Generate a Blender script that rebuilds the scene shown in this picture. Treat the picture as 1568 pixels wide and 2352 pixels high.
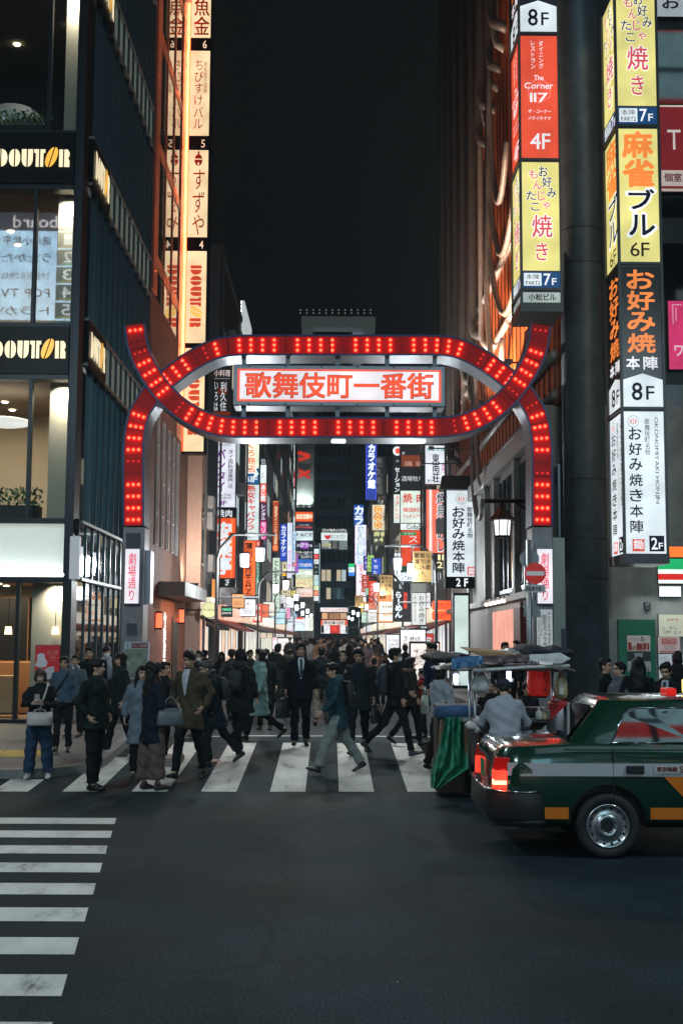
import bpy, bmesh, math, random
from mathutils import Vector, Matrix, Euler
R = math.radians
for o in list(bpy.data.objects): bpy.data.objects.remove(o)
SC = bpy.context.scene
COL = SC.collection
random.seed(7)

# ------------------------------------------------------------------ camera
F, CX, CY = 2800.0, 784.0, 1176.0            # focal length and centre in units of a 1568x2352 frame
cam_d = bpy.data.cameras.new('camera')
cam = bpy.data.objects.new('camera', cam_d); COL.objects.link(cam)
cam_d.sensor_fit = 'VERTICAL'; cam_d.sensor_height = 36.0; cam_d.lens = F / 2352 * 36.0
cam_d.clip_start = .05; cam_d.clip_end = 2000
CAMZ = 2.0
CAMR = Matrix.Rotation(R(-0.5), 3, 'Z') @ Matrix.Rotation(R(90 + 5.9), 3, 'X') @ Matrix.Rotation(R(0.3), 3, 'Z')
cam.location = (0, 0, CAMZ); cam.rotation_euler = CAMR.to_euler()
SC.camera = cam
# ------------------------------------------------------------------ night sky
w = bpy.data.worlds.new('World'); SC.world = w; w.use_nodes = True
bg = w.node_tree.nodes['Background']
bg.inputs[0].default_value = (.66, .95, 1, 1); bg.inputs[1].default_value = .0042
SC.view_settings.view_transform = 'Standard'; SC.view_settings.look = 'None'
SC.view_settings.gamma = 1; SC.view_settings.exposure = 0
try:
    SC.cycles.use_denoising = True; SC.cycles.denoiser = 'OPENIMAGEDENOISE'
    SC.cycles.max_bounces = 6; SC.cycles.diffuse_bounces = 2; SC.cycles.glossy_bounces = 4
    SC.cycles.transparent_max_bounces = 10; SC.cycles.sample_clamp_indirect = 4; SC.cycles.sample_clamp_direct = 0
    SC.cycles.caustics_reflective = False; SC.cycles.caustics_refractive = False
except Exception: pass

def P(px, py, Y):
    """point seen at (px,py) that stands Y metres up the street"""
    d = CAMR @ Vector(((px - CX) / F, -(py - CY) / F, -1))
    return Vector((0, 0, CAMZ)) + d * (Y / d.y)
def gz(y):
    return 0.0 if y < 16 else (.27 if y > 20.6 else .27 * (y - 16) / 4.6)

# ------------------------------------------------------------------ materials
MATS = {}
def nt(m): return m.node_tree.nodes, m.node_tree.links
def mat(name, col=(.5, .5, .5), rough=.6, metal=0, emit=0, ecol=None, spec=.5, coat=0, noise=0, nscale=8):
    key = (name, tuple(round(c, 3) for c in col), rough, metal, round(emit, 2), ecol, noise)
    if key in MATS: return MATS[key]
    m = bpy.data.materials.new(name); m.use_nodes = True
    n, l = nt(m); b = n['Principled BSDF']
    b.inputs['Base Color'].default_value = (*col, 1); b.inputs['Roughness'].default_value = rough
    b.inputs['Metallic'].default_value = metal; b.inputs['Specular IOR Level'].default_value = spec
    if coat: b.inputs['Coat Weight'].default_value = coat; b.inputs['Coat Roughness'].default_value = .04
    if emit:
        b.inputs['Emission Color'].default_value = (*(ecol or col), 1); b.inputs['Emission Strength'].default_value = emit
    if noise:
        tc = n.new('ShaderNodeTexCoord'); nz = n.new('ShaderNodeTexNoise'); nz.inputs['Scale'].default_value = nscale
        nz.inputs['Detail'].default_value = 6; nz.inputs['Roughness'].default_value = .65
        cr = n.new('ShaderNodeMapRange'); cr.inputs['From Min'].default_value = .3; cr.inputs['From Max'].default_value = .7
        cr.inputs['To Min'].default_value = 1 - noise; cr.inputs['To Max'].default_value = 1 + noise * .6
        mx = n.new('ShaderNodeMix'); mx.data_type = 'RGBA'; mx.blend_type = 'MULTIPLY'; mx.inputs[0].default_value = 1
        mx.inputs[6].default_value = (*col, 1)
        l.new(tc.outputs['Object'], nz.inputs['Vector']); l.new(nz.outputs['Fac'], cr.inputs['Value'])
        l.new(cr.outputs[0], mx.inputs[7]); l.new(mx.outputs[2], b.inputs['Base Color'])
        bp = n.new('ShaderNodeBump'); bp.inputs['Strength'].default_value = min(.5, noise); bp.inputs['Distance'].default_value = .02
        l.new(nz.outputs['Fac'], bp.inputs['Height']); l.new(bp.outputs[0], b.inputs['Normal'])
    MATS[key] = m
    return m
def glow(col, s=1.0):
    """a backlit sign face: coloured plastic that gives off its own light; tubes behind make it slightly uneven"""
    key = ('glow', tuple(round(c, 3) for c in col), round(s, 2))
    if key in MATS: return MATS[key]
    m = mat('backlit_plastic', tuple(c * .5 for c in col), .35, 0, s, tuple(col)); m = m.copy()
    n, l = nt(m); b = n['Principled BSDF']
    tc = n.new('ShaderNodeTexCoord'); nz = n.new('ShaderNodeTexNoise'); nz.inputs['Scale'].default_value = 1.3; nz.inputs['Detail'].default_value = 3
    cr = n.new('ShaderNodeMapRange'); cr.inputs['From Min'].default_value = .3; cr.inputs['From Max'].default_value = .7
    cr.inputs['To Min'].default_value = s * .70; cr.inputs['To Max'].default_value = s * 1.12
    l.new(tc.outputs['Object'], nz.inputs['Vector']); l.new(nz.outputs['Fac'], cr.inputs['Value']); l.new(cr.outputs[0], b.inputs['Emission Strength'])
    MATS[key] = m
    return m
def srgb(r, g, b):
    f = lambda c: (c / 255 / 12.92) if c <= 10 else (((c / 255) + .055) / 1.055) ** 2.4
    return (f(r), f(g), f(b))
def glass_mat(tint=(.9, 1, 1), dark=0.0, name='window_glass'):
    key = (name, tint, dark)
    if key in MATS: return MATS[key]
    m = bpy.data.materials.new(name); m.use_nodes = True; n, l = nt(m); n.remove(n['Principled BSDF'])
    t = n.new('ShaderNodeBsdfTransparent'); t.inputs[0].default_value = (*[c * (1 - dark) for c in tint], 1)
    g = n.new('ShaderNodeBsdfGlossy'); g.inputs[1].default_value = .015; fr = n.new('ShaderNodeFresnel'); fr.inputs[0].default_value = 1.75
    mx = n.new('ShaderNodeMixShader'); l.new(fr.outputs[0], mx.inputs[0]); l.new(t.outputs[0], mx.inputs[1]); l.new(g.outputs[0], mx.inputs[2])
    l.new(mx.outputs[0], n['Material Output'].inputs[0]); MATS[key] = m
    return m
def brick_mat(name, c1, c2, mortar, axis='X', scale=3.2, rough=.75):
    key = (name, axis)
    if key in MATS: return MATS[key]
    m = mat(name, c1, rough).copy(); n, l = nt(m); b = n['Principled BSDF']
    tc = n.new('ShaderNodeTexCoord'); sx = n.new('ShaderNodeSeparateXYZ'); cx = n.new('ShaderNodeCombineXYZ')
    l.new(tc.outputs['Object'], sx.inputs[0])
    l.new(sx.outputs['Y' if axis == 'X' else 'X'], cx.inputs[0]); l.new(sx.outputs['Z' if axis != 'Z' else 'Y'], cx.inputs[1])
    br = n.new('ShaderNodeTexBrick'); br.inputs['Scale'].default_value = scale
    br.inputs['Color1'].default_value = (*c1, 1); br.inputs['Color2'].default_value = (*c2, 1); br.inputs['Mortar'].default_value = (*mortar, 1)
    br.inputs['Mortar Size'].default_value = .016; br.inputs['Brick Width'].default_value = .75; br.inputs['Row Height'].default_value = .3
    l.new(cx.outputs[0], br.inputs['Vector'])
    nz = n.new('ShaderNodeTexNoise'); nz.inputs['Scale'].default_value = 2.5; nz.inputs['Detail'].default_value = 5; l.new(tc.outputs['Object'], nz.inputs['Vector'])
    mx = n.new('ShaderNodeMix'); mx.data_type = 'RGBA'; mx.blend_type = 'OVERLAY'; mx.inputs[0].default_value = .45
    l.new(br.outputs['Color'], mx.inputs[6]); l.new(nz.outputs['Fac'], mx.inputs[7]); l.new(mx.outputs[2], b.inputs['Base Color'])
    bp = n.new('ShaderNodeBump'); bp.inputs['Strength'].default_value = .4; bp.inputs['Distance'].default_value = .01; bp.invert = True
    l.new(br.outputs['Fac'], bp.inputs['Height']); l.new(bp.outputs[0], b.inputs['Normal']); MATS[key] = m
    return m

# ------------------------------------------------------------------ mesh builder
class MB:
    def __init__(s): s.v = []; s.f = []; s.m = []
    def add(s, vs, fs, mi=0):
        o = len(s.v); s.v += [tuple(v) for v in vs]
        for f in fs: s.f.append([i + o for i in f]); s.m.append(mi)
    def quad(s, a, b, c, d, mi=0): s.add([a, b, c, d], [(0, 1, 2, 3)], mi)
    def box(s, x0, x1, y0, y1, z0, z1, mi=0):
        if x0 > x1: x0, x1 = x1, x0
        if y0 > y1: y0, y1 = y1, y0
        if z0 > z1: z0, z1 = z1, z0
        s.add([(x0, y0, z0), (x1, y0, z0), (x1, y1, z0), (x0, y1, z0), (x0, y0, z1), (x1, y0, z1), (x1, y1, z1), (x0, y1, z1)],
              [(3, 2, 1, 0), (4, 5, 6, 7), (0, 1, 5, 4), (1, 2, 6, 5), (2, 3, 7, 6), (3, 0, 4, 7)], mi)
    def prism(s, poly, O, U, V, N, mi=0):
        """polygon (u,v) in the plane O,U,V pushed along N"""
        O, U, V, N = Vector(O), Vector(U), Vector(V), Vector(N); n = len(poly)
        a = [O + U * p[0] + V * p[1] for p in poly]; b = [p + N for p in a]
        s.add(a + b, [tuple(range(n))[::-1], tuple(range(n, 2 * n))] + [(i, (i + 1) % n, n + (i + 1) % n, n + i) for i in range(n)], mi)
    def loft(s, rings, mi=0, n=12, caps=True):
        """rings = (centre, axis a, axis b)"""
        vs = []
        for c, a, b in rings:
            c, a, b = Vector(c), Vector(a), Vector(b)
            vs += [c + a * math.cos(2 * math.pi * k / n) + b * math.sin(2 * math.pi * k / n) for k in range(n)]
        fs = []; m = len(rings)
        for i in range(m - 1):
            for k in range(n): fs.append((i * n + k, i * n + (k + 1) % n, (i + 1) * n + (k + 1) % n, (i + 1) * n + k))
        if caps: fs += [tuple(range(n))[::-1], tuple(range((m - 1) * n, m * n))]
        s.add(vs, fs, mi)
    def tube(s, pts, r, n=8, mi=0, flat=1.0):
        pts = [Vector(p) for p in pts]; rs = r if isinstance(r, (list, tuple)) else [r] * len(pts); rings = []
        a = None
        for i, p in enumerate(pts):
            t = (pts[min(i + 1, len(pts) - 1)] - pts[max(i - 1, 0)]).normalized()
            if a is None: a = t.cross(Vector((0, 1, 0)) if abs(t.y) < .9 else Vector((1, 0, 0))).normalized()
            else: a = (a - t * a.dot(t)).normalized()
            rings.append((p, a * rs[i], t.cross(a) * rs[i] * flat))
        s.loft(rings, mi, n)
    def ball(s, c, rx, ry, rz, n=12, m=8, mi=0, rot=None):
        vs = []; c = Vector(c)
        for j in range(1, m):
            t = math.pi * j / m
            for k in range(n):
                p = 2 * math.pi * k / n; q = Vector((rx * math.sin(t) * math.cos(p), ry * math.sin(t) * math.sin(p), rz * math.cos(t)))
                vs.append(c + (rot @ q if rot else q))
        top, bot = Vector((0, 0, rz)), Vector((0, 0, -rz))
        vs += [c + (rot @ top if rot else top), c + (rot @ bot if rot else bot)]; T = len(vs) - 2
        fs = [(j * n + k, (j + 1) * n + k, (j + 1) * n + (k + 1) % n, j * n + (k + 1) % n) for j in range(m - 2) for k in range(n)]
        fs += [(T, k, (k + 1) % n) for k in range(n)] + [(T + 1, (m - 2) * n + (k + 1) % n, (m - 2) * n + k) for k in range(n)]
        s.add(vs, fs, mi)
    def cyl(s, a, b, r, n=16, mi=0): s.tube([a, b], r, n, mi)
    def mesh(s, name, mats, off=(0, 0, 0), smooth=False):
        me = bpy.data.meshes.new(name); ox, oy, oz = off
        me.from_pydata([(x - ox, y - oy, z - oz) for x, y, z in s.v], [], s.f)
        for m in mats: me.materials.append(m)
        if len(mats) > 1: me.polygons.foreach_set('material_index', s.m)
        if smooth: me.polygons.foreach_set('use_smooth', [True] * len(me.polygons))
        me.update()
        return me
    def pieces(s):
        """the separate solids collected in this builder, each as a builder of its own"""
        par = {}
        def find(a):
            while par.setdefault(a, a) != a: par[a] = par[par[a]]; a = par[a]
            return a
        key = [(round(x, 4), round(y, 4), round(z, 4)) for x, y, z in s.v]
        for f in s.f:
            for i in f[1:]: par[find(key[f[0]])] = find(key[i])
        out = {}
        for f, mi in zip(s.f, s.m):
            q = out.setdefault(find(key[f[0]]), MB()); q.add([s.v[i] for i in f], [tuple(range(len(f)))], mi)
        return list(out.values())
    def each(s, name, mats, parent=None, **k):
        return [q.build(name, mats, parent, **k) for q in s.pieces()]
    def build(s, name, mats, parent=None, smooth=False, bevel=0, off=None, fixn=True):
        if not isinstance(mats, (list, tuple)): mats = [mats]
        if off is None:
            off = Vector((0, 0, 0)); p = parent
            while p is not None: off = off + p.location; p = p.parent
        me = s.mesh(name, mats, off, smooth)
        if fixn or bevel:
            bm = bmesh.new(); bm.from_mesh(me)
            if bevel:
                bmesh.ops.remove_doubles(bm, verts=bm.verts, dist=1e-5)
                es = [e for e in bm.edges if len(e.link_faces) == 2 and e.calc_face_angle(0) > .5]
                bmesh.ops.bevel(bm, geom=es, offset=bevel, segments=2, profile=.6, affect='EDGES', clamp_overlap=True)
            if fixn: bmesh.ops.recalc_face_normals(bm, faces=bm.faces)
            bm.to_mesh(me); bm.free()
        o = bpy.data.objects.new(name, me); COL.objects.link(o)
        if parent: o.parent = parent
        return o

def tag(o, label=None, cat=None, group=None, kind=None):
    if label: o['label'] = label
    if cat: o['category'] = cat
    if group: o['group'] = group
    if kind: o['kind'] = kind
    return o
def thing(name, label, cat, loc=(0, 0, 0), group=None, rotz=0):
    o = bpy.data.objects.new(name, None); COL.objects.link(o); o.location = loc; o.rotation_euler = (0, 0, rotz)
    o.empty_display_size = .2
    return tag(o, label, cat, group)
def struct(name, mb, mats, **k):
    o = mb.build(name, mats, **k); o['kind'] = 'structure'; return o
def dup(root, loc=None, rotz=None, label=None, group=None):
    r = root.copy(); COL.objects.link(r)
    if loc is not None: r.location = loc
    if rotz is not None: r.rotation_euler = (0, 0, rotz)
    if label: r['label'] = label
    if group: r['group'] = group
    for ch in list(root.children):
        c = ch.copy(); COL.objects.link(c); c.parent = r
        for g in ch.children:
            d = g.copy(); COL.objects.link(d); d.parent = c
    return r
def area_light(name, loc, size, energy, col, target=(0, 0, -1), parent=None, spread=180):
    d = bpy.data.lights.new(name, 'AREA'); d.energy = energy; d.color = col; d.shape = 'RECTANGLE'; d.size, d.size_y = size; d.spread = R(spread)
    o = bpy.data.objects.new(name, d); COL.objects.link(o)
    o.location = Vector(loc) - (parent.location if parent else Vector()); o.rotation_euler = Vector(target).to_track_quat('-Z', 'Y').to_euler()
    if parent: o.parent = parent
    return o
def point_light(name, loc, energy, col, parent=None, r=.08):
    d = bpy.data.lights.new(name, 'POINT'); d.energy = energy; d.color = col; d.shadow_soft_size = r
    o = bpy.data.objects.new(name, d); COL.objects.link(o); o.location = Vector(loc) - (parent.location if parent else Vector())
    if parent: o.parent = parent
    return o

def road_lamp(X, Y, label, W, aim):
    """tall street lamp of the main road"""
    t = thing('road_lamp', label, 'street lamp', (X, Y, 0), 'tall lamps of the main road'); s = -1 if X > 0 else 1; pm = mat('road_lamp_grey', (.2, .21, .22), .5, .4)
    m = MB(); m.tube([(X, Y, 0), (X, Y, 9.2), (X + s * .4, Y, 9.9), (X + s * 2.2, Y, 10.3)], [.11, .08, .07, .05], 12); m.build('post', pm, t, smooth=True)
    m = MB(); m.box(X + s * 2.0, X + s * 2.9, Y - .17, Y + .17, 10.25, 10.4); m.build('lamp_head', pm, t, bevel=.03)
    m = MB(); m.box(X + s * 2.08, X + s * 2.82, Y - .13, Y + .13, 10.235, 10.248); m.build('lamp_glass', glow((.8, .95, 1), 8), t)
    area_light('road_light', (X + s * 2.45, Y, 10.2), (.7, .25), W * .8, (.74, .93, 1), aim, parent=t)
road_lamp(-11.5, 9.0, 'tall road lamp on the left, out of the picture', 900, (.45, 0, -1))
road_lamp(11.5, 7.5, 'tall road lamp on the right, out of the picture', 800, (-.45, .1, -1))
road_lamp(-9.5, -6.0, 'tall road lamp behind the viewpoint', 700, (.4, .4, -1))
# ------------------------------------------------------------------ lettering
GL = {}
def glyph(ch, bold=0):
    k = (ch, bold)
    if k in GL: return GL[k]
    cu = bpy.data.curves.new('t', 'FONT'); cu.body = ch; cu.size = 1; cu.resolution_u = 2; cu.fill_mode = 'FRONT'
    o = bpy.data.objects.new('t', cu); me = o.to_mesh()
    vs = [(v.co.x, v.co.y) for v in me.vertices]; fs = [tuple(p.vertices) for p in me.polygons]
    o.to_mesh_clear(); bpy.data.objects.remove(o); bpy.data.curves.remove(cu)
    GL[k] = (vs, fs)
    return GL[k]
def cjk(ch): return ord(ch) > 0x2E00
SMALL = 'ゃゅょっャュョッァィェぁぃぇ'
def layout(text, mode):
    """returns verts2d, faces in a box: h = one line, v = column; normalised to 0..1 x 0..1 (v up)"""
    vs, fs = [], []; x = y = 0.0
    for ch in text:
        if ch == ' ':
            if mode == 'h': x += .35
            else: y -= .4
            continue
        gv, gf = glyph(ch)
        if not gv: x += .4; y -= .5; continue
        x0 = min(p[0] for p in gv); x1 = max(p[0] for p in gv); y0 = min(p[1] for p in gv); y1 = max(p[1] for p in gv)
        o = len(vs)
        if mode == 'h':
            if cjk(ch): vs += [(p[0] + x, p[1]) for p in gv]; x += max(x1 + .04, .92)
            else: vs += [(p[0] - x0 + x, p[1]) for p in gv]; x += x1 - x0 + .075
        else:
            if ch == 'ー':                     # the long-vowel bar stands upright in a column
                vs += [(p[1] - (y0 + y1) / 2, -(p[0] - x1) + y - .9) for p in gv]; y -= .95
            else:
                cx = (x0 + x1) / 2 if ch not in SMALL else .38
                h = .96 if cjk(ch) else (y1 - y0) + .1
                yy = (y0 + y1) / 2
                vs += [(p[0] - cx, p[1] - yy + y - h / 2) for p in gv]; y -= h
        fs += [tuple(i + o for i in f) for f in gf]
    if not vs: return [], []
    x0 = min(p[0] for p in vs); x1 = max(p[0] for p in vs); y0 = min(p[1] for p in vs); y1 = max(p[1] for p in vs)
    sx = max(x1 - x0, 1e-3); sy = max(y1 - y0, 1e-3)
    return [((p[0] - x0) / sx, (p[1] - y0) / sy) for p in vs], fs

def logo_letters():
    """stencil capsule letters D O U T (bean) R, each in a 1 x 1 cell; returns list of (poly, is_bean)"""
    g = .06; out = []
    def half(side, top, bot):
        r = .44; pts = []
        xs = .5 - g if side < 0 else .5 + g; e = 0 if side < 0 else 1
        pts.append((xs, 0)); 
        if bot: pts += [(.5 + side * (.06 + .44 * math.sin(a)), .44 * (1 - math.cos(a))) for a in [R(t) for t in (15, 35, 55, 75, 90)]]
        else: pts.append((e, 0))
        if top: pts += [(.5 + side * (.06 + .44 * math.sin(a)), 1 - .44 * (1 - math.cos(a))) for a in [R(t) for t in (90, 75, 55, 35, 15)]]
        else: pts.append((e, 1))
        pts.append((xs, 1)); return pts
    D = [[(0, 0), (.34, 0), (.34, 1), (0, 1)], [(.46, 0)] + [(.46 + .54 * math.sin(R(t)), .45 - .45 * math.cos(R(t))) for t in (10, 30, 55, 90)] + [(.46 + .54 * math.sin(R(t)), .55 + .45 * math.cos(R(t))) for t in (90, 55, 30, 10)] + [(.46, 1)]]
    O = [half(-1, True, True), half(1, True, True)]
    U = [half(-1, False, True), half(1, False, True)]
    T = [[(.16, 0), (.44, 0), (.44, 1), (0, 1), (0, .8), (.16, .78)], [(.56, 0), (.84, 0), (.84, .78), (1, .8), (1, 1), (.56, 1)]]
    Rr = [[(.0, 0), (.36, 0), (.36, 1), (0, 1)], [(.48, .55), (.48, 0), (.98, 0), (.98, .36), (.86, .5), (.98, .64), (.98, .82), (.8, 1), (.48, 1)]]
    bean = []
    for sd in (-1, 1):
        pts = []
        for t in range(-90, 91, 18):
            a = R(t); u = sd * (.05 + .42 * math.cos(a)); v = .62 * math.sin(a)
            pts.append((.5 + u * .92 + v * .38, .5 + v * .92 + .06))
        bean.append(pts)
    return [D, O, U, T, bean, Rr]
LOGO = logo_letters()

class Face:
    """collects the lettering and coloured fields of one sign face; plane O + U*u + V*v, each layer a little prouder than the last"""
    def __init__(s, O, U, V, step=.004):
        s.O, s.U, s.V = Vector(O), Vector(U), Vector(V); s.N = s.U.cross(s.V).normalized(); s.mb = MB(); s.mats = []; s.pb = MB(); s.pm = []; s.k = 1; s.step = step
    def mi(s, m, lst):
        if m not in lst: lst.append(m)
        return lst.index(m)
    def pt(s, u, v, lift): return s.O + s.U * u + s.V * v + s.N * lift
    def field(s, u0, v0, u1, v1, m, poly=None):
        s.k += 1; h = s.k * s.step; ps = poly or [(u0, v0), (u1, v0), (u1, v1), (u0, v1)]
        s.pb.add([s.pt(u, v, h) for u, v in ps], [tuple(range(len(ps)))], s.mi(m, s.pm))
    def mark(s, poly, m, up=0):
        h = (s.k + 1 + up) * s.step; s.mb.add([s.pt(u, v, h) for u, v in poly], [tuple(range(len(poly)))], s.mi(m, s.mats))
    def text(s, t, mode, u0, v0, u1, v1, m, bold=0, up=0):
        """box in face units, v0 top ... v1 bottom given as face v (up)"""
        vs, fs = layout(t, 'h' if mode == 'r' else mode)
        h = (s.k + 1 + up) * s.step; i = s.mi(m, s.mats); lo, hi = min(v0, v1), max(v0, v1)
        if mode == 'r': q = [(u0 + y * (u1 - u0), hi - x * (hi - lo)) for x, y in vs]
        else: q = [(u0 + x * (u1 - u0), lo + y * (hi - lo)) for x, y in vs]
        if bold <= 0: offs = [(0, 0)]
        else:                                                   # heavier strokes: the same glyphs printed a little apart
            n = max(1, len(t.replace(' ', ''))); em = min(abs(u1 - u0) * s.U.length / (n if mode == 'h' else 1), (hi - lo) * s.V.length / (n if mode in 'vr' else 1))
            du, dv = bold * em / s.U.length, bold * em / s.V.length; K = 8 if bold > .04 else 4
            offs = [(0, 0)] + [(du * math.cos(6.2832 * (k + .5) / K), dv * math.sin(6.2832 * (k + .5) / K)) for k in range(K)]
        for k, (a, b) in enumerate(offs): s.mb.add([s.pt(u + a, v + b, h + k * .00012) for u, v in q], fs, i)
    def logo(s, mode, u0, v0, u1, v1, m, mbean):
        lo, hi = min(v0, v1), max(v0, v1); cells = [(0, 1), (1.13, 1), (2.26, 1), (3.36, 1), (4.35, 1.15), (5.6, .95)]; W = 6.55; h = (s.k + 1) * s.step
        for (x, wd), let, bn in zip(cells, LOGO, (0, 0, 0, 0, 1, 0)):
            for poly in let:
                q = []
                for a, b in poly:
                    X = (x + a * wd) / W; Yv = b
                    q.append((u0 + Yv * (u1 - u0), hi - X * (hi - lo)) if mode == 'r' else (u0 + X * (u1 - u0), lo + Yv * (hi - lo)))
                s.mb.add([s.pt(u, v, h) for u, v in q], [tuple(range(len(q)))], s.mi(mbean if bn else m, s.mats))
    def scribble(s, u0, v0, u1, v1, m, rows=2, seed=0):
        """print too small to read from here: rows of little cells of short strokes"""
        rr = random.Random(seed); lo, hi = min(v0, v1), max(v0, v1); dh = (hi - lo) / rows; asp = s.V.length / s.U.length
        cw = max((u1 - u0) / 16, dh * asp * .9)
        for r in range(rows):
            y0, y1 = lo + dh * (r + .14), lo + dh * (r + .86); hh = y1 - y0; x = u0; end = u1 - (u1 - u0) * rr.choice((0, 0, .1, .25))
            while x + cw * .6 < end:
                w = min(cw * .84, end - x); t, tu = hh * .13, w * .13
                bar = lambda a, b, c, d: s.mark([(x + w * a, y0 + hh * b), (x + w * c, y0 + hh * b), (x + w * c, y0 + hh * d), (x + w * a, y0 + hh * d)], m)
                ys = rr.sample((.02, .22, .44, .66, .86), rr.choice((2, 2, 3)))
                for q in ys: a = rr.choice((0, 0, .12, .4)); bar(a, q, rr.choice((1, 1, .85, .6)), q + .13)
                for q in rr.sample((.02, .25, .45, .68, .86), rr.choice((1, 1, 2))): b_ = rr.choice((0, 0, .2, .4)); bar(q, b_, q + .14, rr.choice((1, 1, .8)))
                x += cw * (1 if rr.random() < .93 else 1.6)
    def build(s, parent, fname='sign_face', lname='lettering'):
        if s.pb.f: s.pb.build(fname, s.pm, parent, fixn=False)
        if s.mb.f: s.mb.build(lname, s.mats, parent, fixn=False)

SP = {'D': (0, 0, 1), 'A': (258.4, 660.3, .3296), 'B': (717.7, 660.3, .3296), 'C': (1051.2, 0, .3296), 'E': (1051.2, 717.7, .3296),
      'F': (602.8, 1004.7, .2074), 'L': (0, 0, .3296), 'M': (0, 717.7, .3296), 'G': (964.5, 1406.6, .2563), 'H': (1062.1, 1550, .3226)}
def sign(sp, Y, rect, bgcol, items, label, name='vertical_sign', cat='sign', lum=1.0, th=.25, frame=(.05, .055, .06), group=None, edge=None, bord=.03, back=True):
    """box sign facing down the street. rect and items are measured in the photograph, turned into metres at distance Y.
    items: ('p',x0,y0,x1,y1,col,lum) field / ('h'|'v'|'r',text,x0,y0,x1,y1,col,lum,bold) / ('c',cx,cy,r,col,lum) disc / ('s',x0,y0,x1,y1,col,rows) small print / ('g', pts, col, lum) polygon"""
    ox, oy, sc = SP[sp]; x0, y0, x1, y1 = rect
    a = P(ox + x0 * sc, oy + y1 * sc, Y); b = P(ox + x1 * sc, oy + y0 * sc, Y)
    X0, X1, Z0, Z1 = a.x, b.x, a.z, b.z
    t = thing(name, label, cat, (X0, Y, Z0), group)
    hb = MB(); hb.box(X0 - bord, X1 + bord, Y, Y + th, Z0 - bord, Z1 + bord)
    fm = mat('sign_housing', frame, .45, .3)
    h = hb.build('housing', fm, t, bevel=.012)
    if edge:
        eb = MB()
        for xx in (X0 - bord - .02, X1 + bord): eb.box(xx, xx + .02, Y + .02, Y + .06, Z0, Z1)
        eb.each('neon_edge', glow(edge, 3), t)
    fc = Face((X0, Y, Z0), (X1 - X0, 0, 0), (0, 0, Z1 - Z0))
    U = lambda x: (x - x0) / (x1 - x0)
    V = lambda y: 1 - (y - y0) / (y1 - y0)
    if Y > 55: lum *= 1.22
    def em(c, l): return glow(c, l * lum) if l > 0 else mat('sign_paint', c, .5)
    if bgcol: fc.field(0, 0, 1, 1, em(bgcol, 1))
    for it in items:
        k = it[0]
        if k == 'p': fc.field(U(it[1]), V(it[4]), U(it[3]), V(it[2]), em(it[5], it[6] if len(it) > 6 else 1))
        elif k in 'hvr': fc.text(it[1], k, U(it[2]), V(it[3]), U(it[4]), V(it[5]), em(it[6], it[7] if len(it) > 7 else 0), it[8] if len(it) > 8 else .012, it[9] if len(it) > 9 else 0)
        elif k == 'c':
            asp = (x1 - x0) / (y1 - y0)
            fc.mark([(U(it[1] + it[3] * math.cos(q * .2618)), V(it[2] - it[3] * math.sin(q * .2618))) for q in range(24)], em(it[4], it[5] if len(it) > 5 else 1), it[6] if len(it) > 6 else 0)
        elif k == 's': fc.scribble(U(it[1]), V(it[4]), U(it[3]), V(it[2]), em(it[5], it[7] if len(it) > 7 else 0), it[6], int(it[1] * 7 + it[2]))
        elif k == 'g': fc.mark([(U(x), V(y)) for x, y in it[1]], em(it[2], it[3] if len(it) > 3 else 1), it[4] if len(it) > 4 else 0)
        elif k == 'l': fc.logo(it[1], U(it[2]), V(it[3]), U(it[4]), V(it[5]), em(it[6], it[7]), em(it[8], it[9]))
    fc.build(t)
    return t
WH, BK, RD = (.80, .88, .92), (.006, .007, .01), (.75, .03, .02)
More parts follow.
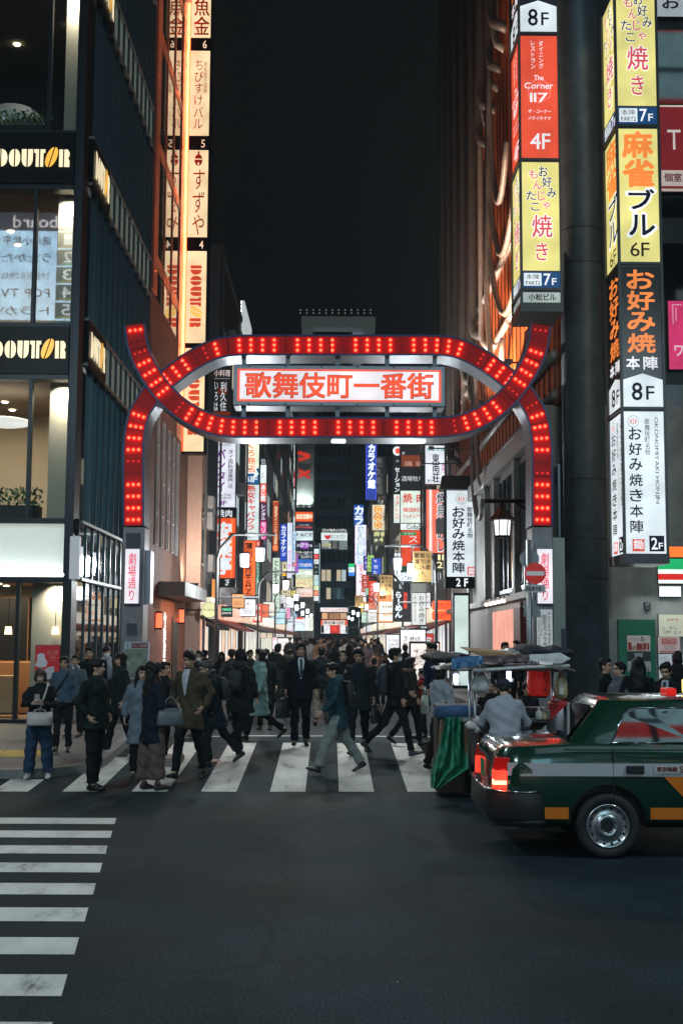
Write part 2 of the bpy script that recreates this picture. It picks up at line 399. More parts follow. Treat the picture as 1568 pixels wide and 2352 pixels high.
# ================================================================== GROUND
def G(px, py, lift=0):
    lo, hi = 3.0, 250.0
    for _ in range(60):
        m = (lo + hi) / 2; p = P(px, py, m)
        if p.z > gz(m) + lift: lo = m
        else: hi = m
    return P(px, py, (lo + hi) / 2)
def WY(X, px):
    """distance up the street at which the wall plane x = X is seen in picture column px"""
    return X / P(px, 1465, 1).x
def asphalt(name, base, tint):
    m = mat(name, base, .55, spec=.12).copy(); n, l = nt(m); b = n['Principled BSDF']
    tc = n.new('ShaderNodeTexCoord')
    n1 = n.new('ShaderNodeTexNoise'); n1.inputs['Scale'].default_value = .55; n1.inputs['Detail'].default_value = 5
    n2 = n.new('ShaderNodeTexNoise'); n2.inputs['Scale'].default_value = 55; n2.inputs['Detail'].default_value = 3
    n3 = n.new('ShaderNodeTexVoronoi'); n3.inputs['Scale'].default_value = 2.1
    for q in (n1, n2, n3): l.new(tc.outputs['Object'], q.inputs['Vector'])
    r = n.new('ShaderNodeValToRGB'); r.color_ramp.elements[0].position = .3; r.color_ramp.elements[1].position = .72
    r.color_ramp.elements[0].color = (*[c * .72 for c in base], 1); r.color_ramp.elements[1].color = (*tint, 1); l.new(n1.outputs['Fac'], r.inputs[0])
    mr = n.new('ShaderNodeMapRange'); mr.inputs['From Min'].default_value = .3; mr.inputs['From Max'].default_value = .75
    mr.inputs['To Min'].default_value = .05; mr.inputs['To Max'].default_value = 2.4; l.new(n2.outputs['Fac'], mr.inputs['Value'])
    mx = n.new('ShaderNodeMix'); mx.data_type = 'RGBA'; mx.blend_type = 'MULTIPLY'; mx.inputs[0].default_value = 1
    l.new(r.outputs[0], mx.inputs[6]); l.new(mr.outputs[0], mx.inputs[7])
    # pale chewing-gum spots
    sp = n.new('ShaderNodeMapRange'); sp.inputs['From Min'].default_value = .022; sp.inputs['From Max'].default_value = .014; l.new(n3.outputs['Distance'], sp.inputs['Value'])
    m2 = n.new('ShaderNodeMix'); m2.data_type = 'RGBA'; l.new(sp.outputs[0], m2.inputs[0]); l.new(mx.outputs[2], m2.inputs[6]); m2.inputs[7].default_value = (.2, .21, .21, 1)
    # hairline cracks and darker tar patches
    vc = n.new('ShaderNodeTexVoronoi'); vc.feature = 'DISTANCE_TO_EDGE'; vc.inputs['Scale'].default_value = .33
    wn = n.new('ShaderNodeTexNoise'); wn.inputs['Scale'].default_value = 1.4; wn.inputs['Detail'].default_value = 6; l.new(tc.outputs['Object'], wn.inputs['Vector'])
    wm = n.new('ShaderNodeMix'); wm.data_type = 'RGBA'; wm.inputs[0].default_value = .35; l.new(tc.outputs['Object'], wm.inputs[6]); l.new(wn.outputs['Color'], wm.inputs[7]); l.new(wm.outputs[2], vc.inputs['Vector'])
    ck = n.new('ShaderNodeMapRange'); ck.inputs['From Min'].default_value = .002; ck.inputs['From Max'].default_value = .007; ck.inputs['To Min'].default_value = .74; l.new(vc.outputs['Distance'], ck.inputs['Value'])
    n5 = n.new('ShaderNodeTexNoise'); n5.inputs['Scale'].default_value = .22; n5.inputs['Detail'].default_value = 8; n5.inputs['Roughness'].default_value = .7; l.new(tc.outputs['Object'], n5.inputs['Vector'])
    pt = n.new('ShaderNodeMapRange'); pt.inputs['From Min'].default_value = .42; pt.inputs['From Max'].default_value = .58; pt.inputs['To Min'].default_value = .68; pt.inputs['To Max'].default_value = 1.25; l.new(n5.outputs['Fac'], pt.inputs['Value'])
    mm = n.new('ShaderNodeMath'); mm.operation = 'MULTIPLY'; l.new(ck.outputs[0], mm.inputs[0]); l.new(pt.outputs[0], mm.inputs[1])
    m3 = n.new('ShaderNodeMix'); m3.data_type = 'RGBA'; m3.blend_type = 'MULTIPLY'; m3.inputs[0].default_value = 1; l.new(m2.outputs[2], m3.inputs[6]); l.new(mm.outputs[0], m3.inputs[7])
    l.new(m3.outputs[2], b.inputs['Base Color'])
    rr = n.new('ShaderNodeMapRange'); rr.inputs['To Min'].default_value = .62; rr.inputs['To Max'].default_value = .9; l.new(n1.outputs['Fac'], rr.inputs['Value']); l.new(rr.outputs[0], b.inputs['Roughness'])
    bp = n.new('ShaderNodeBump'); bp.inputs['Strength'].default_value = .35; bp.inputs['Distance'].default_value = .006; l.new(n2.outputs['Fac'], bp.inputs['Height']); l.new(bp.outputs[0], b.inputs['Normal'])
    return m
def paint(name, col=(.55, .55, .52)):
    m = mat(name, col, .7, spec=.2).copy(); n, l = nt(m); b = n['Principled BSDF']; tc = n.new('ShaderNodeTexCoord')
    n1 = n.new('ShaderNodeTexNoise'); n1.inputs['Scale'].default_value = 3.2; n1.inputs['Detail'].default_value = 9; n1.inputs['Roughness'].default_value = .72
    n2 = n.new('ShaderNodeTexNoise'); n2.inputs['Scale'].default_value = .9; n2.inputs['Detail'].default_value = 4
    mp = n.new('ShaderNodeMapping'); mp.inputs['Scale'].default_value = (1, .35, 1); l.new(tc.outputs['Object'], mp.inputs[0]); l.new(mp.outputs[0], n1.inputs['Vector']); l.new(tc.outputs['Object'], n2.inputs['Vector'])
    r = n.new('ShaderNodeValToRGB'); e = r.color_ramp.elements; e[0].position = .30; e[0].color = (.06, .065, .07, 1); e[1].position = .43; e[1].color = (*[c * .8 for c in col], 1)
    q = e.new(.62); q.color = (*col, 1); l.new(n1.outputs['Fac'], r.inputs[0])
    mr = n.new('ShaderNodeMapRange'); mr.inputs['To Min'].default_value = .75; mr.inputs['To Max'].default_value = 1.15; l.new(n2.outputs['Fac'], mr.inputs['Value'])
    mx = n.new('ShaderNodeMix'); mx.data_type = 'RGBA'; mx.blend_type = 'MULTIPLY'; mx.inputs[0].default_value = 1; l.new(r.outputs[0], mx.inputs[6]); l.new(mr.outputs[0], mx.inputs[7]); l.new(mx.outputs[2], b.inputs['Base Color'])
    return m
ASPH = asphalt('asphalt', (.0085, .020, .0245), (.014, .029, .034))
PAINT = paint('road_paint', (.62, .62, .585))
g = MB()
ys = [-80, 16, 20.6, 320]
for a, b in zip(ys, ys[1:]): g.quad((-250, a, gz(a)), (250, a, gz(a)), (250, b, gz(b)), (-250, b, gz(b)))
struct('road', g, ASPH)
# the lane of the narrow street, a lighter older asphalt
g = MB(); g.quad((-3.3, 21.9, .274), (3.6, 21.9, .274), (3.6, 300, .274), (-3.3, 300, .274)); struct('street_surface', g, asphalt('street_asphalt', (.026, .034, .037), (.04, .048, .052)))
# zebra crossing over the mouth of the street
def ztop(x0, x1, y0, y1, mb):
    cuts = [y0] + [c for c in (16.0, 20.6) if y0 < c < y1] + [y1]
    for a, b in zip(cuts, cuts[1:]):
        mb.quad((x0, a, gz(a) + .004), (x1, a, gz(a) + .004), (x1, b, gz(b) + .004), (x0, b, gz(b) + .004))
zb = MB()
for k in range(-4, 7):
    x = -1.66 + .893 * k
    ztop(x, x + .457, 16.11 + .016 * k, 20.5 if k > -2 else (18.9 if k == -2 else 16.97), zb)
struct('crosswalk_marking', zb, PAINT)
zb = MB()
for k in range(0, 14):
    y1 = 13.80 - .9 * k; xe = -2.33 + .128 * (13.63 - y1)
    zb.quad((-10, y1 - .44, .004), (xe + .06, y1 - .44, .004), (xe, y1, .004), (-10, y1, .004))
struct('side_crosswalk_marking', zb, PAINT)
sl = MB()
pts = [(-2.6, 21.15), (-2.1, 21.5), (-1.5, 21.68), (0, 21.72), (2.0, 21.66), (3.0, 21.5)]
for (xa, ya), (xb, yb) in zip(pts, pts[1:]): sl.quad((xa, ya, .279), (xb, yb, .279), (xb, yb + .17, .279), (xa, ya + .17, .279))
struct('stop_line_marking', sl, PAINT)
# pavements with kerbs
PAVE = brick_mat('paving_blocks', (.16, .155, .15), (.12, .118, .115), (.05, .05, .05), 'Z', 5.0, .7)
KERB = mat('kerb_stone', (.2, .195, .19), .7, noise=.35, nscale=14)
def slab(poly, lift, name, m):
    """a raised sheet that follows the fall of the road"""
    bm = bmesh.new(); vs = [bm.verts.new((x, y, 0)) for x, y in poly]; bm.faces.new(vs)
    for yc in (17.4, 18, 18.6, 19.2, 20, 20.6): bmesh.ops.bisect_plane(bm, geom=bm.verts[:] + bm.edges[:] + bm.faces[:], plane_co=(0, yc, 0), plane_no=(0, 1, 0))
    bmesh.ops.solidify(bm, geom=bm.faces[:], thickness=.3)
    for v in bm.verts: v.co.z += gz(v.co.y) + lift - (0 if v.co.z > -.01 else 0)
    zs = [v.co.z - gz(v.co.y) for v in bm.verts]; top = max(zs)
    for v in bm.verts: v.co.z += lift - top
    bmesh.ops.recalc_face_normals(bm, faces=bm.faces); me = bpy.data.meshes.new(name); bm.to_mesh(me); bm.free(); me.materials.append(m)
    o = bpy.data.objects.new(name, me); COL.objects.link(o); o['kind'] = 'structure'; return o
arc = lambda cx, cy, r, a0, a1, n=8: [(cx + r * math.cos(R(a0 + (a1 - a0) * i / n)), cy + r * math.sin(R(a0 + (a1 - a0) * i / n))) for i in range(n + 1)]
lp = [(-60, 17.15)] + arc(-4.4, 18.15, 1.0, -90, 0) + [(-3.4, 120), (-4.9, 120), (-4.9, 23.0), (-60, 23.0)]
slab(lp, .12, 'left_pavement', PAVE)
lk = [(-60, 17.0)] + arc(-4.4, 18.15, 1.15, -90, 0) + [(-3.25, 120), (-3.397, 120)] + arc(-4.4, 18.15, 1.003, 0, -90) + [(-60, 17.147)]
slab(lk, .125, 'left_kerb', KERB)
rp = [(3.55, 120)] + arc(4.7, 19.6, 1.0, 180, 270) + [(60, 18.6), (60, 25.2), (4.75, 25.2), (4.75, 120)]
slab(rp, .115, 'right_pavement', PAVE)
rk = [(3.40, 120)] + arc(4.7, 19.6, 1.15, 180, 270) + [(60, 18.45), (60, 18.597)] + arc(4.7, 19.6, 1.003, 270, 180) + [(3.547, 120)]
slab(rk, .12, 'right_kerb', KERB)
tb = MB()
for i in range(16):
    x = -9.2 + i * .31
    za, zb_ = gz(18.1) + .124, gz(18.75) + .124
    for (xa, xb, up) in [(x, x + .30, 0)] + [(x + .03 + a * .07, x + .06 + a * .07, .006) for a in range(4)]:
        tb.quad((xa, 18.1, za + up), (xb, 18.1, za + up), (xb, 18.75, zb_ + up), (xa, 18.75, zb_ + up))
struct('tactile_paving', tb, mat('tactile_yellow', (.50, .33, .05), .65, noise=.4, nscale=9))
mh = MB(); c = G(487, 1748); mh.loft([((c.x, c.y, c.z + .004), (.13, 0, 0), (0, .13, .008)), ((c.x, c.y, c.z + .012), (.12, 0, 0), (0, .12, .008))], n=24)
tag(mh.build('valve_cover', mat('valve_red', (.25, .1, .07), .6)), 'small round red valve cover set in the zebra crossing', 'manhole')
c = G(392, 1762); kb = MB(); kb.box(c.x - .12, c.x + .12, c.y, c.y + .7, c.z - .02, c.z + .13)
tag(kb.build('kerb_block', mat('kerb_block_stone', (.24, .2, .18), .7, noise=.3), bevel=.015), 'low reddish stone block at the end of the left kerb', 'kerb block')

# ================================================================== LEFT CORNER BUILDING (cafe)
XL = -4.85
DKF = mat('dark_frame', (.022, .027, .033), .38, .5)
DKF2 = mat('dark_frame_grey', (.06, .085, .10), .3, .6)
BLACKW = mat('black_panel', (.004, .005, .006), .35, spec=.15)
DGLASS = mat('dark_curtain_glass', (.006, .010, .013), .03, 0, spec=.9, coat=.6)
WARMW = mat('interior_wall', (.52, .45, .36), .8)
CEIL = mat('interior_ceiling', (.42, .35, .28), .85)
WFL = mat('interior_floor', (.2, .12, .07), .5)
cafe = thing('cafe_building', 'dark glass cafe building on the left corner with two black sign bands', 'building', (XL, 23, .27))
def zf(py, Y=23): return P(100, py, Y).z
Z = {k: zf(v) for k, v in dict(g0=1652, g1=1338, f0=1325, f1=1202, s0=1190, s1=872, b0=860, b1=752, t0=742, t1=436, c0=424, c1=308, u0=300, u1=-40).items()}
fx = lambda px, py=700: P(px, py, 23).x
XC = fx(172)                         # corner column, front side
fr = MB()
TOP = 34
fr.box(fx(170), XL, 22.95, 23.45, .27, TOP)                       # corner column
fr.box(fx(163), fx(170), 22.99, 23.3, .27, TOP)
for a, b in (('f1', 's0'), ('s1', 'b0'), ('b1', 't0'), ('t1', 'c0'), ('c1', 'u0'), ('g1', 'f0')):
    fr.box(-14, fx(163), 22.97, 23.25, Z[a], Z[b])
for px, a, b in ((78, 's0', 's1'), (76, 't0', 't1'), (98, 'u0', 'u1'), (64, 'g0', 'g1')):
    fr.box(fx(px) - .035, fx(px) + .035, 22.98, 23.12, Z[a], Z[b])
    fr.box(fx(px) - 2.1, fx(px) - 2.03, 22.98, 23.12, Z[a], Z[b])
fr.box(-14, fx(163), 22.98, 23.2, .27, Z['g0'])
fr.build('facade_frame', DKF, cafe, bevel=.006)
GL0 = glass_mat()
for a, b in (('g0', 'g1'), ('s0', 's1'), ('t0', 't1'), ('u0', 'u1')):
    m = MB(); m.quad((-14, 23.05, Z[a]), (fx(163), 23.05, Z[a]), (fx(163), 23.05, Z[b]), (-14, 23.05, Z[b])); m.build('window', GL0, cafe, fixn=False)
# black bands with the shop's lettering
LW, LB = glow((1, .86, .55), 1.15), glow((1, .5, .06), 1.15)
for (z0, z1, y0, y1, x0, x1) in (('c0', 'c1', 388, 348, -5, 163), ('b0', 'b1', 826, 786, -15, 154)):
    m = MB(); m.box(-14, fx(163), 22.93, 23.2, Z[z0], Z[z1]); sb = m.build('sign_band', BLACKW, cafe)
    fc = Face((fx(x0, y0), 22.93, zf(y0)), (fx(x1, y0) - fx(x0, y0), 0, 0), (0, 0, zf(y1) - zf(y0)), .02)
    fc.logo('h', 0, 0, 1, 1, LW, LB); fc.build(sb)
# white lit fascia above the ground floor: a pale recessed board with a light tube along its foot
m = MB(); m.box(-14, fx(163), 23.12, 23.3, Z['f0'], Z['f1']); m.build('fascia_board', mat('fascia_white', (.72, .73, .7), .6, 0, .42, (.93, 1, .93)), cafe)
m = MB(); m.box(-14, fx(165), 22.98, 23.05, Z['f0'] + .02, Z['f0'] + .06); m.build('fascia_light', glow((.85, 1, .95), 12), cafe)
# rooms behind the panes
rm = MB()
for a, b in (('g0', 'g1'), ('s0', 's1'), ('t0', 't1'), ('u0', 'u1')):
    z0, z1 = Z[a] - .08, Z[b] + .1
    rm.quad((-14, 23.2, z0), (XL - .05, 23.2, z0), (XL - .05, 31, z0), (-14, 31, z0), 2)
    rm.quad((-14, 23.2, z1), (XL - .05, 23.2, z1), (XL - .05, 31, z1), (-14, 31, z1), 1)
    rm.quad((-14, 27.5, z0), (XL - .05, 27.5, z0), (XL - .05, 27.5, z1), (-14, 27.5, z1), 3 if a == 'u0' else 0)
    rm.quad((XL - .12, 23.2, z0), (XL - .12, 31, z0), (XL - .12, 31, z1), (XL - .12, 23.2, z1), 3 if a == 'u0' else 0)
rm.build('interior', [WARMW, CEIL, WFL, mat('dim_wall', (.03, .03, .035), .7)], cafe, fixn=False)
cl = MB()
for a, b, x0, x1 in (('g0', 'g1', 72, 148), ('s0', 's1', 99, 166), ('t0', 't1', 106, 160), ('u0', 'u1', 112, 182)):
    xa = P(x0, 1465, 23.5).x; xb = min(P(x1, 1465, 23.5).x, XL - .14); cl.box(xa, xb, 23.5, 24.4, Z[a] - .06, Z[b] + .08)
cl.each('interior_column', mat('column_plaster', (.5, .46, .38), .85), cafe)
dl = MB()
for a, n_, z in (('s1', 10, .085), ('t1', 8, .085), ('u1', 4, .085), ('g1', 8, .085)):
    for i in range(n_):
        x = -5.6 - (i * 1.37) % 5.4; y = 24.9 + (i * .83) % 2.4
        dl.loft([((x, y, Z[a] + z), (.07, 0, 0), (0, .07, 0)), ((x, y, Z[a] + z - .012), (.055, 0, 0), (0, .055, 0))], n=12)
dl.each('downlight', glow((1, .82, .55), 14), cafe)
for a, e, x in (('s', 110, -7.2), ('t', 40, -7.0), ('g', 170, -7.2)):
    area_light('interior_lamp', (x, 25.2, Z[a + '1'] - .05), (3.5, 2), e, (1, .74, .48), parent=cafe)
for a, e in (('s', 26), ('t', 20), ('u', 22), ('g', 20)):          # the downlight washing each column
    area_light('column_lamp', (P(132, 1465, 23.3).x, 23.32, Z[a + '1'] - .02), (.3, .1), e * .75, (1, .85, .66), (0, .45, -1), parent=cafe, spread=110)
# big round ceiling lamp, air vents
m = MB(); z = Z['s1'] - .55
m.ball((-6.65, 24.6, z), .55, .55, .09, 24, 8); m.build('disc_lamp', glow((1, .95, .9), .9), cafe, smooth=True)
m = MB(); m.ball((-6.6, 24.4, Z['u0'] + .75), .6, .6, .35, 24, 8); m.build('dome_shade', mat('shade_white', (.5, .5, .55), .6), cafe, smooth=True)
fu = MB()
fu.box(-8.5, -6.1, 25.6, 27.4, Z['g0'] - .06, Z['g0'] + 1.0, 0); fu.box(-6.9, -6.3, 24.6, 25.0, Z['g0'], Z['g0'] + .75, 1); fu.box(-7.9, -7.3, 24.2, 24.7, Z['g0'], Z['g0'] + .95, 2)
fu.box(-6.35, -5.95, 26.8, 27.4, Z['g0'], Z['g1'] - .3, 3); fu.box(-7.6, -6.6, 26.9, 27.45, Z['g0'], Z['g1'] - .15, 4)
fu.build('furniture', [mat('counter_wood', (.3, .13, .05), .4), mat('table_wood', (.4, .25, .13), .4), mat('chair_orange', (.6, .25, .07), .5), mat('door_wood', (.45, .3, .18), .5), mat('black_door', (.01, .01, .012), .3)], cafe, bevel=.02)
# side wall along the street: dark curtain wall with fins and pale lit balustrade strips
YE = 31.6
sd = MB(); sd.box(XL - .1, XL, 23.45, YE, .27, TOP); sd.build('curtain_wall', DGLASS, cafe)
fn = MB()
for i in range(1, 13):
    y = 23.45 + i * .66
    if y < YE - .1: fn.box(XL, XL + .07, y - .02, y + .02, 4.2, TOP, 0); fn.box(XL, XL + .03, y - .02, y + .02, .27, 4.2, 0)
for z in (3.1, 4.2, 7.3, 8.2, 10.95, 11.9, 15.0, 16.0, 19, 20): fn.box(XL, XL + .085, 23.45, YE, z - .03, z + .03, 1)
fn.build('mullion', [DKF2, mat('pale_rail', (.25, .27, .26), .4, .4)], cafe)
GP = mat('frosted_strip', (.2, .25, .22), .45, 0, .10, (.55, .8, .68))
for z0, z1 in ((7.35, 8.15), (11.0, 11.85), (15.05, 15.95)):
    m = MB(); m.box(XL + .005, XL + .02, 25.3, YE - .2, z0, z1); m.build('balustrade_strip', GP, cafe)
    s = MB(); s.box(XL + .004, XL + .09, 23.5, 25.2, z0 - .1, z1 + .05); s = s.build('side_sign_band', BLACKW, cafe)
    fc = Face((XL + .09, 23.6, z0 + .12), (0, 1.5, 0), (0, 0, z1 - z0 - .28), .012); fc.logo('h', 0, 0, 1, 1, LW, LB); fc.build(s)
# a small box sign and bollard-like speaker on the corner column
m = MB(); m.box(XL - .02, XL + .16, 22.78, 22.93, P(200, 1330, 22.8).z, P(200, 1232, 22.8).z)
cb = thing('corner_notice', 'small grey notice box on the dark corner column of the cafe', 'sign', (XL, 22.8, 3)); m.build('notice_box', mat('notice_grey', (.45, .47, .5), .5, emit=.25, ecol=(.8, .85, .9)), cb, bevel=.008)
m = MB(); m.tube([(XL + .08, 22.85, P(200, 1230, 22.8).z), (XL + .08, 22.85, P(200, 1222, 22.8).z), (XL + .08, 22.85, P(200, 1195, 22.8).z), (XL + .08, 22.85, P(200, 1190, 22.8).z)], [.03, .06, .06, .02], 12); m.build('horn', BLACKW, cb, smooth=True)
# planters, pendant lamps, poster inside
def planter(x0, x1, y, z0, h, label):
    t = thing('window_planter', label, 'planter', (x0, y, z0)); m = MB(); m.box(x0, x1, y, y + .35, z0, z0 + h * .45); m.build('planter_box', mat('planter_dark', (.01, .012, .014), .5), t)
    rr = random.Random(3); lf = MB()
    for i in range(900):
        c = Vector((rr.uniform(x0, x1), y + rr.uniform(-.08, .4), z0 + h * (.4 + .6 * rr.random() ** .8))); s = rr.uniform(.025, .055)
        e = Euler((rr.uniform(0, 3), rr.uniform(0, 3), rr.uniform(0, 3))).to_matrix(); a, b = e @ Vector((s, 0, 0)), e @ Vector((0, s * .6, 0))
        k = 0 if rr.random() < .55 else (1 if rr.random() < .7 else 2)
        lf.add([c - a, c - b, c + a, c + b], [(0, 1, 2, 3)], k)
    lf.build('foliage', [mat('leaf_dark', (.03, .09, .03), .5), mat('leaf_light', (.10, .22, .06), .5), mat('petal_white', (.6, .62, .55), .6)], t, fixn=False)
    area_light('planter_lamp', ((x0 + x1) / 2, y - .1, z0 + h + .3), (1.4, .1), 3, (.9, 1, .85), parent=t)
planter(-8.4, P(80, 1465, 23.4).x, 23.35, zf(1190), .62, 'planter of green leaves and white flowers behind the middle cafe window')
planter(-8.4, P(78, 1465, 23.4).x, 23.35, zf(298), .55, 'planter of dark leaves and white flowers behind the top cafe window')
for px, y, lb in ((20, 1445, 'lit pendant lamp hanging left of the mullion in the cafe ground floor'), (128, 1445, 'lit pendant lamp hanging in front of the pale cafe column')):
    c = P(px, y, 23.4); t = thing('pendant_lamp', lb, 'lamp', c, 'pendant lamps in the cafe'); m = MB(); m.tube([c, (c.x, c.y, Z['g1'] + .05)], .006, 6); m.build('cord', BLACKW, t)
    m = MB(); m.loft([((c.x, c.y, c.z + .05), (.06, 0, 0), (0, .06, 0)), ((c.x, c.y, c.z - .1), (.075, 0, 0), (0, .075, 0))], n=8); m.build('shade', glow((1, .7, .42), 2.6), t)
def board(px0, py0, px1, py1, Y, name, label, cat, bgc, lum, items, depth=.03, group=None):
    return sign('D', Y, (px0, py0, px1, py1), bgc, items, label, name, cat, lum, depth, (.06, .06, .06), group, None, .008)
board(80, 1482, 139, 1560, 22.98, 'poster', 'red poster with white cups in the cafe window', 'poster', (.5, .02, .03), .28,
      [('h', 'ほうじ茶', 108, 1494, 134, 1503, (.8, .5, .45), .25), ('h', 'ラテ', 114, 1506, 130, 1517, (.8, .5, .45), .25), ('s', 84, 1486, 96, 1489, (.8, .5, .5), 1, .2),
       ('g', [(80, 1529), (86, 1515), (84, 1505), (92, 1500), (102, 1502), (104, 1512), (110, 1520), (108, 1530), (94, 1534)], (.75, .78, .85), .5),
       ('g', [(101, 1540), (112, 1532), (126, 1530), (128, 1556), (112, 1560), (102, 1552)], (.65, .68, .74), .4)])

# ================================================================== BRICK BUILDING beyond it
XB = -4.8
BRICK = brick_mat('brown_brick', (.20, .10, .065), (.13, .07, .05), (.05, .04, .035), 'X', 3.4)
bb = thing('brick_building', 'brown brick building with tall narrow windows behind the left gate post', 'building', (XB, YE, .27))
Y1, Y2 = YE, 40.6
m = MB(); m.box(-14, XB, Y1, Y2, 3.3, 11.2); m.build('brick_wall', BRICK, bb)
m = MB(); m.box(-14, XB, Y1, Y2, .27, 3.3); m.build('ground_floor_wall', brick_mat('red_tile', (.26, .09, .045), (.2, .065, .035), (.03, .02, .02), 'X', 4.6), bb)
m = MB(); m.box(-14, XB - .02, Y1, Y2, 11.2, 34); m.build('upper_wall', DGLASS, bb)
m = MB()
GRN = mat('rust_granite', (.48, .13, .065), .35, noise=.3, nscale=20)
m.box(XB - .05, XB + .06, Y1, Y1 + .75, 11.2, 34)
for y in (34.0, 35.6, 37.4): m.box(XB - .05, XB + .012, y - .06, y + .06, 11.2, 34)
for k in range(8): m.box(XB - .05, XB + .006, Y1 + .75, Y2, 11.2 + k * 3.23 + .9, 11.2 + k * 3.23 + 1.25)
m.box(XB - .05, XB + .02, 37.3, 38.7, 8.2, 34)
m.build('granite_frame', GRN, bb, bevel=.01)
for k in range(5):
    y = WY(XB, 349 + k * 13.8 - k * k * .45); w = .33
    m = MB(); zt, z0 = 8.05 - k * .02, 4.55
    m.box(XB + .003, XB + .02, y, y + w, z0, zt, 0); f = m.build('window', mat('warm_pane', (.02, .02, .02), .08, 0, .16, (1, .75, .5)), bb)
    m = MB()
    for a, b in ((y - .04, y), (y + w, y + w + .04)): m.box(XB + .002, XB + .06, a, b, z0 - .04, zt + .04)
    for z in (z0 - .04, zt, (z0 + zt) / 2, z0 + .8, zt - .8): m.box(XB + .004, XB + .05, y, y + w, z, z + .03)
    m.build('window_frame', mat('white_frame', (.62, .62, .62), .5), f)
# ground-floor canopy, doorway, backlit characters, wall lamps
m = MB(); m.box(XB, XB + .75, WY(XB, 362), WY(XB, 420), 3.15, 3.55); m.build('canopy', mat('canopy_white', (.42, .42, .40), .6, noise=.25), bb, bevel=.02)
m = MB(); m.box(XB + .002, XB + .02, WY(XB, 395), WY(XB, 408), .4, 2.6); m.build('door', mat('door_dark', (.01, .008, .006), .3), bb)
fc = Face((XB + .02, WY(XB, 371), .95), (0, .8, 0), (0, 0, 1.75), .01)
fc.text('竹酢居酒', 'v', .2, 0, .8, 1, glow((1, .95, .9), 2.2), .03); fc.build(bb, 'x', 'backlit_lettering')
for px, py in ((357, 1425), (410, 1415)):
    y = WY(XB, px); c = P(px, py, y); t = thing('wall_lamp', 'small red wall lamp ' + ('left' if px < 380 else 'right') + ' of the brick doorway', 'lamp', c, 'red wall lamps')
    m = MB(); m.box(XB + .02, XB + .16, y - .05, y + .05, c.z - .2, c.z + .2); m.build('shade', glow((1, .12, .05), 2.5), t, bevel=.01)
    m = MB(); m.box(XB, XB + .18, y - .06, y + .06, c.z + .2, c.z + .25); m.box(XB, XB + .18, y - .06, y + .06, c.z - .25, c.z - .2); m.build('bracket', BLACKW, t)
area_light('added_end_wall_flood', (-4.42, 39.3, 3.75), (.3, .15), 130, (1, .82, .68), (0, .6, 1), parent=bb, spread=150)  # flood added to brighten the salmon end wall
m = MB(); m.box(-4.6, -4.24, 39.15, 39.42, 3.56, 3.73); m.build('floodlight', DKF, bb)  # made-up housing for the added flood
area_light('canopy_lamp', (XB + .4, WY(XB, 385), 3.1), (.4, 3), 30, (1, .42, .2), parent=bb)

# ================================================================== RIGHT CORNER BUILDING
XR = 4.72
rb = thing('corner_building', 'grey building on the right corner with orange panels, pipes and a round corner column', 'building', (XR, 25, .27))
ORG = mat('orange_panel', (.50, .105, .02), .45, .2, noise=.22, nscale=3)
PIPE = mat('dark_pipe', (.26, .25, .235), .45, .3, noise=.25, nscale=6)
m = MB(); m.box(XR + .06, XR + .6, 25.6, 48, 7.0, 40)
m.build('orange_wall', ORG, rb)
m = MB()
for i in range(34): y = 25.6 + i * .66; m.box(XR + .03, XR + .055, y - .012, y + .012, 7, 18)
m.build('panel_seam', mat('seam_dark', (.03, .012, .008), .6), rb)
pp = MB()
for z in (7.15, 8.0, 10.45, 12.4): pp.tube([(XR - .02, 25.3, z), (XR - .02, 47.9, z)], .10, 8)
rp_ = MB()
for i in range(25):                                               # organ-like vertical pipes that swing in at their feet
    y = 32.6 + i * .62; zb_ = (16.9 + (36.5 - y) * .5) if y < 36.5 else 10.4 + (i % 5) * .55 - .10 * i; o = XR - (.30, .12, .22, .10)[i % 4]
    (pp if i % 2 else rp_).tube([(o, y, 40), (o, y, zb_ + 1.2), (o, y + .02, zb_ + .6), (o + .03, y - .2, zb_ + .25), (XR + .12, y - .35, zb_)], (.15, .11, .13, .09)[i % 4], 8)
rp_.build('pipe_work', mat('pipe_painted_shade', (.06, .058, .055), .45, .3, noise=.25, nscale=6), rb, smooth=True)  # alternate pipes coloured darker, painting in the shade between the ribs
for j, (ya, yb, zt, zb_) in enumerate(((34.0, 30.6, 17, 13.2), (34.2, 29.2, 15, 11.6), (34.4, 28.0, 13.5, 9.8), (34.8, 31.6, 12, 8.2), (37.5, 34.9, 8, 6.2), (38.5, 36.0, 6.9, 5.4))):
    pts = [(XR - .2, ya, zt + 4)]
    for k in range(11):
        t = k / 10; pts.append((XR - .2, ya + (yb - ya) * t, zb_ + (zt - zb_) * ((1 - t) ** 3 + (t ** 3) * .45)))
    pp.tube(pts, .085, 8)
pp.build('pipe_work', PIPE, rb, smooth=True)
m = MB(); m.box(XR, 16, 25.6, 48, .27, 6.95); m.build('lower_wall', mat('grey_render', (.30, .30, .29), .6, noise=.3, nscale=2), rb)
pl = MB()
for px in (1085, 1125, 1147, 1195): 
    y = WY(XR, px); pl.box(XR - .16, XR - .003, y - .14, y + .14, 3.1, 6.9)
pl.box(XR - .22, XR - .004, 25.5, 47.8, 6.5, 6.95); pl.box(XR - .2, XR - .004, 25.5, 47.8, 2.95, 3.12)
pl.each('pilaster', mat('pale_stone', (.42, .42, .40), .55, noise=.2), rb, bevel=.01)
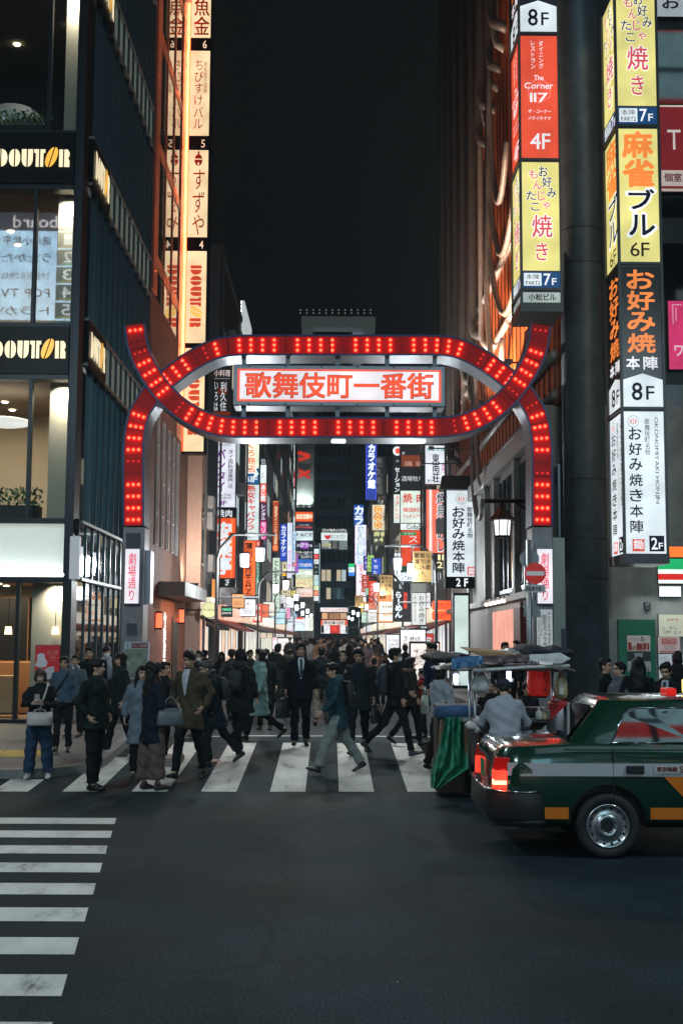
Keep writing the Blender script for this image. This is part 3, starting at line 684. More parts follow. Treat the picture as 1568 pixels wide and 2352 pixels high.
for a, b, z0, z1 in ((1152, 1182, 3.3, 6.3), (1200, 1214, 3.3, 6.3), (1262, 1290, 3.6, 5.6)):
    y0, y1 = WY(XR, b), WY(XR, a); m = MB(); m.box(XR - .012, XR - .003, y0, y1, z0, z1); f = m.build('window', DGLASS, rb)
    m = MB()
    for k in range(4): y = y0 + (y1 - y0) * k / 3; m.box(XR - .05, XR - .005, y - .03, y + .03, z0, z1)
    m.box(XR - .06, XR - .004, y0, y1, z0 - .1, z0); m.build('window_frame', DKF2, f)
m = MB(); m.box(XR - .5, XR, 25.3, 26.2, .27, 6.9); m.build('concrete_pier', mat('rough_concrete', (.2, .195, .18), .85, noise=.5, nscale=24), rb)
cx = P(1348, 1465, 25.2).x
m = MB(); m.tube([(cx, 25.25, .27), (cx, 25.25, 40)], .45, 40); m.build('round_column', mat('blue_grey_steel', (.10, .135, .165), .42, .3, noise=.3, nscale=3), rb, smooth=True)
m = MB()
for py in (1100, 1238, 1330, 600, 520): z = P(1348, py, 24.8).z; m.tube([(cx, 25.25, z), (cx, 25.25, z + .02)], .456, 40)
m.each('column_joint', mat('joint_dark', (.02, .022, .025), .7), rb)
fl = MB()
for y in (26.8, 29.2, 31.6, 34.0): fl.box(XR - .85, XR - .7, y - .1, y + .1, 8.12, 8.22); fl.box(XR - .7, XR, y - .02, y + .02, 8.14, 8.18)
for y in (36.0, 39.5, 43.0): fl.box(XR - 1.53, XR - 1.37, y - .1, y + .1, 8.16, 8.26); fl.box(XR - 1.37, XR, y - .02, y + .02, 8.18, 8.22)
fl.each('added_wall_light', mat('added_wall_light_body', (.04, .04, .045), .4), rb)  # made-up fixtures carrying the added wall washers
for y in (36.0, 39.5, 43.0): area_light('added_wall_wash', (XR - 1.45, y, 8.3), (.12, .2), 210, (1, .80, .68), (.16, .05, 1), parent=rb, spread=100)  # washers added to brighten the vertical pipes
for y in (26.8, 29.2, 31.6, 34.0): area_light('added_wall_wash', (XR - .78, y, 8.26), (.12, .2), 260, (1, .60, .40), (.22, .1, 1), parent=rb, spread=120)  # washers added to brighten the orange panels
# front along the main road
YF = 25.7
m = MB(); m.box(cx + .3, 18, YF, 32, .27, 40); m.build('front_wall', mat('dark_cladding', (.035, .042, .05), .5, .2, noise=.2, nscale=2), rb)
fxr = lambda px: P(px, 1465, YF).x
zr = lambda py: P(1540, py, YF).z
for a, b in ((70, 240), (440, 500), (560, 690)):
    m = MB(); m.box(fxr(1508), 12, YF - .03, YF - .004, zr(b), zr(a)); f = m.build('window', DGLASS, rb)
    if a == 70: m = MB(); m.box(fxr(1526), fxr(1533), YF - .2, YF - .05, zr(b), zr(a)); m.build('orange_post', mat('orange_post', (.5, .17, .02), .5, 0, .12, (1, .4, .05)), f)
m = MB(); m.box(fxr(1500), 12, YF - .06, YF - .004, zr(1240), zr(885)); m.build('grey_panel', mat('grey_panel', (.22, .27, .30), .5), rb)
m = MB()
for px, py, lum in ((1532, 360, 1), (1556, 362, 1)): 
    c = P(px, py, YF - .1); m.ball(c, .03, .03, .03, 8, 6)
m.each('downlight', glow((1, .8, .6), 6), rb)
# ================================================================== FAR STREET: a row of buildings on each side
BW = [mat('render_a', (.20, .19, .18), .8, noise=.25), mat('render_b', (.12, .125, .13), .8, noise=.25), mat('render_c', (.28, .25, .22), .8, noise=.25),
      mat('tile_d', (.09, .10, .115), .5, noise=.2), mat('render_e', (.33, .34, .35), .8, noise=.2)]
WIN = [mat('night_pane', (.01, .013, .016), .06), mat('lit_pane', (.3, .28, .22), .3, 0, .55, (1, .85, .6)), mat('cool_pane', (.25, .3, .3), .3, 0, .6, (.75, .95, 1))]
SHOP = [(1, .93, .85), (.82, .95, 1), (1, .75, .55), (.95, 1, 1), (1, .5, .35), (.88, .88, 1), (1, .9, .65)]
def street_building(side, y0, y1, xw, h, wm, label, sd, lum=1.0, shop=True, front=None):
    """a shop building beside the street: wall, window strips, lit shopfronts, an awning"""
    rr = random.Random(sd); s = side; X = s * xw
    t = thing('shop_building', label, 'building', (X, y0, .27), 'buildings lining the street')
    m = MB(); m.box(X, X + s * 9, y0, y1 - .05, .27, h); m.build('wall', front or wm, t)
    m = MB(); m.box(X - s * .08, X + s * 9.1, y0 - .06, y1 - .02, h, h + .25); m.build('roof', BW[1], t)
    n = max(1, int((y1 - y0) / 2.6)); nf = int((h - 3.6) / 3.1)
    for k in range(min(nf, 90 // n)):
        z0 = 4.5 + k * 3.1
        for i in range(n):
            m = MB(); a = y0 + (y1 - y0) * (i + .18) / n; b = y0 + (y1 - y0) * (i + .82) / n
            m.box(X - s * .015, X - s * .004, a, b, z0, z0 + 1.5, rr.choice((0, 0, 0, 1, 2)))
            for q0, q1 in ((z0 - .09, z0), (z0 + 1.5, z0 + 1.56)): m.box(X - s * .07, X - s * .003, a - .06, b + .06, q0, q1, 3)
            m.box(X - s * .04, X - s * .003, (a + b) / 2 - .03, (a + b) / 2 + .03, z0, z0 + 1.5, 3); m.build('window', WIN + [BW[4]], t)
    if shop:
        c = [rr.choice(SHOP) for _ in range(3)]
        for i in range(n):
            m = MB(); a = y0 + (y1 - y0) * (i + .08) / n; b = y0 + (y1 - y0) * (i + .92) / n
            m.box(X - s * .03, X - s * .004, a, b, .45, 2.6, 0); m.box(X - s * .05, X - s * .031, a + .2, a + .7, .8, 1.9, 1); m.box(X - s * .05, X - s * .031, b - .9, b - .3, 1.1, 2.3, 2)
            m.box(X - s * .05, X - s * .031, (a + b) / 2 - .02, (a + b) / 2 + .02, .45, 2.6, 3)
            m.build('shopfront', [glow(c[0], .75 * lum), glow(c[1], 1.15 * lum), glow(c[2], .9 * lum), DKF], t)
        m = MB(); m.box(X - s * .35, X - s * .004, y0 + .2, y1 - .3, 2.75, 3.35); m.build('fascia_sign', glow(rr.choice(SHOP), .8 * lum), t)
        m = MB(); m.add([(X - s * .004, y0 + .3, 2.72), (X - s * .004, y1 - .4, 2.72), (X - s * .9, y1 - .4, 2.35), (X - s * .9, y0 + .3, 2.35), (X - s * .004, y0 + .3, 2.62), (X - s * .004, y1 - .4, 2.62), (X - s * .9, y1 - .4, 2.27), (X - s * .9, y0 + .3, 2.27)],
                        [(0, 1, 2, 3), (7, 6, 5, 4), (0, 3, 7, 4), (3, 2, 6, 7), (2, 1, 5, 6), (1, 0, 4, 5)]); m.build('awning', mat('awning', rr.choice([(.03, .03, .03), (.25, .03, .02), (.03, .06, .05)]), .7), t)
    ac = MB()
    for i in range(3):
        y = y0 + rr.random() * (y1 - y0 - 1.2) + .2; z = 3.9 + rr.random() * max(.5, h - 6); ac.box(X - s * .35, X - s * .01, y, y + .8, z, z + .6)
    ac.each('air_conditioner', BW[4], t, bevel=.02)
    pk = MB(); pk.tube([(X - s * .1, y0 + .3, .3), (X - s * .1, y0 + .3, h)], .05, 6); pk.build('drain_pipe', BW[1], t)
    return t
SALM = mat('salmon_render', (.52, .36, .29), .8, noise=.15)
street_building(-1, 43.2, 50.4, 5.0, 6.5, BW[0], 'low set back shop building before the Thai sign', 9)
street_building(-1, 41.2, 43, 4.38, 9.6, BW[2], 'narrow building with a plain salmon end wall beside the tall cream sign tower', 1, front=SALM)
street_building(-1, 50.6, 63, 4.75, 18.4, BW[3], 'dark ribbed building behind the white and purple Thai sign', 2)
street_building(-1, 63.2, 78, 4.5, 12.5, BW[1], 'grey shop building behind the orange vertical sign', 3)
street_building(-1, 78.2, 96, 4.55, 15, BW[4], 'pale building behind the pale green pork cutlet sign', 4)
street_building(-1, 96.2, 122, 4.6, 21, BW[0], 'brownish building behind the blue karaoke sign', 5)
street_building(-1, 122.2, 148, 4.5, 30, BW[4], 'tall pale tower block left of the red letter tower', 6)
street_building(1, 48.3, 60, 4.7, 11.5, BW[1], 'dark building behind the white mahjong sign', 12)
street_building(1, 60.2, 75, 4.6, 13.5, BW[3], 'slate building behind the red barbecue sign', 13)
street_building(1, 75.2, 98, 4.7, 12.6, BW[2], 'beige building behind the banner lamp posts', 14)
street_building(1, 98.2, 125, 4.6, 16.5, BW[1], 'dark building behind the tall blue neon sign', 15)
street_building(1, 125.2, 150, 4.5, 17, BW[0], 'brownish building behind the comic cafe sign', 16)
street_building(1, 150.2, 185, 4.9, 15.5, BW[4], 'pale building with a convenience store at the far right end', 17)
# the tower with the big red letters
Yt = 150
def PX(px, Y): return P(px, 1465, Y).x
def PZ(py, Y): return P(760, py, Y).z
t = thing('letter_tower', 'narrow grey lit tower with big red letters down its front', 'tower', (PX(697, Yt), Yt, .27))
x0, x1 = PX(678.5, Yt), PX(718, Yt)
m = MB(); m.box(x0, x1, Yt, Yt + 14, .27, PZ(940, Yt)); m.build('wall', mat('tower_concrete', (.42, .44, .42), .7, noise=.2, nscale=.8), t)
FT = lambda x, y: ((602.8 + x * .2074 - 678.5) / (718 - 678.5), (1167 - (1004.7 + y * .2074)) / (1167 - 1015))
fc = Face((x0, Yt, PZ(1167, Yt)), (x1 - x0, 0, 0), (0, 0, PZ(1015, Yt) - PZ(1167, Yt)), .05)
RED = glow((.8, .04, .02), .75)
for poly in ([(372, 150), (512, 190), (512, 232), (380, 276), (380, 235), (455, 212), (372, 190)], [(385, 345), (450, 385), (508, 360), (508, 395), (475, 408), (512, 430), (512, 468), (445, 430), (382, 455), (382, 420), (418, 408), (385, 385)],
             [(375, -60), (510, -60), (510, -22), (375, -22)], [(375, 20), (510, 20), (510, 58), (375, 58)]):
    fc.mark([FT(x, y) for x, y in poly], RED)
fc.build(t, 'x', 'letter')
m = MB()
for px in (684, 697, 710): c = P(px, 1166, Yt - .8); m.box(c.x - .12, c.x + .12, c.y, c.y + .2, c.z - .05, c.z + .1)
m.each('floodlight', glow((.9, 1, .95), 6), t)
for px in (684, 697, 710):
    c = P(px, 1166, Yt - .6); area_light('flood', (c.x, c.y, c.z + .12), (.3, .3), 26, (.85, 1, .95), (0, .35, 1), parent=t, spread=90)
m = MB(); m.box(x0 - .2, x1 + .2, Yt - 1.1, Yt, PZ(1176, Yt), PZ(1167, Yt)); m.build('ledge', BW[1], t)
# end of the street: dark office block, with the coffee shop below, lights in a few rooms
Ye = 196
t = thing('office_tower', 'dark office tower closing the far end of the street with a lit rooftop box', 'tower', (0, Ye, .27))
xa, xb = PX(713, Ye), PX(806, Ye)
m = MB(); m.box(xa, xb, Ye, Ye + 25, .27, PZ(762, Ye)); m.build('wall', mat('tower_dark', (.055, .13, .17), .5), t)
m = MB(); m.box(PX(713, Ye), PX(834, Ye), Ye + 8, Ye + 24, PZ(775, Ye), PZ(735, Ye)); m.build('rooftop_box', mat('roof_box_pale', (.3, .33, .38), .6, 0, .16, (.6, .75, 1)), t)
m = MB(); m.box(PX(683, Ye), PX(864, Ye), Ye + 7, Ye + 25, PZ(727, Ye), PZ(701, Ye)); m.build('roof_deck', mat('roof_deck', (.16, .18, .18), .6, 0, .05, (.7, .9, .85)), t)
m = MB()
for k in range(6):
    x = PX(690 + k * 33, Ye); m.tube([(x, Ye + 8, PZ(701, Ye)), (x, Ye + 8, PZ(689, Ye))], .08, 5)
m.each('antenna', BW[4], t)
m = MB()
for r in range(2):
    for k in range(12): c = P(690 + k * 14.6, 712 + r * 7, Ye + 6.9); m.box(c.x - .09, c.x + .09, c.y, c.y + .05, c.z - .09, c.z + .09)
m.each('roof_lamp', glow((.9, 1, .95), .3), t)
rr = random.Random(5); m = MB(); fm_ = MB()
for r in range(11):
    for k in range(8):
        z = 8.2 + r * 2.9; x = xa + (xb - xa) * (k + .08) / 8; x2 = xa + (xb - xa) * (k + .92) / 8
        if r < 3: q = rr.choice((0, 0, 1, 1, 2)) if r == 1 else rr.choice((0, 0, 0, 0, 1))
        else: q = 0
        m = MB(); m.box(x, x2, Ye - .05, Ye - .005, z, z + 1.8, q); m.build('window', WIN, t)
t2 = thing('side_tower', 'plain dark blue tower standing right of the street end', 'tower', (2, 215, .27)); m = MB(); m.box(PX(798, 215), PX(900, 215), 215, 240, .27, PZ(1090, 215)); m.build('wall', mat('blue_tower', (.06, .11, .14), .6), t2)
m = MB(); m.box(PX(790, 214), PX(842, 214), 214, 214.95, PZ(1300, 214), PZ(1160, 214)); m.build('annex', mat('blue_annex', (.045, .08, .10), .6), t2)
t3 = thing('background_tower', 'dark slab of a tower behind the left row of signs', 'tower', (-14, 210, .27)); m = MB(); m.box(PX(600, 210), PX(716, 210), 210, 235, .27, PZ(1010, 210)); m.build('wall', mat('blue_tower', (.06, .11, .14), .6), t3)
# pale lit slab visible between the left signs
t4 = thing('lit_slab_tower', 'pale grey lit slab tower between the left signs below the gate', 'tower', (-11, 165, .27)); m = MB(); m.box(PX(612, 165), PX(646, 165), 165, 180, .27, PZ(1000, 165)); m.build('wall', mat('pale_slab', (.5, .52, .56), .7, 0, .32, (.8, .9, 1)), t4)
# billboard with lamps on the roof, left
Yb = 62.5
t = thing('roof_billboard', 'roof billboard seen edge on with a column of lamps, left of the sky', 'billboard', (PX(550, Yb), Yb, 18.4))
m = MB(); m.box(PX(545, Yb), PX(551, Yb), Yb, Yb + 6, PZ(760, Yb), PZ(692, Yb)); m.build('panel', mat('panel_white', (.6, .62, .62), .6, 0, .5, (.9, 1, 1)), t)
m = MB(); lp_ = MB()
for k in range(7):
    c = P(556, 694 + k * 9.3, Yb + .5 + k * .5); m.tube([(PX(550, Yb), c.y, c.z), c], .03, 5); lp_.box(c.x - .05, c.x + .14, c.y - .1, c.y + .1, c.z - .06, c.z + .04)
m.each('lamp_arm', DKF, t); lp_.each('lamp', glow((.85, .95, 1), 5), t)
# ================================================================== BEHIND THE CAMERA: the far side of the main road, seen only in reflections and by its light
t = thing('screen_building', 'building across the main road carrying a big video screen', 'building', (-22, -32, 0))
m = MB(); m.box(-34, -12, -48, -32, 0, 38); m.build('wall', BW[1], t)
def back_screen(name, label, x0, x1, z0, z1, y, items, bgc, lum, cat='screen'):
    tt = thing(name, label, cat, (x1, y, z0)); m = MB(); m.box(x0, x1, y - .3, y, z0, z1); m.build('housing', DKF, tt)
    fc = Face((x1, y, z0), (x0 - x1, 0, 0), (0, 0, z1 - z0), .02); fc.field(0, 0, 1, 1, glow(bgc, lum))
    for it in items:
        if it[0] == 'p': fc.field(*it[1:5], glow(it[5], it[6]))
        else: fc.text(it[1], it[0], *it[2:6], glow(it[6], it[7]) if it[7] else BLACKW, .015)
    fc.build(tt, 'screen_face'); return tt
x0s, x1s = PX(-60, 1), PX(160, 1)
SX0, SX1 = P(-70, 1465, 77).x, P(160, 1465, 77).x; SZ0, SZ1 = P(60, 735, 77).z, P(60, 488, 77).z
its = [('p', 0, .83, 1, 1, (.25, .3, .42), 2.5), ('h', 'billboard', .05, .86, .7, .97, (1, 1, 1), 9)]
rk = ['送は小松平', 'うたかた', 'カナダ SEKAI OWARI', 'POP TV', 'トうか']
for i in range(5):
    v1 = .82 - i * .165; its += [('p', .0, v1 - .15, .24, v1, (.12, .18, .22), 2.0), ('h', '12345'[i], .08, v1 - .12, .17, v1 - .02, (.9, 1, 1), 9), ('h', rk[i], .3, v1 - .12, .8, v1 - .04, (.02, .03, .05), 0)]
    its += [('p', .05, v1 - .148, .2, v1 - .128, (.3, 1, .5) if i == 1 else (1, .85, .2), 3)]
back_screen('video_screen', 'big video screen with a ranking list of five rows', SX0, SX1, SZ0, SZ1, -31, its, (.50, .78, 1), 13)
t = thing('opposite_building', 'building across the main road with rows of lit windows', 'building', (6, -32, 0)); m = MB(); m.box(-11.8, 34, -48, -32, 0, 56); m.build('wall', mat('opposite_wall', (.025, .03, .036), .7), t)
m = MB()
for r in range(7):
    for k in range(14): m = MB(); m.box(-10 + k * 3.1, -7.9 + k * 3.1, -31.97, -31.9, 4.6 + r * 3.3, 6.6 + r * 3.3, (k * 7 + r * 5) % 3); m.build('window', WIN, t)
back_screen('roadside_sign', 'wide white and red sign across the main road', -9, 10, 3.2, 4.4, -30.8, [('p', .0, 0, 1, .2, (1, .1, .05), 5)], (.75, .92, 1), 5, 'sign')
back_screen('roadside_sign', 'tall teal sign across the main road', 2, 9, 8, 22, -30.8, [], (.40, .85, 1), 5, 'sign')
back_screen('roadside_sign', 'tall panelled sign across the main road by the corner', 7, 27, 33, 52, -30.8, [('p', 0, .62, 1, .70, (.9, .06, .05), 1.4), ('p', 0, .30, 1, .36, (.9, .06, .05), 1.4), ('p', .48, 0, .5, 1, (.02, .02, .03), .1), ('p', 0, .82, 1, .84, (.02, .02, .03), .1), ('p', 0, .46, 1, .48, (.02, .02, .03), .1), ('p', 0, .14, 1, .16, (.02, .02, .03), .1)], (.50, .90, 1), 1.5, 'sign')
# ================================================================== THE GATE
YG, GD = 23.0, .72
gate = thing('street_gate', 'red arched street gate studded with bulbs and a white name board across its middle', 'gate', (0, YG, .27))
def g2(px, py): p = P(px, py, YG); return Vector((p.x, p.z))
def smooth(pts, n=10):
    out = []; q = [pts[0]] + pts + [pts[-1]]
    for i in range(1, len(q) - 2):
        for k in range(n):
            t = k / n; a, b, c, d = q[i - 1], q[i], q[i + 1], q[i + 2]
            out.append(.5 * ((2 * b) + (c - a) * t + (2 * a - 5 * b + 4 * c - d) * t * t + (3 * b - a - 3 * c + d) * t ** 3))
    out.append(pts[-1]); return out
mir = lambda pts: [(1551 - x, y) for x, y in pts]
bandA_l = [(306, 1207), (306, 1130), (306, 1060), (308, 1005), (318, 955), (338, 918), (362, 888), (398, 858), (440, 828), (490, 803), (540, 793), (640, 792), (775, 792)]
bandB_l = [(310, 746), (316, 790), (330, 830), (353, 870), (384, 910), (425, 945), (475, 970), (530, 981), (640, 982), (775, 982)]
HW = .205
def ribbon(pts2, y0, y1, hw, mb_side, mb_face, rim):
    """a box-section band that follows pts2 in the plane of the gate"""
    n = len(pts2); L, Rr_, L2, R2 = [], [], [], []
    for i, p in enumerate(pts2):
        t = (pts2[min(i + 1, n - 1)] - pts2[max(i - 1, 0)]).normalized(); nn = Vector((-t.y, t.x))
        L.append(p + nn * hw); Rr_.append(p - nn * hw); L2.append(p + nn * (hw - .035)); R2.append(p - nn * (hw - .035))
    v3 = lambda q, y: (q.x, y, q.y)
    for i in range(n - 1):
        for A in (L, Rr_): mb_side.quad(v3(A[i], y0), v3(A[i + 1], y0), v3(A[i + 1], y1), v3(A[i], y1), 0)
        mb_side.quad(v3(L[i], y1), v3(L[i + 1], y1), v3(Rr_[i + 1], y1), v3(Rr_[i], y1), 0)
        for A, B in ((L, L2), (R2, Rr_)): rim.quad(v3(A[i], y0), v3(A[i + 1], y0), v3(B[i + 1], y0), v3(B[i], y0))
        for A in (L2, R2): rim.quad(v3(A[i], y0), v3(A[i + 1], y0), v3(A[i + 1], y0 + .03), v3(A[i], y0 + .03))
        mb_face.quad(v3(L2[i], y0 + .02), v3(L2[i + 1], y0 + .02), v3(R2[i + 1], y0 + .02), v3(R2[i], y0 + .02))
    for i in (0, n - 1):
        rim.quad(v3(L[i], y0), v3(L2[i], y0), v3(R2[i], y0), v3(Rr_[i], y0))
        mb_side.quad(v3(L[i], y0), v3(Rr_[i], y0), v3(Rr_[i], y1), v3(L[i], y1))
STEEL = mat('brushed_steel', (.23, .25, .29), .36, .85)
BLUE = mat('rim_blue', (.02, .03, .10), .35, .3)
REDP = mat('gate_red', (.62, .012, .012), .5, 0, .022, (1, .02, .02), .2)
LIT, DIM = glow((1, .042, .018), 11), glow((1, .04, .03), 1.0)
OFF = mat('bulb_off', (.22, .05, .05), .3)
rows = []
for nm, l, yo in (('A', bandA_l, .012), ('B', bandB_l, -.03)):
    pts = [g2(*p) for p in l] + [g2(*p) for p in reversed(mir(l)[:-1])]
    cv = smooth(pts, 8); sb, fb, rb_ = MB(), MB(), MB()
    ribbon(cv, YG + yo, YG + GD + yo * .5, HW, sb, fb, rb_)
    sb.build('band_casing', STEEL, gate, fixn=True, smooth=False); fb.build('band_face', REDP, gate); rb_.build('band_rim', BLUE, gate)
    # joints between the panels
    jb = MB()
    for q in range(10, len(cv) - 6, 17):
        t_ = (cv[q + 1] - cv[q - 1]).normalized(); nn_ = Vector((-t_.y, t_.x)) * (HW - .035); a_, b_ = cv[q] - t_ * .008, cv[q] + t_ * .008
        jb.quad(*[(v_.x, YG + yo + .014, v_.y) for v_ in (a_ - nn_, b_ - nn_, b_ + nn_, a_ + nn_)])
    jb.each('panel_joint', mat('joint_red', (.05, .004, .004), .7), gate)
    # walk along and set rows of three bulbs
    d = [0]
    for i in range(1, len(cv)): d.append(d[-1] + (cv[i] - cv[i - 1]).length)
    N = round(d[-1] / .222); 
    for k in range(N):
        s = (k + .5) * d[-1] / N; i = max(j for j in range(len(cv)) if d[j] <= s); i = min(i, len(cv) - 2)
        f = (s - d[i]) / max(1e-6, d[i + 1] - d[i]); p = cv[i].lerp(cv[i + 1], f); t = (cv[i + 1] - cv[i]).normalized()
        if nm == 'A':
            px_ = 760 + p.x / YG * F; py_ = 1465 - (p.y - 2) / YG * F
            if any((px_ - a) ** 2 + (py_ - b) ** 2 < 33 ** 2 for a, b in ((352, 900), (1199, 900))): continue
        rows.append((p, Vector((-t.y, t.x)), YG + yo, k, nm))
bulbs = []; extra = MB(); exl = [LIT, DIM, OFF]
for p, nn, y, k, nm in rows:
    ph = (k + (0 if nm == 'A' else 3)) % (5 if abs(p.x) < 2.2 else 6); st = 2 if ph == 4 else (1 if ph == 5 else 0)
    for j in (-1, 0, 1): bulbs.append((p + nn * (.1 * j), y, st))
bulbs.sort(key=lambda b: b[2])
BME = {}
for st in (0, 1, 2):
    mb = MB(); r = (.029, .02, .019)[st]; mb.ball((0, 0, 0), r, r * .9, r, 10, 6); BME[st] = mb.mesh('bulb', [exl[st]], smooth=True)
for i, (p, y, st) in enumerate(bulbs):
    if i < 100:
        o = bpy.data.objects.new('bulb', BME[st]); COL.objects.link(o); o.parent = gate; o.location = Vector((p.x, y + .005, p.y)) - gate.location
    else:
        r = (.029, .02, .019)[st]; extra.ball((p.x, y + .005, p.y), r, r * .9, r, 8, 5, st)
tag(extra.build('bulb', exl, gate, smooth=True), kind='stuff')
# name board
a, b = g2(535, 931), g2(1022, 840)
m = MB(); m.box(a.x, b.x, YG + .02, YG + .62, a.y, b.y); m.build('board_box', mat('board_frame', (.30, .32, .36), .4, .6), gate, bevel=.02)
fc = Face((a.x + .08, YG + .02, a.y + .085), (b.x - a.x - .16, 0, 0), (0, 0, b.y - a.y - .17), .004)
fc.field(0, 0, 1, 1, glow((1, .10, .05), 1.0)); fc.field(.012, .06, .988, .94, glow((.93, .86, .90), .95))
dark = mat('letter_outline', (.45, .01, .01), .5)
fc.text('歌舞伎町一番街', 'h', .040, .115, .960, .885, dark, .036); fc.text('歌舞伎町一番街', 'h', .043, .13, .957, .87, glow((1, .085, .02), 1.0), .024, 1)
fc.build(gate, 'board_face', 'board_lettering')
m = MB()
for k in range(6):
    for zz in (a.y + .035, b.y - .035): m.ball((a.x + .3 + k * (b.x - a.x - .6) / 5, YG + .02, zz), .018, .012, .018, 8, 5)
m.each('board_bolt', mat('bolt', (.05, .05, .05), .4), gate)
m = MB()
for px in (558, 660, 775, 890, 1000):
    q0 = g2(px, 842); q1 = g2(px, 810); m.box(q0.x - .04, q0.x + .04, YG + .2, YG + .3, q0.y - .02, q1.y + .1)
    q0 = g2(px, 929); q1 = g2(px, 962); m.box(q0.x - .04, q0.x + .04, YG + .2, YG + .3, q1.y - .05, q0.y + .02)
q0, q1 = g2(530, 962), g2(1020, 962); m.box(q0.x, q1.x, YG + .15, YG + .35, q0.y - .02, q0.y + .06)
m.each('board_strut', mat('strut_steel', (.22, .24, .27), .45, .6), gate)
m = MB()
for px in (585, 777, 960):
    c = P(px, 1014, YG + .35); m.box(c.x - .13, c.x + .13, YG + .25, YG + .45, c.z - .01, c.z + .03)
m.each('downlight', glow((.9, 1, .98), 12), gate)
for px in (585, 777, 960):
    c = P(px, 1014, YG + .35); area_light('gate_lamp', (c.x, c.y, c.z - .03), (.25, .2), 105, (.87, 1, .97), (0, -.35, -1), parent=gate, spread=150)
# posts
for sgn in (-1, 1):
    px0, px1 = (281, 332) if sgn < 0 else (1222, 1270)
    a, b = g2(px0, 1212), g2(px1, 1212); 
    m = MB(); m.box(a.x, b.x, YG + .06, YG + GD - .04, .3, a.y + .02); m.build('post', mat('post_steel', (.22, .205, .215), .42, .5, noise=.3, nscale=3), gate, bevel=.02)
    m = MB()
    if sgn < 0:
        m.box(a.x + .07, a.x + .34, YG + .045, YG + .06, g2(0, 1258).y, g2(0, 1222).y); m.box(a.x + .12, a.x + .32, YG + .045, YG + .06, g2(0, 1458).y, g2(0, 1430).y)
        m.each('grille', mat('grille_dark', (.05, .055, .065), .5), gate)
    s0, s1 = ((287, 322) if sgn < 0 else (1233, 1266)); sa, sb_ = g2(s0, 1386), g2(s1, 1262)
    m = MB(); m.box(sa.x - .02, sb_.x + .02, YG - .05, YG + .06, sa.y - .02, sb_.y + .02); sg = m.build('street_name_box', STEEL, gate, bevel=.01)
    fc = Face((sa.x, YG - .05, sa.y), (sb_.x - sa.x, 0, 0), (0, 0, sb_.y - sa.y), .003); fc.field(0, 0, 1, 1, glow((1, .93, 1), .9))
    fc.text('劇場通り', 'v', .22, .05, .78, .93, glow((.85, .03, .10), .85), .012); fc.build(sg)
    if sgn < 0:
        m = MB(); m.box(b.x, b.x + .1, YG + .2, YG + .6, sa.y, sb_.y); sg = m.build('street_name_box', STEEL, gate)
        fc = Face((b.x + .1, YG + .22, sa.y + .03), (0, .36, 0), (0, 0, sb_.y - sa.y - .06), .003); fc.field(0, 0, 1, 1, glow((1, .9, 1), .8)); fc.text('劇場通り', 'v', .2, .05, .8, .95, glow((.85, .03, .1), .8)); fc.build(sg)
        m = MB(); q0, q1 = g2(284, 1560), g2(343, 1474); m.box(q0.x, q1.x, YG - .04, YG + .05, q0.y, q1.y); sg = m.build('map_board', mat('map_frame', (.4, .42, .45), .5), gate)
        fc = Face((q0.x + .02, YG - .04, q0.y + .02), (q1.x - q0.x - .04, 0, 0), (0, 0, q1.y - q0.y - .04), .003)
        fc.field(0, .84, 1, 1, mat('map_white', (.5, .52, .55), .5)); fc.field(.28, .85, 1, .99, mat('map_maroon', (.2, .02, .035), .5)); fc.field(.02, .02, .98, .82, mat('map_green', (.22, .26, .2), .5, noise=.5, nscale=9))
        fc.text('ようこそ歌舞', 'h', .3, .88, .97, .96, mat('map_letter', (.7, .6, .6), .5)); fc.text('i', 'h', .1, .88, .16, .97, mat('map_blue', (.05, .1, .3), .5)); fc.build(sg)

# ================================================================== THE TWO TALL SIGN TOWERS ON THE RIGHT
def text_tower(name, label, X0, X1, Y, dep, yt, yb, rows_, capy):
    """two-faced lit tower; rows_ = (py top, py bottom, drawing function(face, v0, v1))"""
    zt, zb2 = P(1300, yt, Y).z, P(1300, yb, Y).z
    t = thing(name, label, 'sign', (X0, Y, zb2), 'tall sign towers on the right')
    FRM = mat('tower_frame', (.10, .10, .105), .45, .4)
    m = MB(); b = .05
    m.box(X0 + b, X1 - b, Y + .03, Y + dep - .03, zb2 - .1, zt)
    for xx in (X0, X1 - b): 
        for yy in (Y, Y + dep - b): m.box(xx, xx + b, yy, yy + b, zb2 - .12, zt)
    m.box(X0 - .003, X1 + .003, Y - .003, Y + dep + .003, zb2 - .14, zb2)
    for r in rows_:
        z = P(1300, r[1], Y).z; m.box(X0 - .004, X1 + .004, Y - .004, Y + dep, z - .025, z + .025)
    m.build('frame', FRM, t)
    m = MB(); m.box(X0 + b, X1 - b, Y + dep - .028, Y + dep - .02, zb2 + .1, zt); m.build('added_back_glow', glow((.95, .85, .6), .95), t)  # unseen glowing back, added to light the wall behind the tower
    for which in (0, 1):
        for (ya, yb_, fn) in rows_:
            z1, z0 = P(1300, ya, Y).z - .03, P(1300, yb_, Y).z + .03
            if which == 0: fc = Face((X0 + b, Y + .028, z0), (X1 - X0 - 2 * b, 0, 0), (0, 0, z1 - z0), .0035)
            else: fc = Face((X0 + b - .0, Y + dep - b, z0), (0, -(dep - 2 * b), 0), (0, 0, z1 - z0), .0035); 
            fn(fc); fc.build(t, 'sign_panel')
    return t
YEL = glow((.93, .84, .28), .88); WHT = glow((.80, .89, .93), .95); NAVY = mat('ink_navy', (.006, .012, .045), .5); INK = mat('ink_black', (.008, .008, .01), .5)
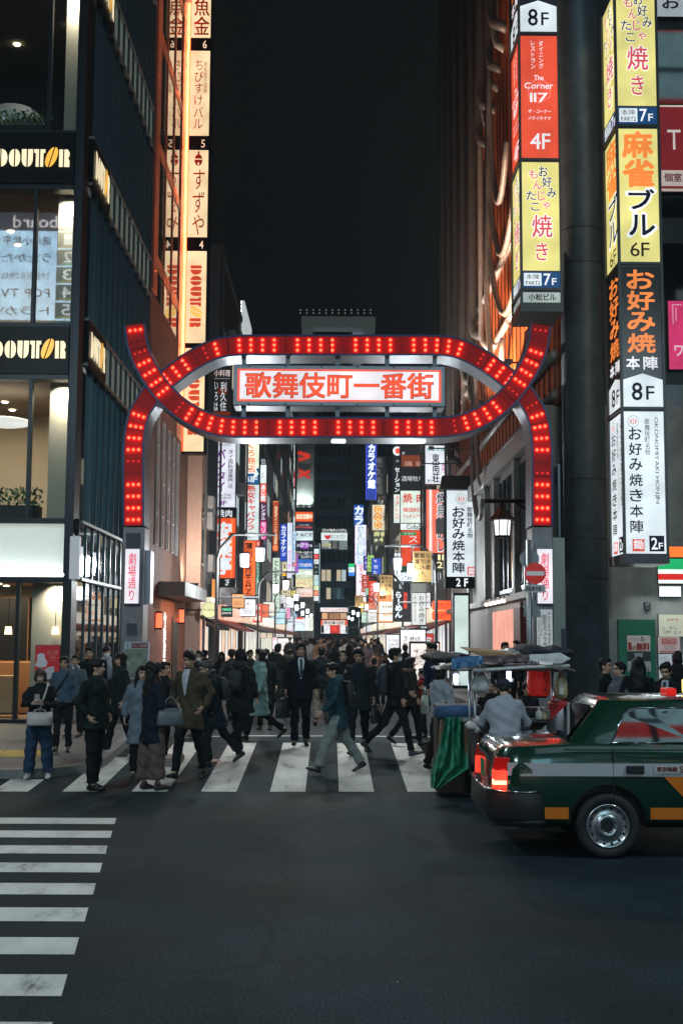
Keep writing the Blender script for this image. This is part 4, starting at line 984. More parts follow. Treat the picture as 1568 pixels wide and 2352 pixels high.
ORN = glow((1, .26, .045), 1.0); PNK = glow((.85, .08, .10), .8); WLET = glow((.95, .95, 1), 1.0); BLUP = mat('panel_blue', (.006, .045, .14), .4, 0, .5, (.01, .09, .28)); BLKP = mat('panel_black', (.008, .01, .014), .3)
def p_okonomi(fc):
    fc.field(0, .135, 1, 1, YEL); fc.field(0, 0, 1, .125, BLUP); fc.field(.03, .015, .5, .115, WHT)
    for halo in (1, 0):
        B = .06 if halo else .014
        T = lambda s, u0, v0, u1, v1, m, md='v': fc.text(s, md, u0, v0, u1, v1, WLET if halo else m, B, 0 if halo else 1)
        cells = [('お', .46, .885, .70, .965, NAVY), ('好', .55, .80, .80, .88, NAVY), ('み', .68, .715, .92, .79, NAVY), ('も', .19, .865, .43, .935, PNK), ('ん', .31, .78, .53, .85, PNK),
                 ('じ', .43, .69, .62, .765, PNK), ('ゃ', .56, .62, .76, .68, PNK), ('た', .12, .695, .38, .765, NAVY), ('こ', .24, .61, .47, .67, NAVY), ('焼', .27, .40, .80, .575, PNK), ('き', .36, .215, .68, .355, PNK)]
        for c in cells: T(*c)
    fc.text('本陣', 'h', .09, .065, .44, .105, INK, .0); fc.text('PART2', 'h', .08, .022, .46, .052, INK, .02); fc.text('7', 'h', .56, .02, .74, .11, WLET, .03); fc.text('F', 'h', .78, .022, .90, .075, WLET, .03)
def p_mahjong(fc):
    fc.field(0, 0, 1, 1, YEL)
    fc.text('麻', 'v', .11, .785, .86, .975, ORN, .045); fc.text('雀', 'v', .11, .565, .88, .765, ORN, .045)
    fc.text('ブ', 'v', .20, .385, .92, .55, WLET, .085); fc.text('ル', 'v', .20, .19, .92, .36, WLET, .085)
    fc.text('ブ', 'v', .24, .395, .88, .54, NAVY, .035, 1); fc.text('ル', 'v', .24, .20, .88, .35, NAVY, .035, 1)
    fc.text('6F', 'h', .25, .04, .74, .145, mat('ink_brown', (.06, .02, .01), .5), .01)
def p_honjin8(fc):
    fc.field(0, 0, 1, 1, BLKP)
    for i, c in enumerate('お好み焼'): fc.text(c, 'v', .15, .842 - i * .152, .83, .975 - i * .152, ORN, .04)
    fc.text('本', 'v', .10, .265, .43, .355, WLET, .03); fc.text('陣', 'v', .53, .265, .88, .355, WLET, .03)
    fc.field(0, 0, 1, .2, WHT, [(0, 0), (1, 0), (1, .19), (.5, .235), (0, .19)]); fc.text('8', 'h', .22, .045, .48, .17, NAVY, .035); fc.text('F', 'h', .58, .05, .78, .145, NAVY, .03)
def ring(fc, u, v, ru, rv, m, t=.12):
    pts = [(u + ru * math.cos(k * .3142), v + rv * math.sin(k * .3142)) for k in range(20)]; q = [(u + ru * (1 - t) * math.cos(k * .3142), v + rv * (1 - t) * math.sin(k * .3142)) for k in range(20)]
    for k in range(20): fc.mark([pts[k], pts[(k + 1) % 20], q[(k + 1) % 20], q[k]], m)
def crest(fc, u, v, ru, rv):
    rd = glow((.8, .06, .04), .8); ring(fc, u, v, ru, rv, mat('crest_grey', (.4, .3, .3), .5), .07)
    for s in (-1, 1):
        a = [(u + s * ru * (.08 + .5 * math.sin(R(k * 18))), v + rv * .5 * math.cos(R(k * 18))) for k in range(11)]; b = [(u + s * ru * (.08 + .28 * math.sin(R(k * 18))), v + rv * .5 * math.cos(R(k * 18))) for k in range(11)]
        for k in range(10): fc.mark([a[k], a[k + 1], b[k + 1], b[k]], rd)
    fc.mark([(u - ru * .06, v - rv * .5), (u + ru * .06, v - rv * .5), (u + ru * .06, v + rv * .5), (u - ru * .06, v + rv * .5)], rd)
def p_honjin2(fc):
    fc.field(0, 0, 1, 1, WHT); crest(fc, .24, .93, .14, .042)
    for i, c in enumerate('お好み焼き本陣'): fc.text(c, 'v', .12, .80 - i * .109, .44, .885 - i * .109, NAVY, .02)
    fc.text('歌舞伎町名物', 'v', .52, .69, .65, .95, INK, .0); fc.text('OKONOMIYAKI HONJIN', 'r', .74, .35, .86, .96, INK, .0)
    fc.field(.16, .015, .46, .10, glow((.85, .10, .07), .8)); fc.text('鋤', 'v', .19, .03, .43, .095, WLET, .02); fc.field(.58, .015, .95, .125, NAVY); fc.text('2', 'h', .63, .03, .78, .11, WLET, .04); fc.text('F', 'h', .81, .032, .91, .075, WLET, .03)
def p_corner(fc):
    fc.field(0, 0, 1, 1, glow((.95, .095, .04), .88)); L = WLET; s = .018
    fc.text('ダイニング', 'v', .50, .73, .62, .96, L, .01); fc.text('レストラン', 'v', .28, .73, .40, .96, L, .01)
    pk = glow((1, .25, .2), .9)
    for a in range(6):
        for rr_ in (.35, .24):
            p = [(.5 + rr_ * math.cos(R(60 * q + 30)), .55 + rr_ * .30 * math.sin(R(60 * q + 30))) for q in (a, a + 1)]; p2 = [(.5 + (rr_ - .03) * math.cos(R(60 * q + 30)), .55 + (rr_ - .03) * .30 * math.sin(R(60 * q + 30))) for q in (a, a + 1)]
            fc.mark([p[0], p[1], p2[1], p2[0]], pk)
    fc.text('The', 'h', .36, .635, .62, .675, L, .02, 1); fc.text('Corner', 'h', .10, .565, .88, .615, L, .02, 1); fc.text('117', 'h', .25, .455, .73, .53, L, .02, 1)
    fc.text('ザ・コーナー', 'h', .19, .365, .82, .395, L, .01); fc.text('イチイチナナ', 'h', .19, .308, .82, .338, L, .01); fc.text('4F', 'h', .25, .075, .78, .20, L, .03)
def p_komatsu(fc): fc.field(0, 0, 1, 1, glow((.62, .72, .68), .55)); fc.text('小松ビル', 'h', .15, .2, .88, .85, INK, .03)
def p_top(fc): fc.field(0, 0, 1, 1, WHT)
X0 = (P(1180, 0, 24).x + P(1203, 700, 24).x) / 2; X1 = (P(1277, 0, 24).x + P(1298, 700, 24).x) / 2
text_tower('sign_tower', 'sign tower with a red dining panel in its middle, beside the orange pipe wall', X0, X1, 24, 1.25, -235, 700,
           [(-235, 76, p_honjin8), (79, 366, p_corner), (369, 664, p_okonomi), (668, 698, p_komatsu)], 730)
X0 = (P(1402, 0, 22.4).x + P(1437, 1270, 22.4).x) / 2; X1 = (P(1503, 0, 22.4).x + P(1541, 1270, 22.4).x) / 2
text_tower('sign_tower', 'sign tower with yellow, black and white panels in front of the round column', X0, X1, 22.4, 1.15, -30, 1276,
           [(-30, 286, p_okonomi), (290, 603, p_mahjong), (607, 936, p_honjin8), (940, 1274, p_honjin2)], 1300)

# tall cream sign tower of the cafe building
Yc = 38.8
a, b = P(421, 1037, Yc), P(486, -60, Yc); t = thing('sign_tower', 'tall cream sign tower with red lettering and floor numbers on the left', 'sign', (a.x, Yc, a.z))
m = MB(); m.box(a.x - .16, b.x + .06, Yc, Yc + .5, a.z - .06, b.z); m.build('frame', BLACKW, t)
m = MB(); m.tube([(a.x - .02, Yc - .10, a.z), (a.x - .02, Yc - .10, b.z)], .013, 8); m.box(a.x - .168, a.x - .16, Yc + .02, Yc + .48, a.z, b.z); m.each('neon_edge', glow((1, .06, .015), 5.5), t)
CRM = glow((1, .80, .46), .98); CRMD = mat('cream_red', (.35, .02, .012), .5, 0, .12, (1, .05, .02)); CRMR = glow((.8, .09, .03), .75)
zc = lambda py: P(455, py, Yc).z
for i, (p0, p1) in enumerate(((-60, 87), (117, 312), (345, 545), (577, 788), (800, 1037))):
    fc = Face((a.x, Yc, zc(p1)), (b.x - a.x, 0, 0), (0, 0, zc(p0) - zc(p1)), .004); fc.field(0, 0, 1, 1, CRM); V = lambda py: 1 - (py - p0) / (p1 - p0); U = lambda px: (px - 423) / 64
    if i == 0: fc.text('魚金', 'v', .15, V(80), .93, V(-6), CRMD, .02)
    if i == 1: fc.text('ちびすけバル', 'v', .22, V(296), .68, V(138), CRMD, .0); fc.text('鉄板餃子酒場', 'v', .70, V(215), .86, V(142), CRMD, 0)
    if i == 2:
        fc.text('すずや', 'v', .24, V(540), .84, V(390), CRMD, .0)
        uc, vc = .5, V(368); fc.mark([(uc + .2 * math.cos(k * .2618), vc + .068 * math.sin(k * .2618)) for k in range(24)], CRMD); fc.mark([(uc - .21, vc + .004), (uc + .21, vc + .004), (uc + .21, vc + .016), (uc - .21, vc + .016)], CRM, 1)
        fc.mark([(uc + .05 * math.cos(k * .5236), vc + .085 + .018 * math.sin(k * .5236)) for k in range(12)], CRMD); fc.mark([(uc - .03, vc - .06), (uc + .03, vc - .06), (uc + .05, vc - .03), (uc - .05, vc - .03)], CRM, 1)
    if i == 3: fc.logo('r', .20, V(752), .76, V(610), CRMR, glow((1, .62, .12), 1.05))
    if i == 4: fc.logo('r', .20, V(1000), .76, V(842), CRMR, glow((1, .62, .12), 1.05))
    fc.build(t, 'sign_panel')
for py, s in ((102, '6'), (330, '5'), (562, '4')):
    fc = Face((a.x, Yc, zc(py + 10)), (b.x - a.x, 0, 0), (0, 0, zc(py - 10) - zc(py + 10)), .004); fc.text(s, 'h', .62, .05, .82, .95, glow((1, .75, .5), 1), .01); fc.build(t, 'x', 'floor_number')
area_light('sign_spill', (a.x - .06, Yc - .06, (a.z + b.z) / 2), (.2, 14), 1500, (1, .13, .04), (-.55, -1, 0), parent=t, spread=175)
# ================================================================== SIGNS OF THE STREET, left side
PUR = (.22, .04, .30); NV = (.01, .02, .10)
sign('A', 51, (690, 1075, 860, 1530), (.86, .90, 1), [('v', 'バンタイ', 722, 1130, 788, 1420, PUR, .9, .03), ('v', 'タイ国料理専門店', 806, 1130, 842, 1400, BK), ('h', 'BAN-THAI', 722, 1438, 828, 1455, (.2, .18, .2)), ('h', 'RESTAURANT', 708, 1459, 838, 1475, (.2, .18, .2)), ('h', '3F', 742, 1486, 802, 1518, PUR, .8, .03), ('h', 'RESTAURANT', 715, 1088, 832, 1104, (.3, .3, .3))],
     'white sign with purple Thai restaurant lettering, right under the gate', lum=.95)
sign('A', 51.2, (692, 1540, 860, 2085), None, [('p', 692, 1540, 860, 1608, BK, 0), ('p', 692, 1608, 860, 2025, (1, .10, .02), 1), ('p', 705, 1608, 709, 2025, (1, .5, .1), 1), ('p', 722, 1608, 726, 2025, (1, .5, .1), 1), ('p', 832, 1608, 836, 2025, (1, .5, .1), 1), ('p', 692, 2025, 860, 2085, BK, 0), ('h', '焼肉', 722, 1550, 832, 1600, WH, 1, .03), ('v', '安楽亭', 725, 1640, 830, 1995, WH, 1, .07), ('h', '2F', 790, 2035, 820, 2075, WH, 1, .02)],
     'red and orange sign with big white letters under the Thai sign')
sign('A', 64, (905, 1075, 1022, 1368), (.75, .85, .62), [('p', 905, 1260, 1022, 1368, (.01, .09, .25), 1), ('g', [(905, 1300), (940, 1240), (935, 1330)], (.75, .9, .9), 1), ('g', [(1022, 1300), (985, 1240), (990, 1330)], (.75, .9, .9), 1), ('v', 'くろ商店', 926, 1070, 1004, 1295, (1, .95, .85), 1, .075), ('v', 'くろ商店', 932, 1076, 998, 1289, (.9, .2, .04), .9, .03, 1), ('h', 'B1F', 918, 1316, 1012, 1356, WH, 1, .03)],
     'pale green sign with orange shop letters and a blue foot')
sign('A', 64.2, (905, 1374, 1022, 1760), (.72, .82, .82), [('v', '熟女キャバクラ', 932, 1380, 996, 1690, (.8, .05, .03), .8, .04), ('s', 930, 1700, 1000, 1750, (.1, .08, .3), 2)], 'pale sign with a column of red letters below the pale green one', lum=.85)
sign('A', 58, (910, 1765, 1028, 2145), None, [('p', 910, 1765, 997, 2145, (1, .15, .03), 1), ('p', 1000, 1765, 1028, 1876, (.85, .06, .03), .9), ('p', 1000, 1879, 1028, 2145, (.01, .14, .08), 1), ('v', '薄利多売半兵ヱ', 922, 1778, 972, 2138, BK, 0, .035), ('v', '炭火串焼', 1006, 1775, 1022, 1870, WH, .8), ('v', 'ノスタルジックな楽しいお店', 1006, 1890, 1022, 2138, WH, .9)], 'orange sign with black brush letters and a green strip')
for r, bgc, it, lb in (((1030, 1190, 1072, 1233), BK, [('h', 'BLD', 1040, 1212, 1068, 1228, WH, .9), ('h', 'CHI', 1034, 1196, 1062, 1210, WH, .9)], 'small black building name sign at the top of the narrow stack'),
                       ((1030, 1236, 1072, 1364), (.8, .88, .9), [('s', 1036, 1285, 1062, 1330, (.2, .2, .22), 2)], 'plain white box sign in the narrow stack'),
                       ((1030, 1368, 1072, 1496), (.95, .12, .06), [('v', 'あじ館', 1034, 1376, 1066, 1488, WH, 1, .05)], 'red sign with white letters in the narrow stack'),
                       ((1030, 1503, 1072, 1627), (.10, .02, .09), [('v', 'レンタル', 1036, 1512, 1066, 1620, WH, 1, .03)], 'dark plum sign with white letters in the narrow stack'),
                       ((1030, 1630, 1072, 1756), (.8, .02, .25), [('v', 'モリし', 1034, 1640, 1068, 1750, WH, .9, .04)], 'magenta sign at the foot of the narrow stack')):
    sign('A', 70, r, bgc, it, lb, group='narrow stack of signs on the left')
sign('A', 88, (1115, 1490, 1158, 1840), (.42, .06, .02), [('v', '個室ダイニング居酒屋', 1126, 1525, 1148, 1790, (1, .85, .5), 1, .02), ('c', 1136, 1815, 20, (1, .3, .1), 1), ('p', 1115, 1490, 1158, 1496, (1, .3, .1), 1)], 'brown sign with cream dining letters and an orange dot', lum=.9)
sign('A', 96, (1168, 1650, 1214, 1905), (.02, .06, .5), [('v', 'カラオケ', 1174, 1660, 1208, 1840, WH, 1, .05), ('h', '17', 1184, 1850, 1208, 1872, WH, 1, .03)], 'blue karaoke sign with white letters on the left')
sign('A', 84, (1114, 1885, 1165, 2255), (.62, .78, .62), [('v', 'とんかつにいむら', 1122, 1900, 1158, 2245, BK, 0, .035)], 'pale green sign with black pork cutlet letters')
sign('A', 99, (1182, 1862, 1215, 2010), (.85, .80, .5), [('v', '麻雀', 1186, 1882, 1212, 1960, BK, 0, .03), ('p', 1182, 1975, 1215, 1990, (.1, .1, .5), 1), ('p', 1182, 1990, 1215, 2010, (1, .5, .05), 1)], 'small pale yellow mahjong sign on the left')
sign('A', 105, (1216, 1640, 1253, 2025), (.75, .82, 1), [('v', 'カラオケ', 1222, 1830, 1246, 2010, (.75, .15, .6), .9, .03), ('v', 'つるカメ', 1222, 1650, 1246, 1800, (.5, .6, .8), .9, .03)], 'long white sign with pink karaoke letters')
sign('A', 112, (1255, 1700, 1275, 1915), (.6, .78, .9), [('r', 'SEGA', 1258, 1715, 1272, 1770, (.05, .25, .7), .9, .03), ('r', 'SEGA', 1258, 1780, 1272, 1835, (.05, .25, .7), .9, .03), ('r', 'SEGA', 1258, 1845, 1272, 1900, (.05, .25, .7), .9, .03)], 'thin pale blue sign of repeated letters turned on their side')
sign('A', 50.6, (700, 550, 825, 890), (.012, .010, .010), [('h', '小料理', 705, 575, 822, 620, (.85, .7, .65), .8), ('p', 705, 634, 820, 637, (.7, .7, .7), .5), ('v', 'いろは', 708, 660, 735, 860, WH, .75), ('v', '利久住', 752, 660, 796, 860, WH, .75, .02), ('p', 735, 700, 800, 745, (.25, .03, .01), .5), ('p', 700, 866, 825, 890, (.3, .03, .01), .5)], 'dark sign of white brush letters behind the gate')
sign('A', 62, (705, 243, 862, 335), (1, .42, .26), [('h', '土', 745, 285, 800, 335, (.4, .08, .04), .4, .05)], 'salmon roof sign above the gate on the left', edge=(1, .1, .05))
# stacked panels of the narrow far column and of the red letter tower
F1 = [((302, 80, 358, 210), (.75, .85, .85), [('v', '三東京会館', 322, 105, 340, 205, (.55, .1, .15), .5)], 'white hall sign at the top of the far thin column'),
      ((302, 216, 357, 376), (.85, .95, .95), [('p', 302, 216, 324, 376, BK, 0), ('r', 'CUSTOMA CAFE', 332, 222, 352, 372, (.2, .35, .45), .5), ('v', 'インターネットカフェ', 306, 220, 321, 372, WH, .9)], 'internet cafe sign of the far thin column'),
      ((302, 382, 359, 546), (.9, .92, .95), [('p', 324, 382, 359, 546, (.8, .02, .08), 1), ('v', '東京居火鍋', 328, 430, 355, 540, WH, 1, .02), ('c', 341, 405, 14, WH, 1)], 'red and white restaurant sign of the far thin column'),
      ((302, 568, 359, 692), (.8, .92, .92), [('g', [(330, 600), (345, 615), (340, 635), (325, 630)], BK, 0)], 'white sign with one dark curl in the far thin column'),
      ((302, 712, 359, 876), (.5, .55, .52), [('p', 326, 716, 357, 866, BK, 0), ('r', 'MANCAVE', 332, 722, 352, 860, WH, .8, .02)], 'black and grey sign of the far thin column'),
      ((302, 880, 359, 1040), (.7, .85, .88), [], 'blank pale panel at the foot of the far thin column')]
for r, bgc, it, lb in F1: sign('F', 146, r, bgc, it, lb, lum=.85, group='far thin column of signs')
F2 = [((366, 825, 558, 930), (1, .12, .02), [('h', '全店営業中', 372, 848, 552, 902, (1, .95, .7), 1.1, .05)], 'red all-shops-open panel topping the far stack'),
      ((366, 935, 558, 1034), (.03, .02, .05), [('h', 'しゃぶしゃぶ すき焼き', 405, 962, 515, 980, WH, 1), ('h', 'Mo-Mo-Paradise', 372, 984, 552, 1005, (1, .12, .05), 1, .02)], 'black panel with red script in the far stack'),
      ((366, 1038, 558, 1141), (.75, .90, .95), [('h', 'FACE', 378, 1062, 550, 1096, (.01, .04, .12), 0, .03), ('s', 385, 1104, 540, 1114, (.3, .4, .5), 1)], 'pale blue panel with dark slanted letters in the far stack'),
      ((366, 1145, 558, 1245), (.02, .02, .05), [('p', 420, 1158, 505, 1228, (.45, .1, .6), .9), ('h', 'inSPYre', 384, 1172, 550, 1212, (.85, .9, 1), 1, .03)], 'black and violet panel in the far stack'),
      ((366, 1248, 558, 1347), BK, [('h', 'ビリヤード&ダーツ', 372, 1256, 552, 1298, WH, 1.1, .03), ('p', 370, 1302, 552, 1305, WH, .8), ('h', 'ゴルフバグース', 425, 1310, 552, 1340, WH, 1.1, .03)], 'black billiards and darts panel in the far stack'),
      ((366, 1350, 558, 1455), (.03, .16, .6), [('h', 'COPABOWL', 402, 1395, 550, 1430, WH, 1.1, .04), ('g', [(378, 1365), (384, 1365), (388, 1430), (374, 1430)], WH, 1), ('c', 498, 1413, 9, (1, .1, .05), 1, 1)], 'blue bowling panel in the far stack'),
      ((366, 1458, 558, 1556), (.62, .70, .55), [('h', 'まんが喫茶', 378, 1475, 548, 1520, (.85, 1, .9), 1.2, .05)], 'pale green comic cafe panel in the far stack'),
      ((366, 1559, 558, 1661), (.85, .78, .45), [('h', 'ゲーム', 378, 1595, 490, 1640, (.7, .12, .03), .7, .02), ('s', 375, 1570, 450, 1582, BK, 1), ('s', 505, 1580, 548, 1645, (.5, .4, .1), 4)], 'cream game panel in the far stack'),
      ((366, 1664, 558, 1766), (.9, .62, .5), [('h', 'メンズサウナ', 388, 1680, 546, 1718, WH, 1.2, .05), ('s', 400, 1728, 540, 1748, (.3, .5, .8), 1)], 'peach sauna panel at the foot of the far stack')]
for r, bgc, it, lb in F2: sign('F', 148, r, bgc, it, lb, lum=.9, name='panel_sign', group='far stack of shop panels', bord=.06)
it = [('c', 597, 1200, 30, (.02, .03, .04), 0), ('s', 574, 1198, 620, 1210, WH, 1, 1)]
for k, c in enumerate([(.8, .95, 1), (.9, .05, .03), (.85, .95, .9), BK, (.02, .05, .03), (.7, .85, .85), (.6, .85, .9), (.75, .9, .5), (1, .25, .12), (.85, .95, .95)]):
    y = 1235 + k * 58; it.append(('p', 568, y, 622, y + 52, c, .95 if sum(c) > .1 else 0)); it.append(('s', 574, y + 12, 616, y + 40, WH if k in (1, 3, 4, 8) else (.05, .05, .06), 2, 1 if k in (1, 3, 4, 8) else 0))
sign('F', 158, (565, 1172, 630, 1830), (.03, .04, .045), it, 'slim sign column of ten small panels under an arched head', edge=(.6, .9, 1))
sign('F', 186, (648, 996, 938, 1240), None, [('p', 648, 996, 938, 1055, BK, 0), ('p', 648, 1055, 938, 1140, (.80, .92, .92), .95), ('p', 648, 1140, 762, 1240, BK, 0), ('p', 765, 1140, 848, 1240, (.06, .05, .05), .6), ('p', 851, 1140, 938, 1240, (.4, .5, .5), .5), ('h', 'コミック&ネットカフェ', 658, 1012, 930, 1045, (.95, 1, .95), 1.1, .03), ('h', 'aprecio', 735, 1068, 918, 1125, (.25, .3, .35), .2, .0),
     ('g', [(676, 1085), (760, 1085), (745, 1118), (720, 1132), (696, 1120)], (.7, .03, .03), .9), ('h', 'アプレシオ', 780, 1112, 915, 1130, (.4, .4, .45), .3), ('h', '新宿最大', 655, 1146, 755, 1170, WH, .9, .02), ('p', 658, 1174, 756, 1208, (.7, .75, .4), .9), ('h', '徒歩30m', 664, 1178, 750, 1203, BK, 0, .02), ('h', 'ハイジアB1', 655, 1212, 756, 1234, WH, .9, .02), ('s', 775, 1150, 840, 1230, (.7, .7, .7), 4, .7), ('s', 858, 1150, 930, 1230, (.1, .1, .1), 4)],
     'black and white comic and internet cafe board at the end of the street', 'board_sign', lum=.95)
sign('F', 193, (640, 1886, 945, 1930), (.92, .86, .86), [('h', 'コーヒーショップ クール', 690, 1892, 940, 1924, (.75, .03, .04), .8, .03)], 'white coffee shop sign with red letters at the street end', 'board_sign')
sign('F', 192, (645, 2026, 940, 2078), (.85, .12, .05), [('h', '無料案内所', 672, 2030, 908, 2074, (.95, 1, .95), 1.1, .09), ('h', '無料案内所', 676, 2034, 904, 2070, BK, 0, .035, 1)], 'red guide office sign with outlined black letters at the street end', 'board_sign')
sign('F', 192.4, (648, 1935, 940, 2022), (.12, .05, .03), [('p', 660, 1945, 720, 2010, (.9, .5, .25), .8), ('p', 740, 1945, 850, 2010, (.5, .25, .12), .7), ('p', 860, 1945, 930, 2010, (.8, .5, .3), .7)], 'warm lit cafe window over the guide office', 'shop_window', 'window')
sign('F', 192.2, (648, 2082, 940, 2170), (.9, .92, .95), [('p', 745, 2082, 860, 2170, (.5, .04, .04), .9), ('c', 790, 2115, 26, (1, .05, .03), 1.2), ('p', 650, 2085, 680, 2165, (.05, .05, .06), 0), ('s', 690, 2090, 740, 2160, (.3, .3, .3), 5), ('s', 866, 2090, 915, 2160, (.3, .3, .3), 5), ('p', 918, 2085, 938, 2165, BK, 0)], 'bright shop front under the guide office sign', 'shop_window', 'window', lum=1.1)
sign('F', 205, (828, 502, 930, 605), (.9, .62, .12), [('p', 905, 530, 930, 568, (.8, .05, .03), 1), ('v', '炭', 908, 534, 928, 564, WH, 1), ('s', 834, 530, 900, 580, (.15, .06, .01), 1)], 'small yellow roof sign glowing alone in the night sky', 'roof_sign')
sign('F', 130, (262, 1985, 356, 2080), (.75, .85, 1), [('h', '喫茶店', 285, 2030, 350, 2055, BK, 0, .02), ('s', 285, 2005, 350, 2025, (.3, .3, .35), 1)], 'pale tea shop panel low on the left', 'panel_sign')
sign('F', 130.2, (360, 1995, 462, 2140), (.8, .9, 1), [('h', 'ゲーム', 372, 2035, 452, 2072, (.25, .3, .5), .6, .04), ('p', 370, 1995, 452, 2015, (.9, .1, .05), 1), ('p', 360, 2085, 462, 2140, (.6, .85, .95), 1.1)], 'bright game centre front low on the left', 'shop_window', 'window', lum=1.15)
sign('F', 131, (465, 2000, 560, 2140), (.85, .9, .75), [('p', 470, 2005, 510, 2130, (.9, .95, 1), 1.1), ('s', 515, 2020, 555, 2120, (.3, .2, .4), 6)], 'bright pale shop front beside the game centre', 'shop_window', 'window')
sign('F', 132, (365, 1840, 455, 1955), (.03, .035, .04), [('h', '喫茶', 395, 1885, 430, 1905, (.4, .45, .45), .6)], 'square black sign above the game centre', 'panel_sign')
# ------------------------------------------------------------------ right side
sign('B', 95, (376, 1095, 440, 1480), (.03, .06, .35), [('v', 'カラオケ館', 384, 1095, 436, 1400, (.55, .7, 1), 1.4, .06), ('v', 'カラオケ館', 388, 1098, 432, 1397, (.9, .95, 1), 1.4, .02, 1)], 'tall blue neon karaoke sign right of the night sky', edge=(.08, .12, 1))
sign('B', 101, (415, 1178, 508, 1450), (.018, .018, .02), [('v', '山久衆場', 432, 1195, 486, 1440, (.14, .14, .14), .8, .02), ('c', 462, 1205, 20, (.12, .12, .12), .8)], 'unlit dark sign with grey letters beside the blue neon sign')
sign('B', 104, (415, 1515, 515, 1692), (.85, .75, .52), [('c', 455, 1548, 26, (.9, .25, .05), 1), ('c', 455, 1600, 26, (.9, .25, .05), 1), ('c', 455, 1655, 26, (.9, .25, .05), 1), ('h', 'G', 440, 1530, 470, 1568, (1, .8, .3), 1.2, .04, 1), ('h', 'O', 440, 1582, 470, 1620, (1, .8, .3), 1.2, .04, 1), ('h', 'D', 440, 1636, 470, 1674, (1, .8, .3), 1.2, .04, 1), ('v', 'リーチ麻雀ゴッド', 490, 1530, 506, 1685, BK, 0, .02)], 'cream mahjong sign with three orange balls', lum=.85)
sign('B', 104.2, (420, 1694, 515, 1796), (.06, .07, .05), [('h', '麻雀', 426, 1700, 508, 1735, (.75, .75, .35), 1, .03), ('h', '4', 462, 1742, 490, 1772, (.85, .8, .4), 1, .03), ('g', [(428, 1755), (450, 1748), (455, 1768), (432, 1775)], (.7, .65, .5), .8)], 'dark mahjong sign under the cream one')
sign('B', 150, (287, 1515, 355, 1655), (.02, .09, .42), [('v', 'カラ', 294, 1525, 350, 1650, WH, 1.1, .06)], 'blue sign with two white letters far right of the street end')
sign('B', 142, (297, 1655, 370, 1930), (.92, .92, 1), [('v', 'まんが喫茶', 312, 1668, 362, 1922, (.15, .35, .75), 1, .08), ('v', 'まんが喫茶', 316, 1672, 358, 1918, (.9, .95, .8), 1.1, .03, 1)], 'long white comic cafe sign with blue outlined letters', edge=(.8, .6, 1))
sign('B', 142.2, (303, 1933, 372, 2190), (1, .88, .95), [('v', 'マッサージ', 322, 1940, 352, 2180, (.8, .1, .15), .9, .03)], 'white massage sign with thin red letters')
sign('B', 155, (250, 1925, 292, 2010), (.85, .95, 1), [('p', 250, 1925, 292, 1950, (.03, .6, .2), 1), ('p', 250, 1985, 292, 2010, (.05, .25, .8), 1), ('s', 254, 1956, 288, 1980, (.1, .3, .6), 1)], 'small green white and blue shop sign')
sign('B', 76, (560, 1095, 605, 1436), (.012, .014, .016), [('c', 590, 1140, 32, (.85, .9, .9), 1), ('c', 594, 1140, 20, (.8, .08, .05), 1, 1), ('h', '03-', 582, 1203, 602, 1216, WH, .8), ('v', 'セーション', 572, 1255, 604, 1425, WH, 1, .04)], 'black sign with a round white mark and white letters')
sign('B', 76.2, (565, 1443, 608, 1640), (.75, .85, .78), [('v', 'クアトロ', 576, 1452, 602, 1610, (.8, .1, .06), .9, .03), ('s', 574, 1615, 602, 1636, (.2, .5, .2), 1)], 'pale sign with red outlined letters under the black one')
sign('B', 62, (610, 1097, 778, 1410), (.014, .013, .014), [('p', 618, 1170, 770, 1250, (.22, .05, .02), .8), ('h', '2F', 622, 1148, 642, 1164, WH, .9), ('h', '鶏 鶏', 640, 1212, 770, 1246, (.6, .35, .28), .8), ('h', '酒場牧場', 618, 1314, 774, 1350, WH, .75, .0)], 'dark brown tavern sign under the right half of the gate')
sign('B', 62.2, (612, 1415, 780, 1640), (.70, .80, .72), [('h', '焼 肉', 630, 1436, 778, 1500, (.75, .04, .02), .8, .03), ('h', '韓国料理', 630, 1534, 778, 1566, (.75, .05, .03), .8, .02), ('h', 'サムギョプサル', 628, 1580, 778, 1606, (.75, .05, .03), .8, .02)], 'pale sign with big red barbecue letters')
sign('B', 62.4, (612, 1642, 782, 1690), (.8, .88, .85), [('h', 'CollaBo', 655, 1650, 776, 1684, (.05, .05, .05), 0, .02)], 'narrow white sign with rounded black letters')
sign('B', 62.1, (618, 1694, 790, 1980), (.80, .07, .025), [('p', 618, 1705, 720, 1728, (.02, .3, .1), .9), ('h', 'ドライ', 640, 1708, 705, 1726, WH, .8), ('v', 'ステーキ', 668, 1735, 732, 1950, WH, .9, .0), ('p', 618, 1940, 790, 1980, (.03, .12, .05), .5)], 'red steak sign with thin white letters', lum=.85)
sign('B', 62.6, (570, 1852, 700, 2045), (.82, .90, .95), [('h', 'うん', 612, 1985, 665, 2040, (.1, .15, .25), 0, .0), ('h', 'B1F', 664, 2014, 698, 2036, (.2, .25, .3), .2), ('v', '一番街', 580, 1945, 596, 2040, (.2, .2, .2), 0)], 'white sign with blue grey brush letters at the lamp post')
sign('B', 49, (785, 1103, 962, 1368), (.90, .94, 1), [('h', '全卓全自動', 792, 1114, 948, 1142, (.02, .45, .38), .8, .03), ('v', '東南荘', 832, 1160, 882, 1358, NV, 0, .03), ('v', 'リーチ麻雀', 926, 1155, 946, 1310, (.75, .15, .45), .8), ('v', '専門', 896, 1220, 918, 1292, (.75, .15, .45), .8), ('h', '3F', 796, 1338, 822, 1358, (.15, .15, .2), .2)], 'white mahjong sign with navy letters and a green headline')
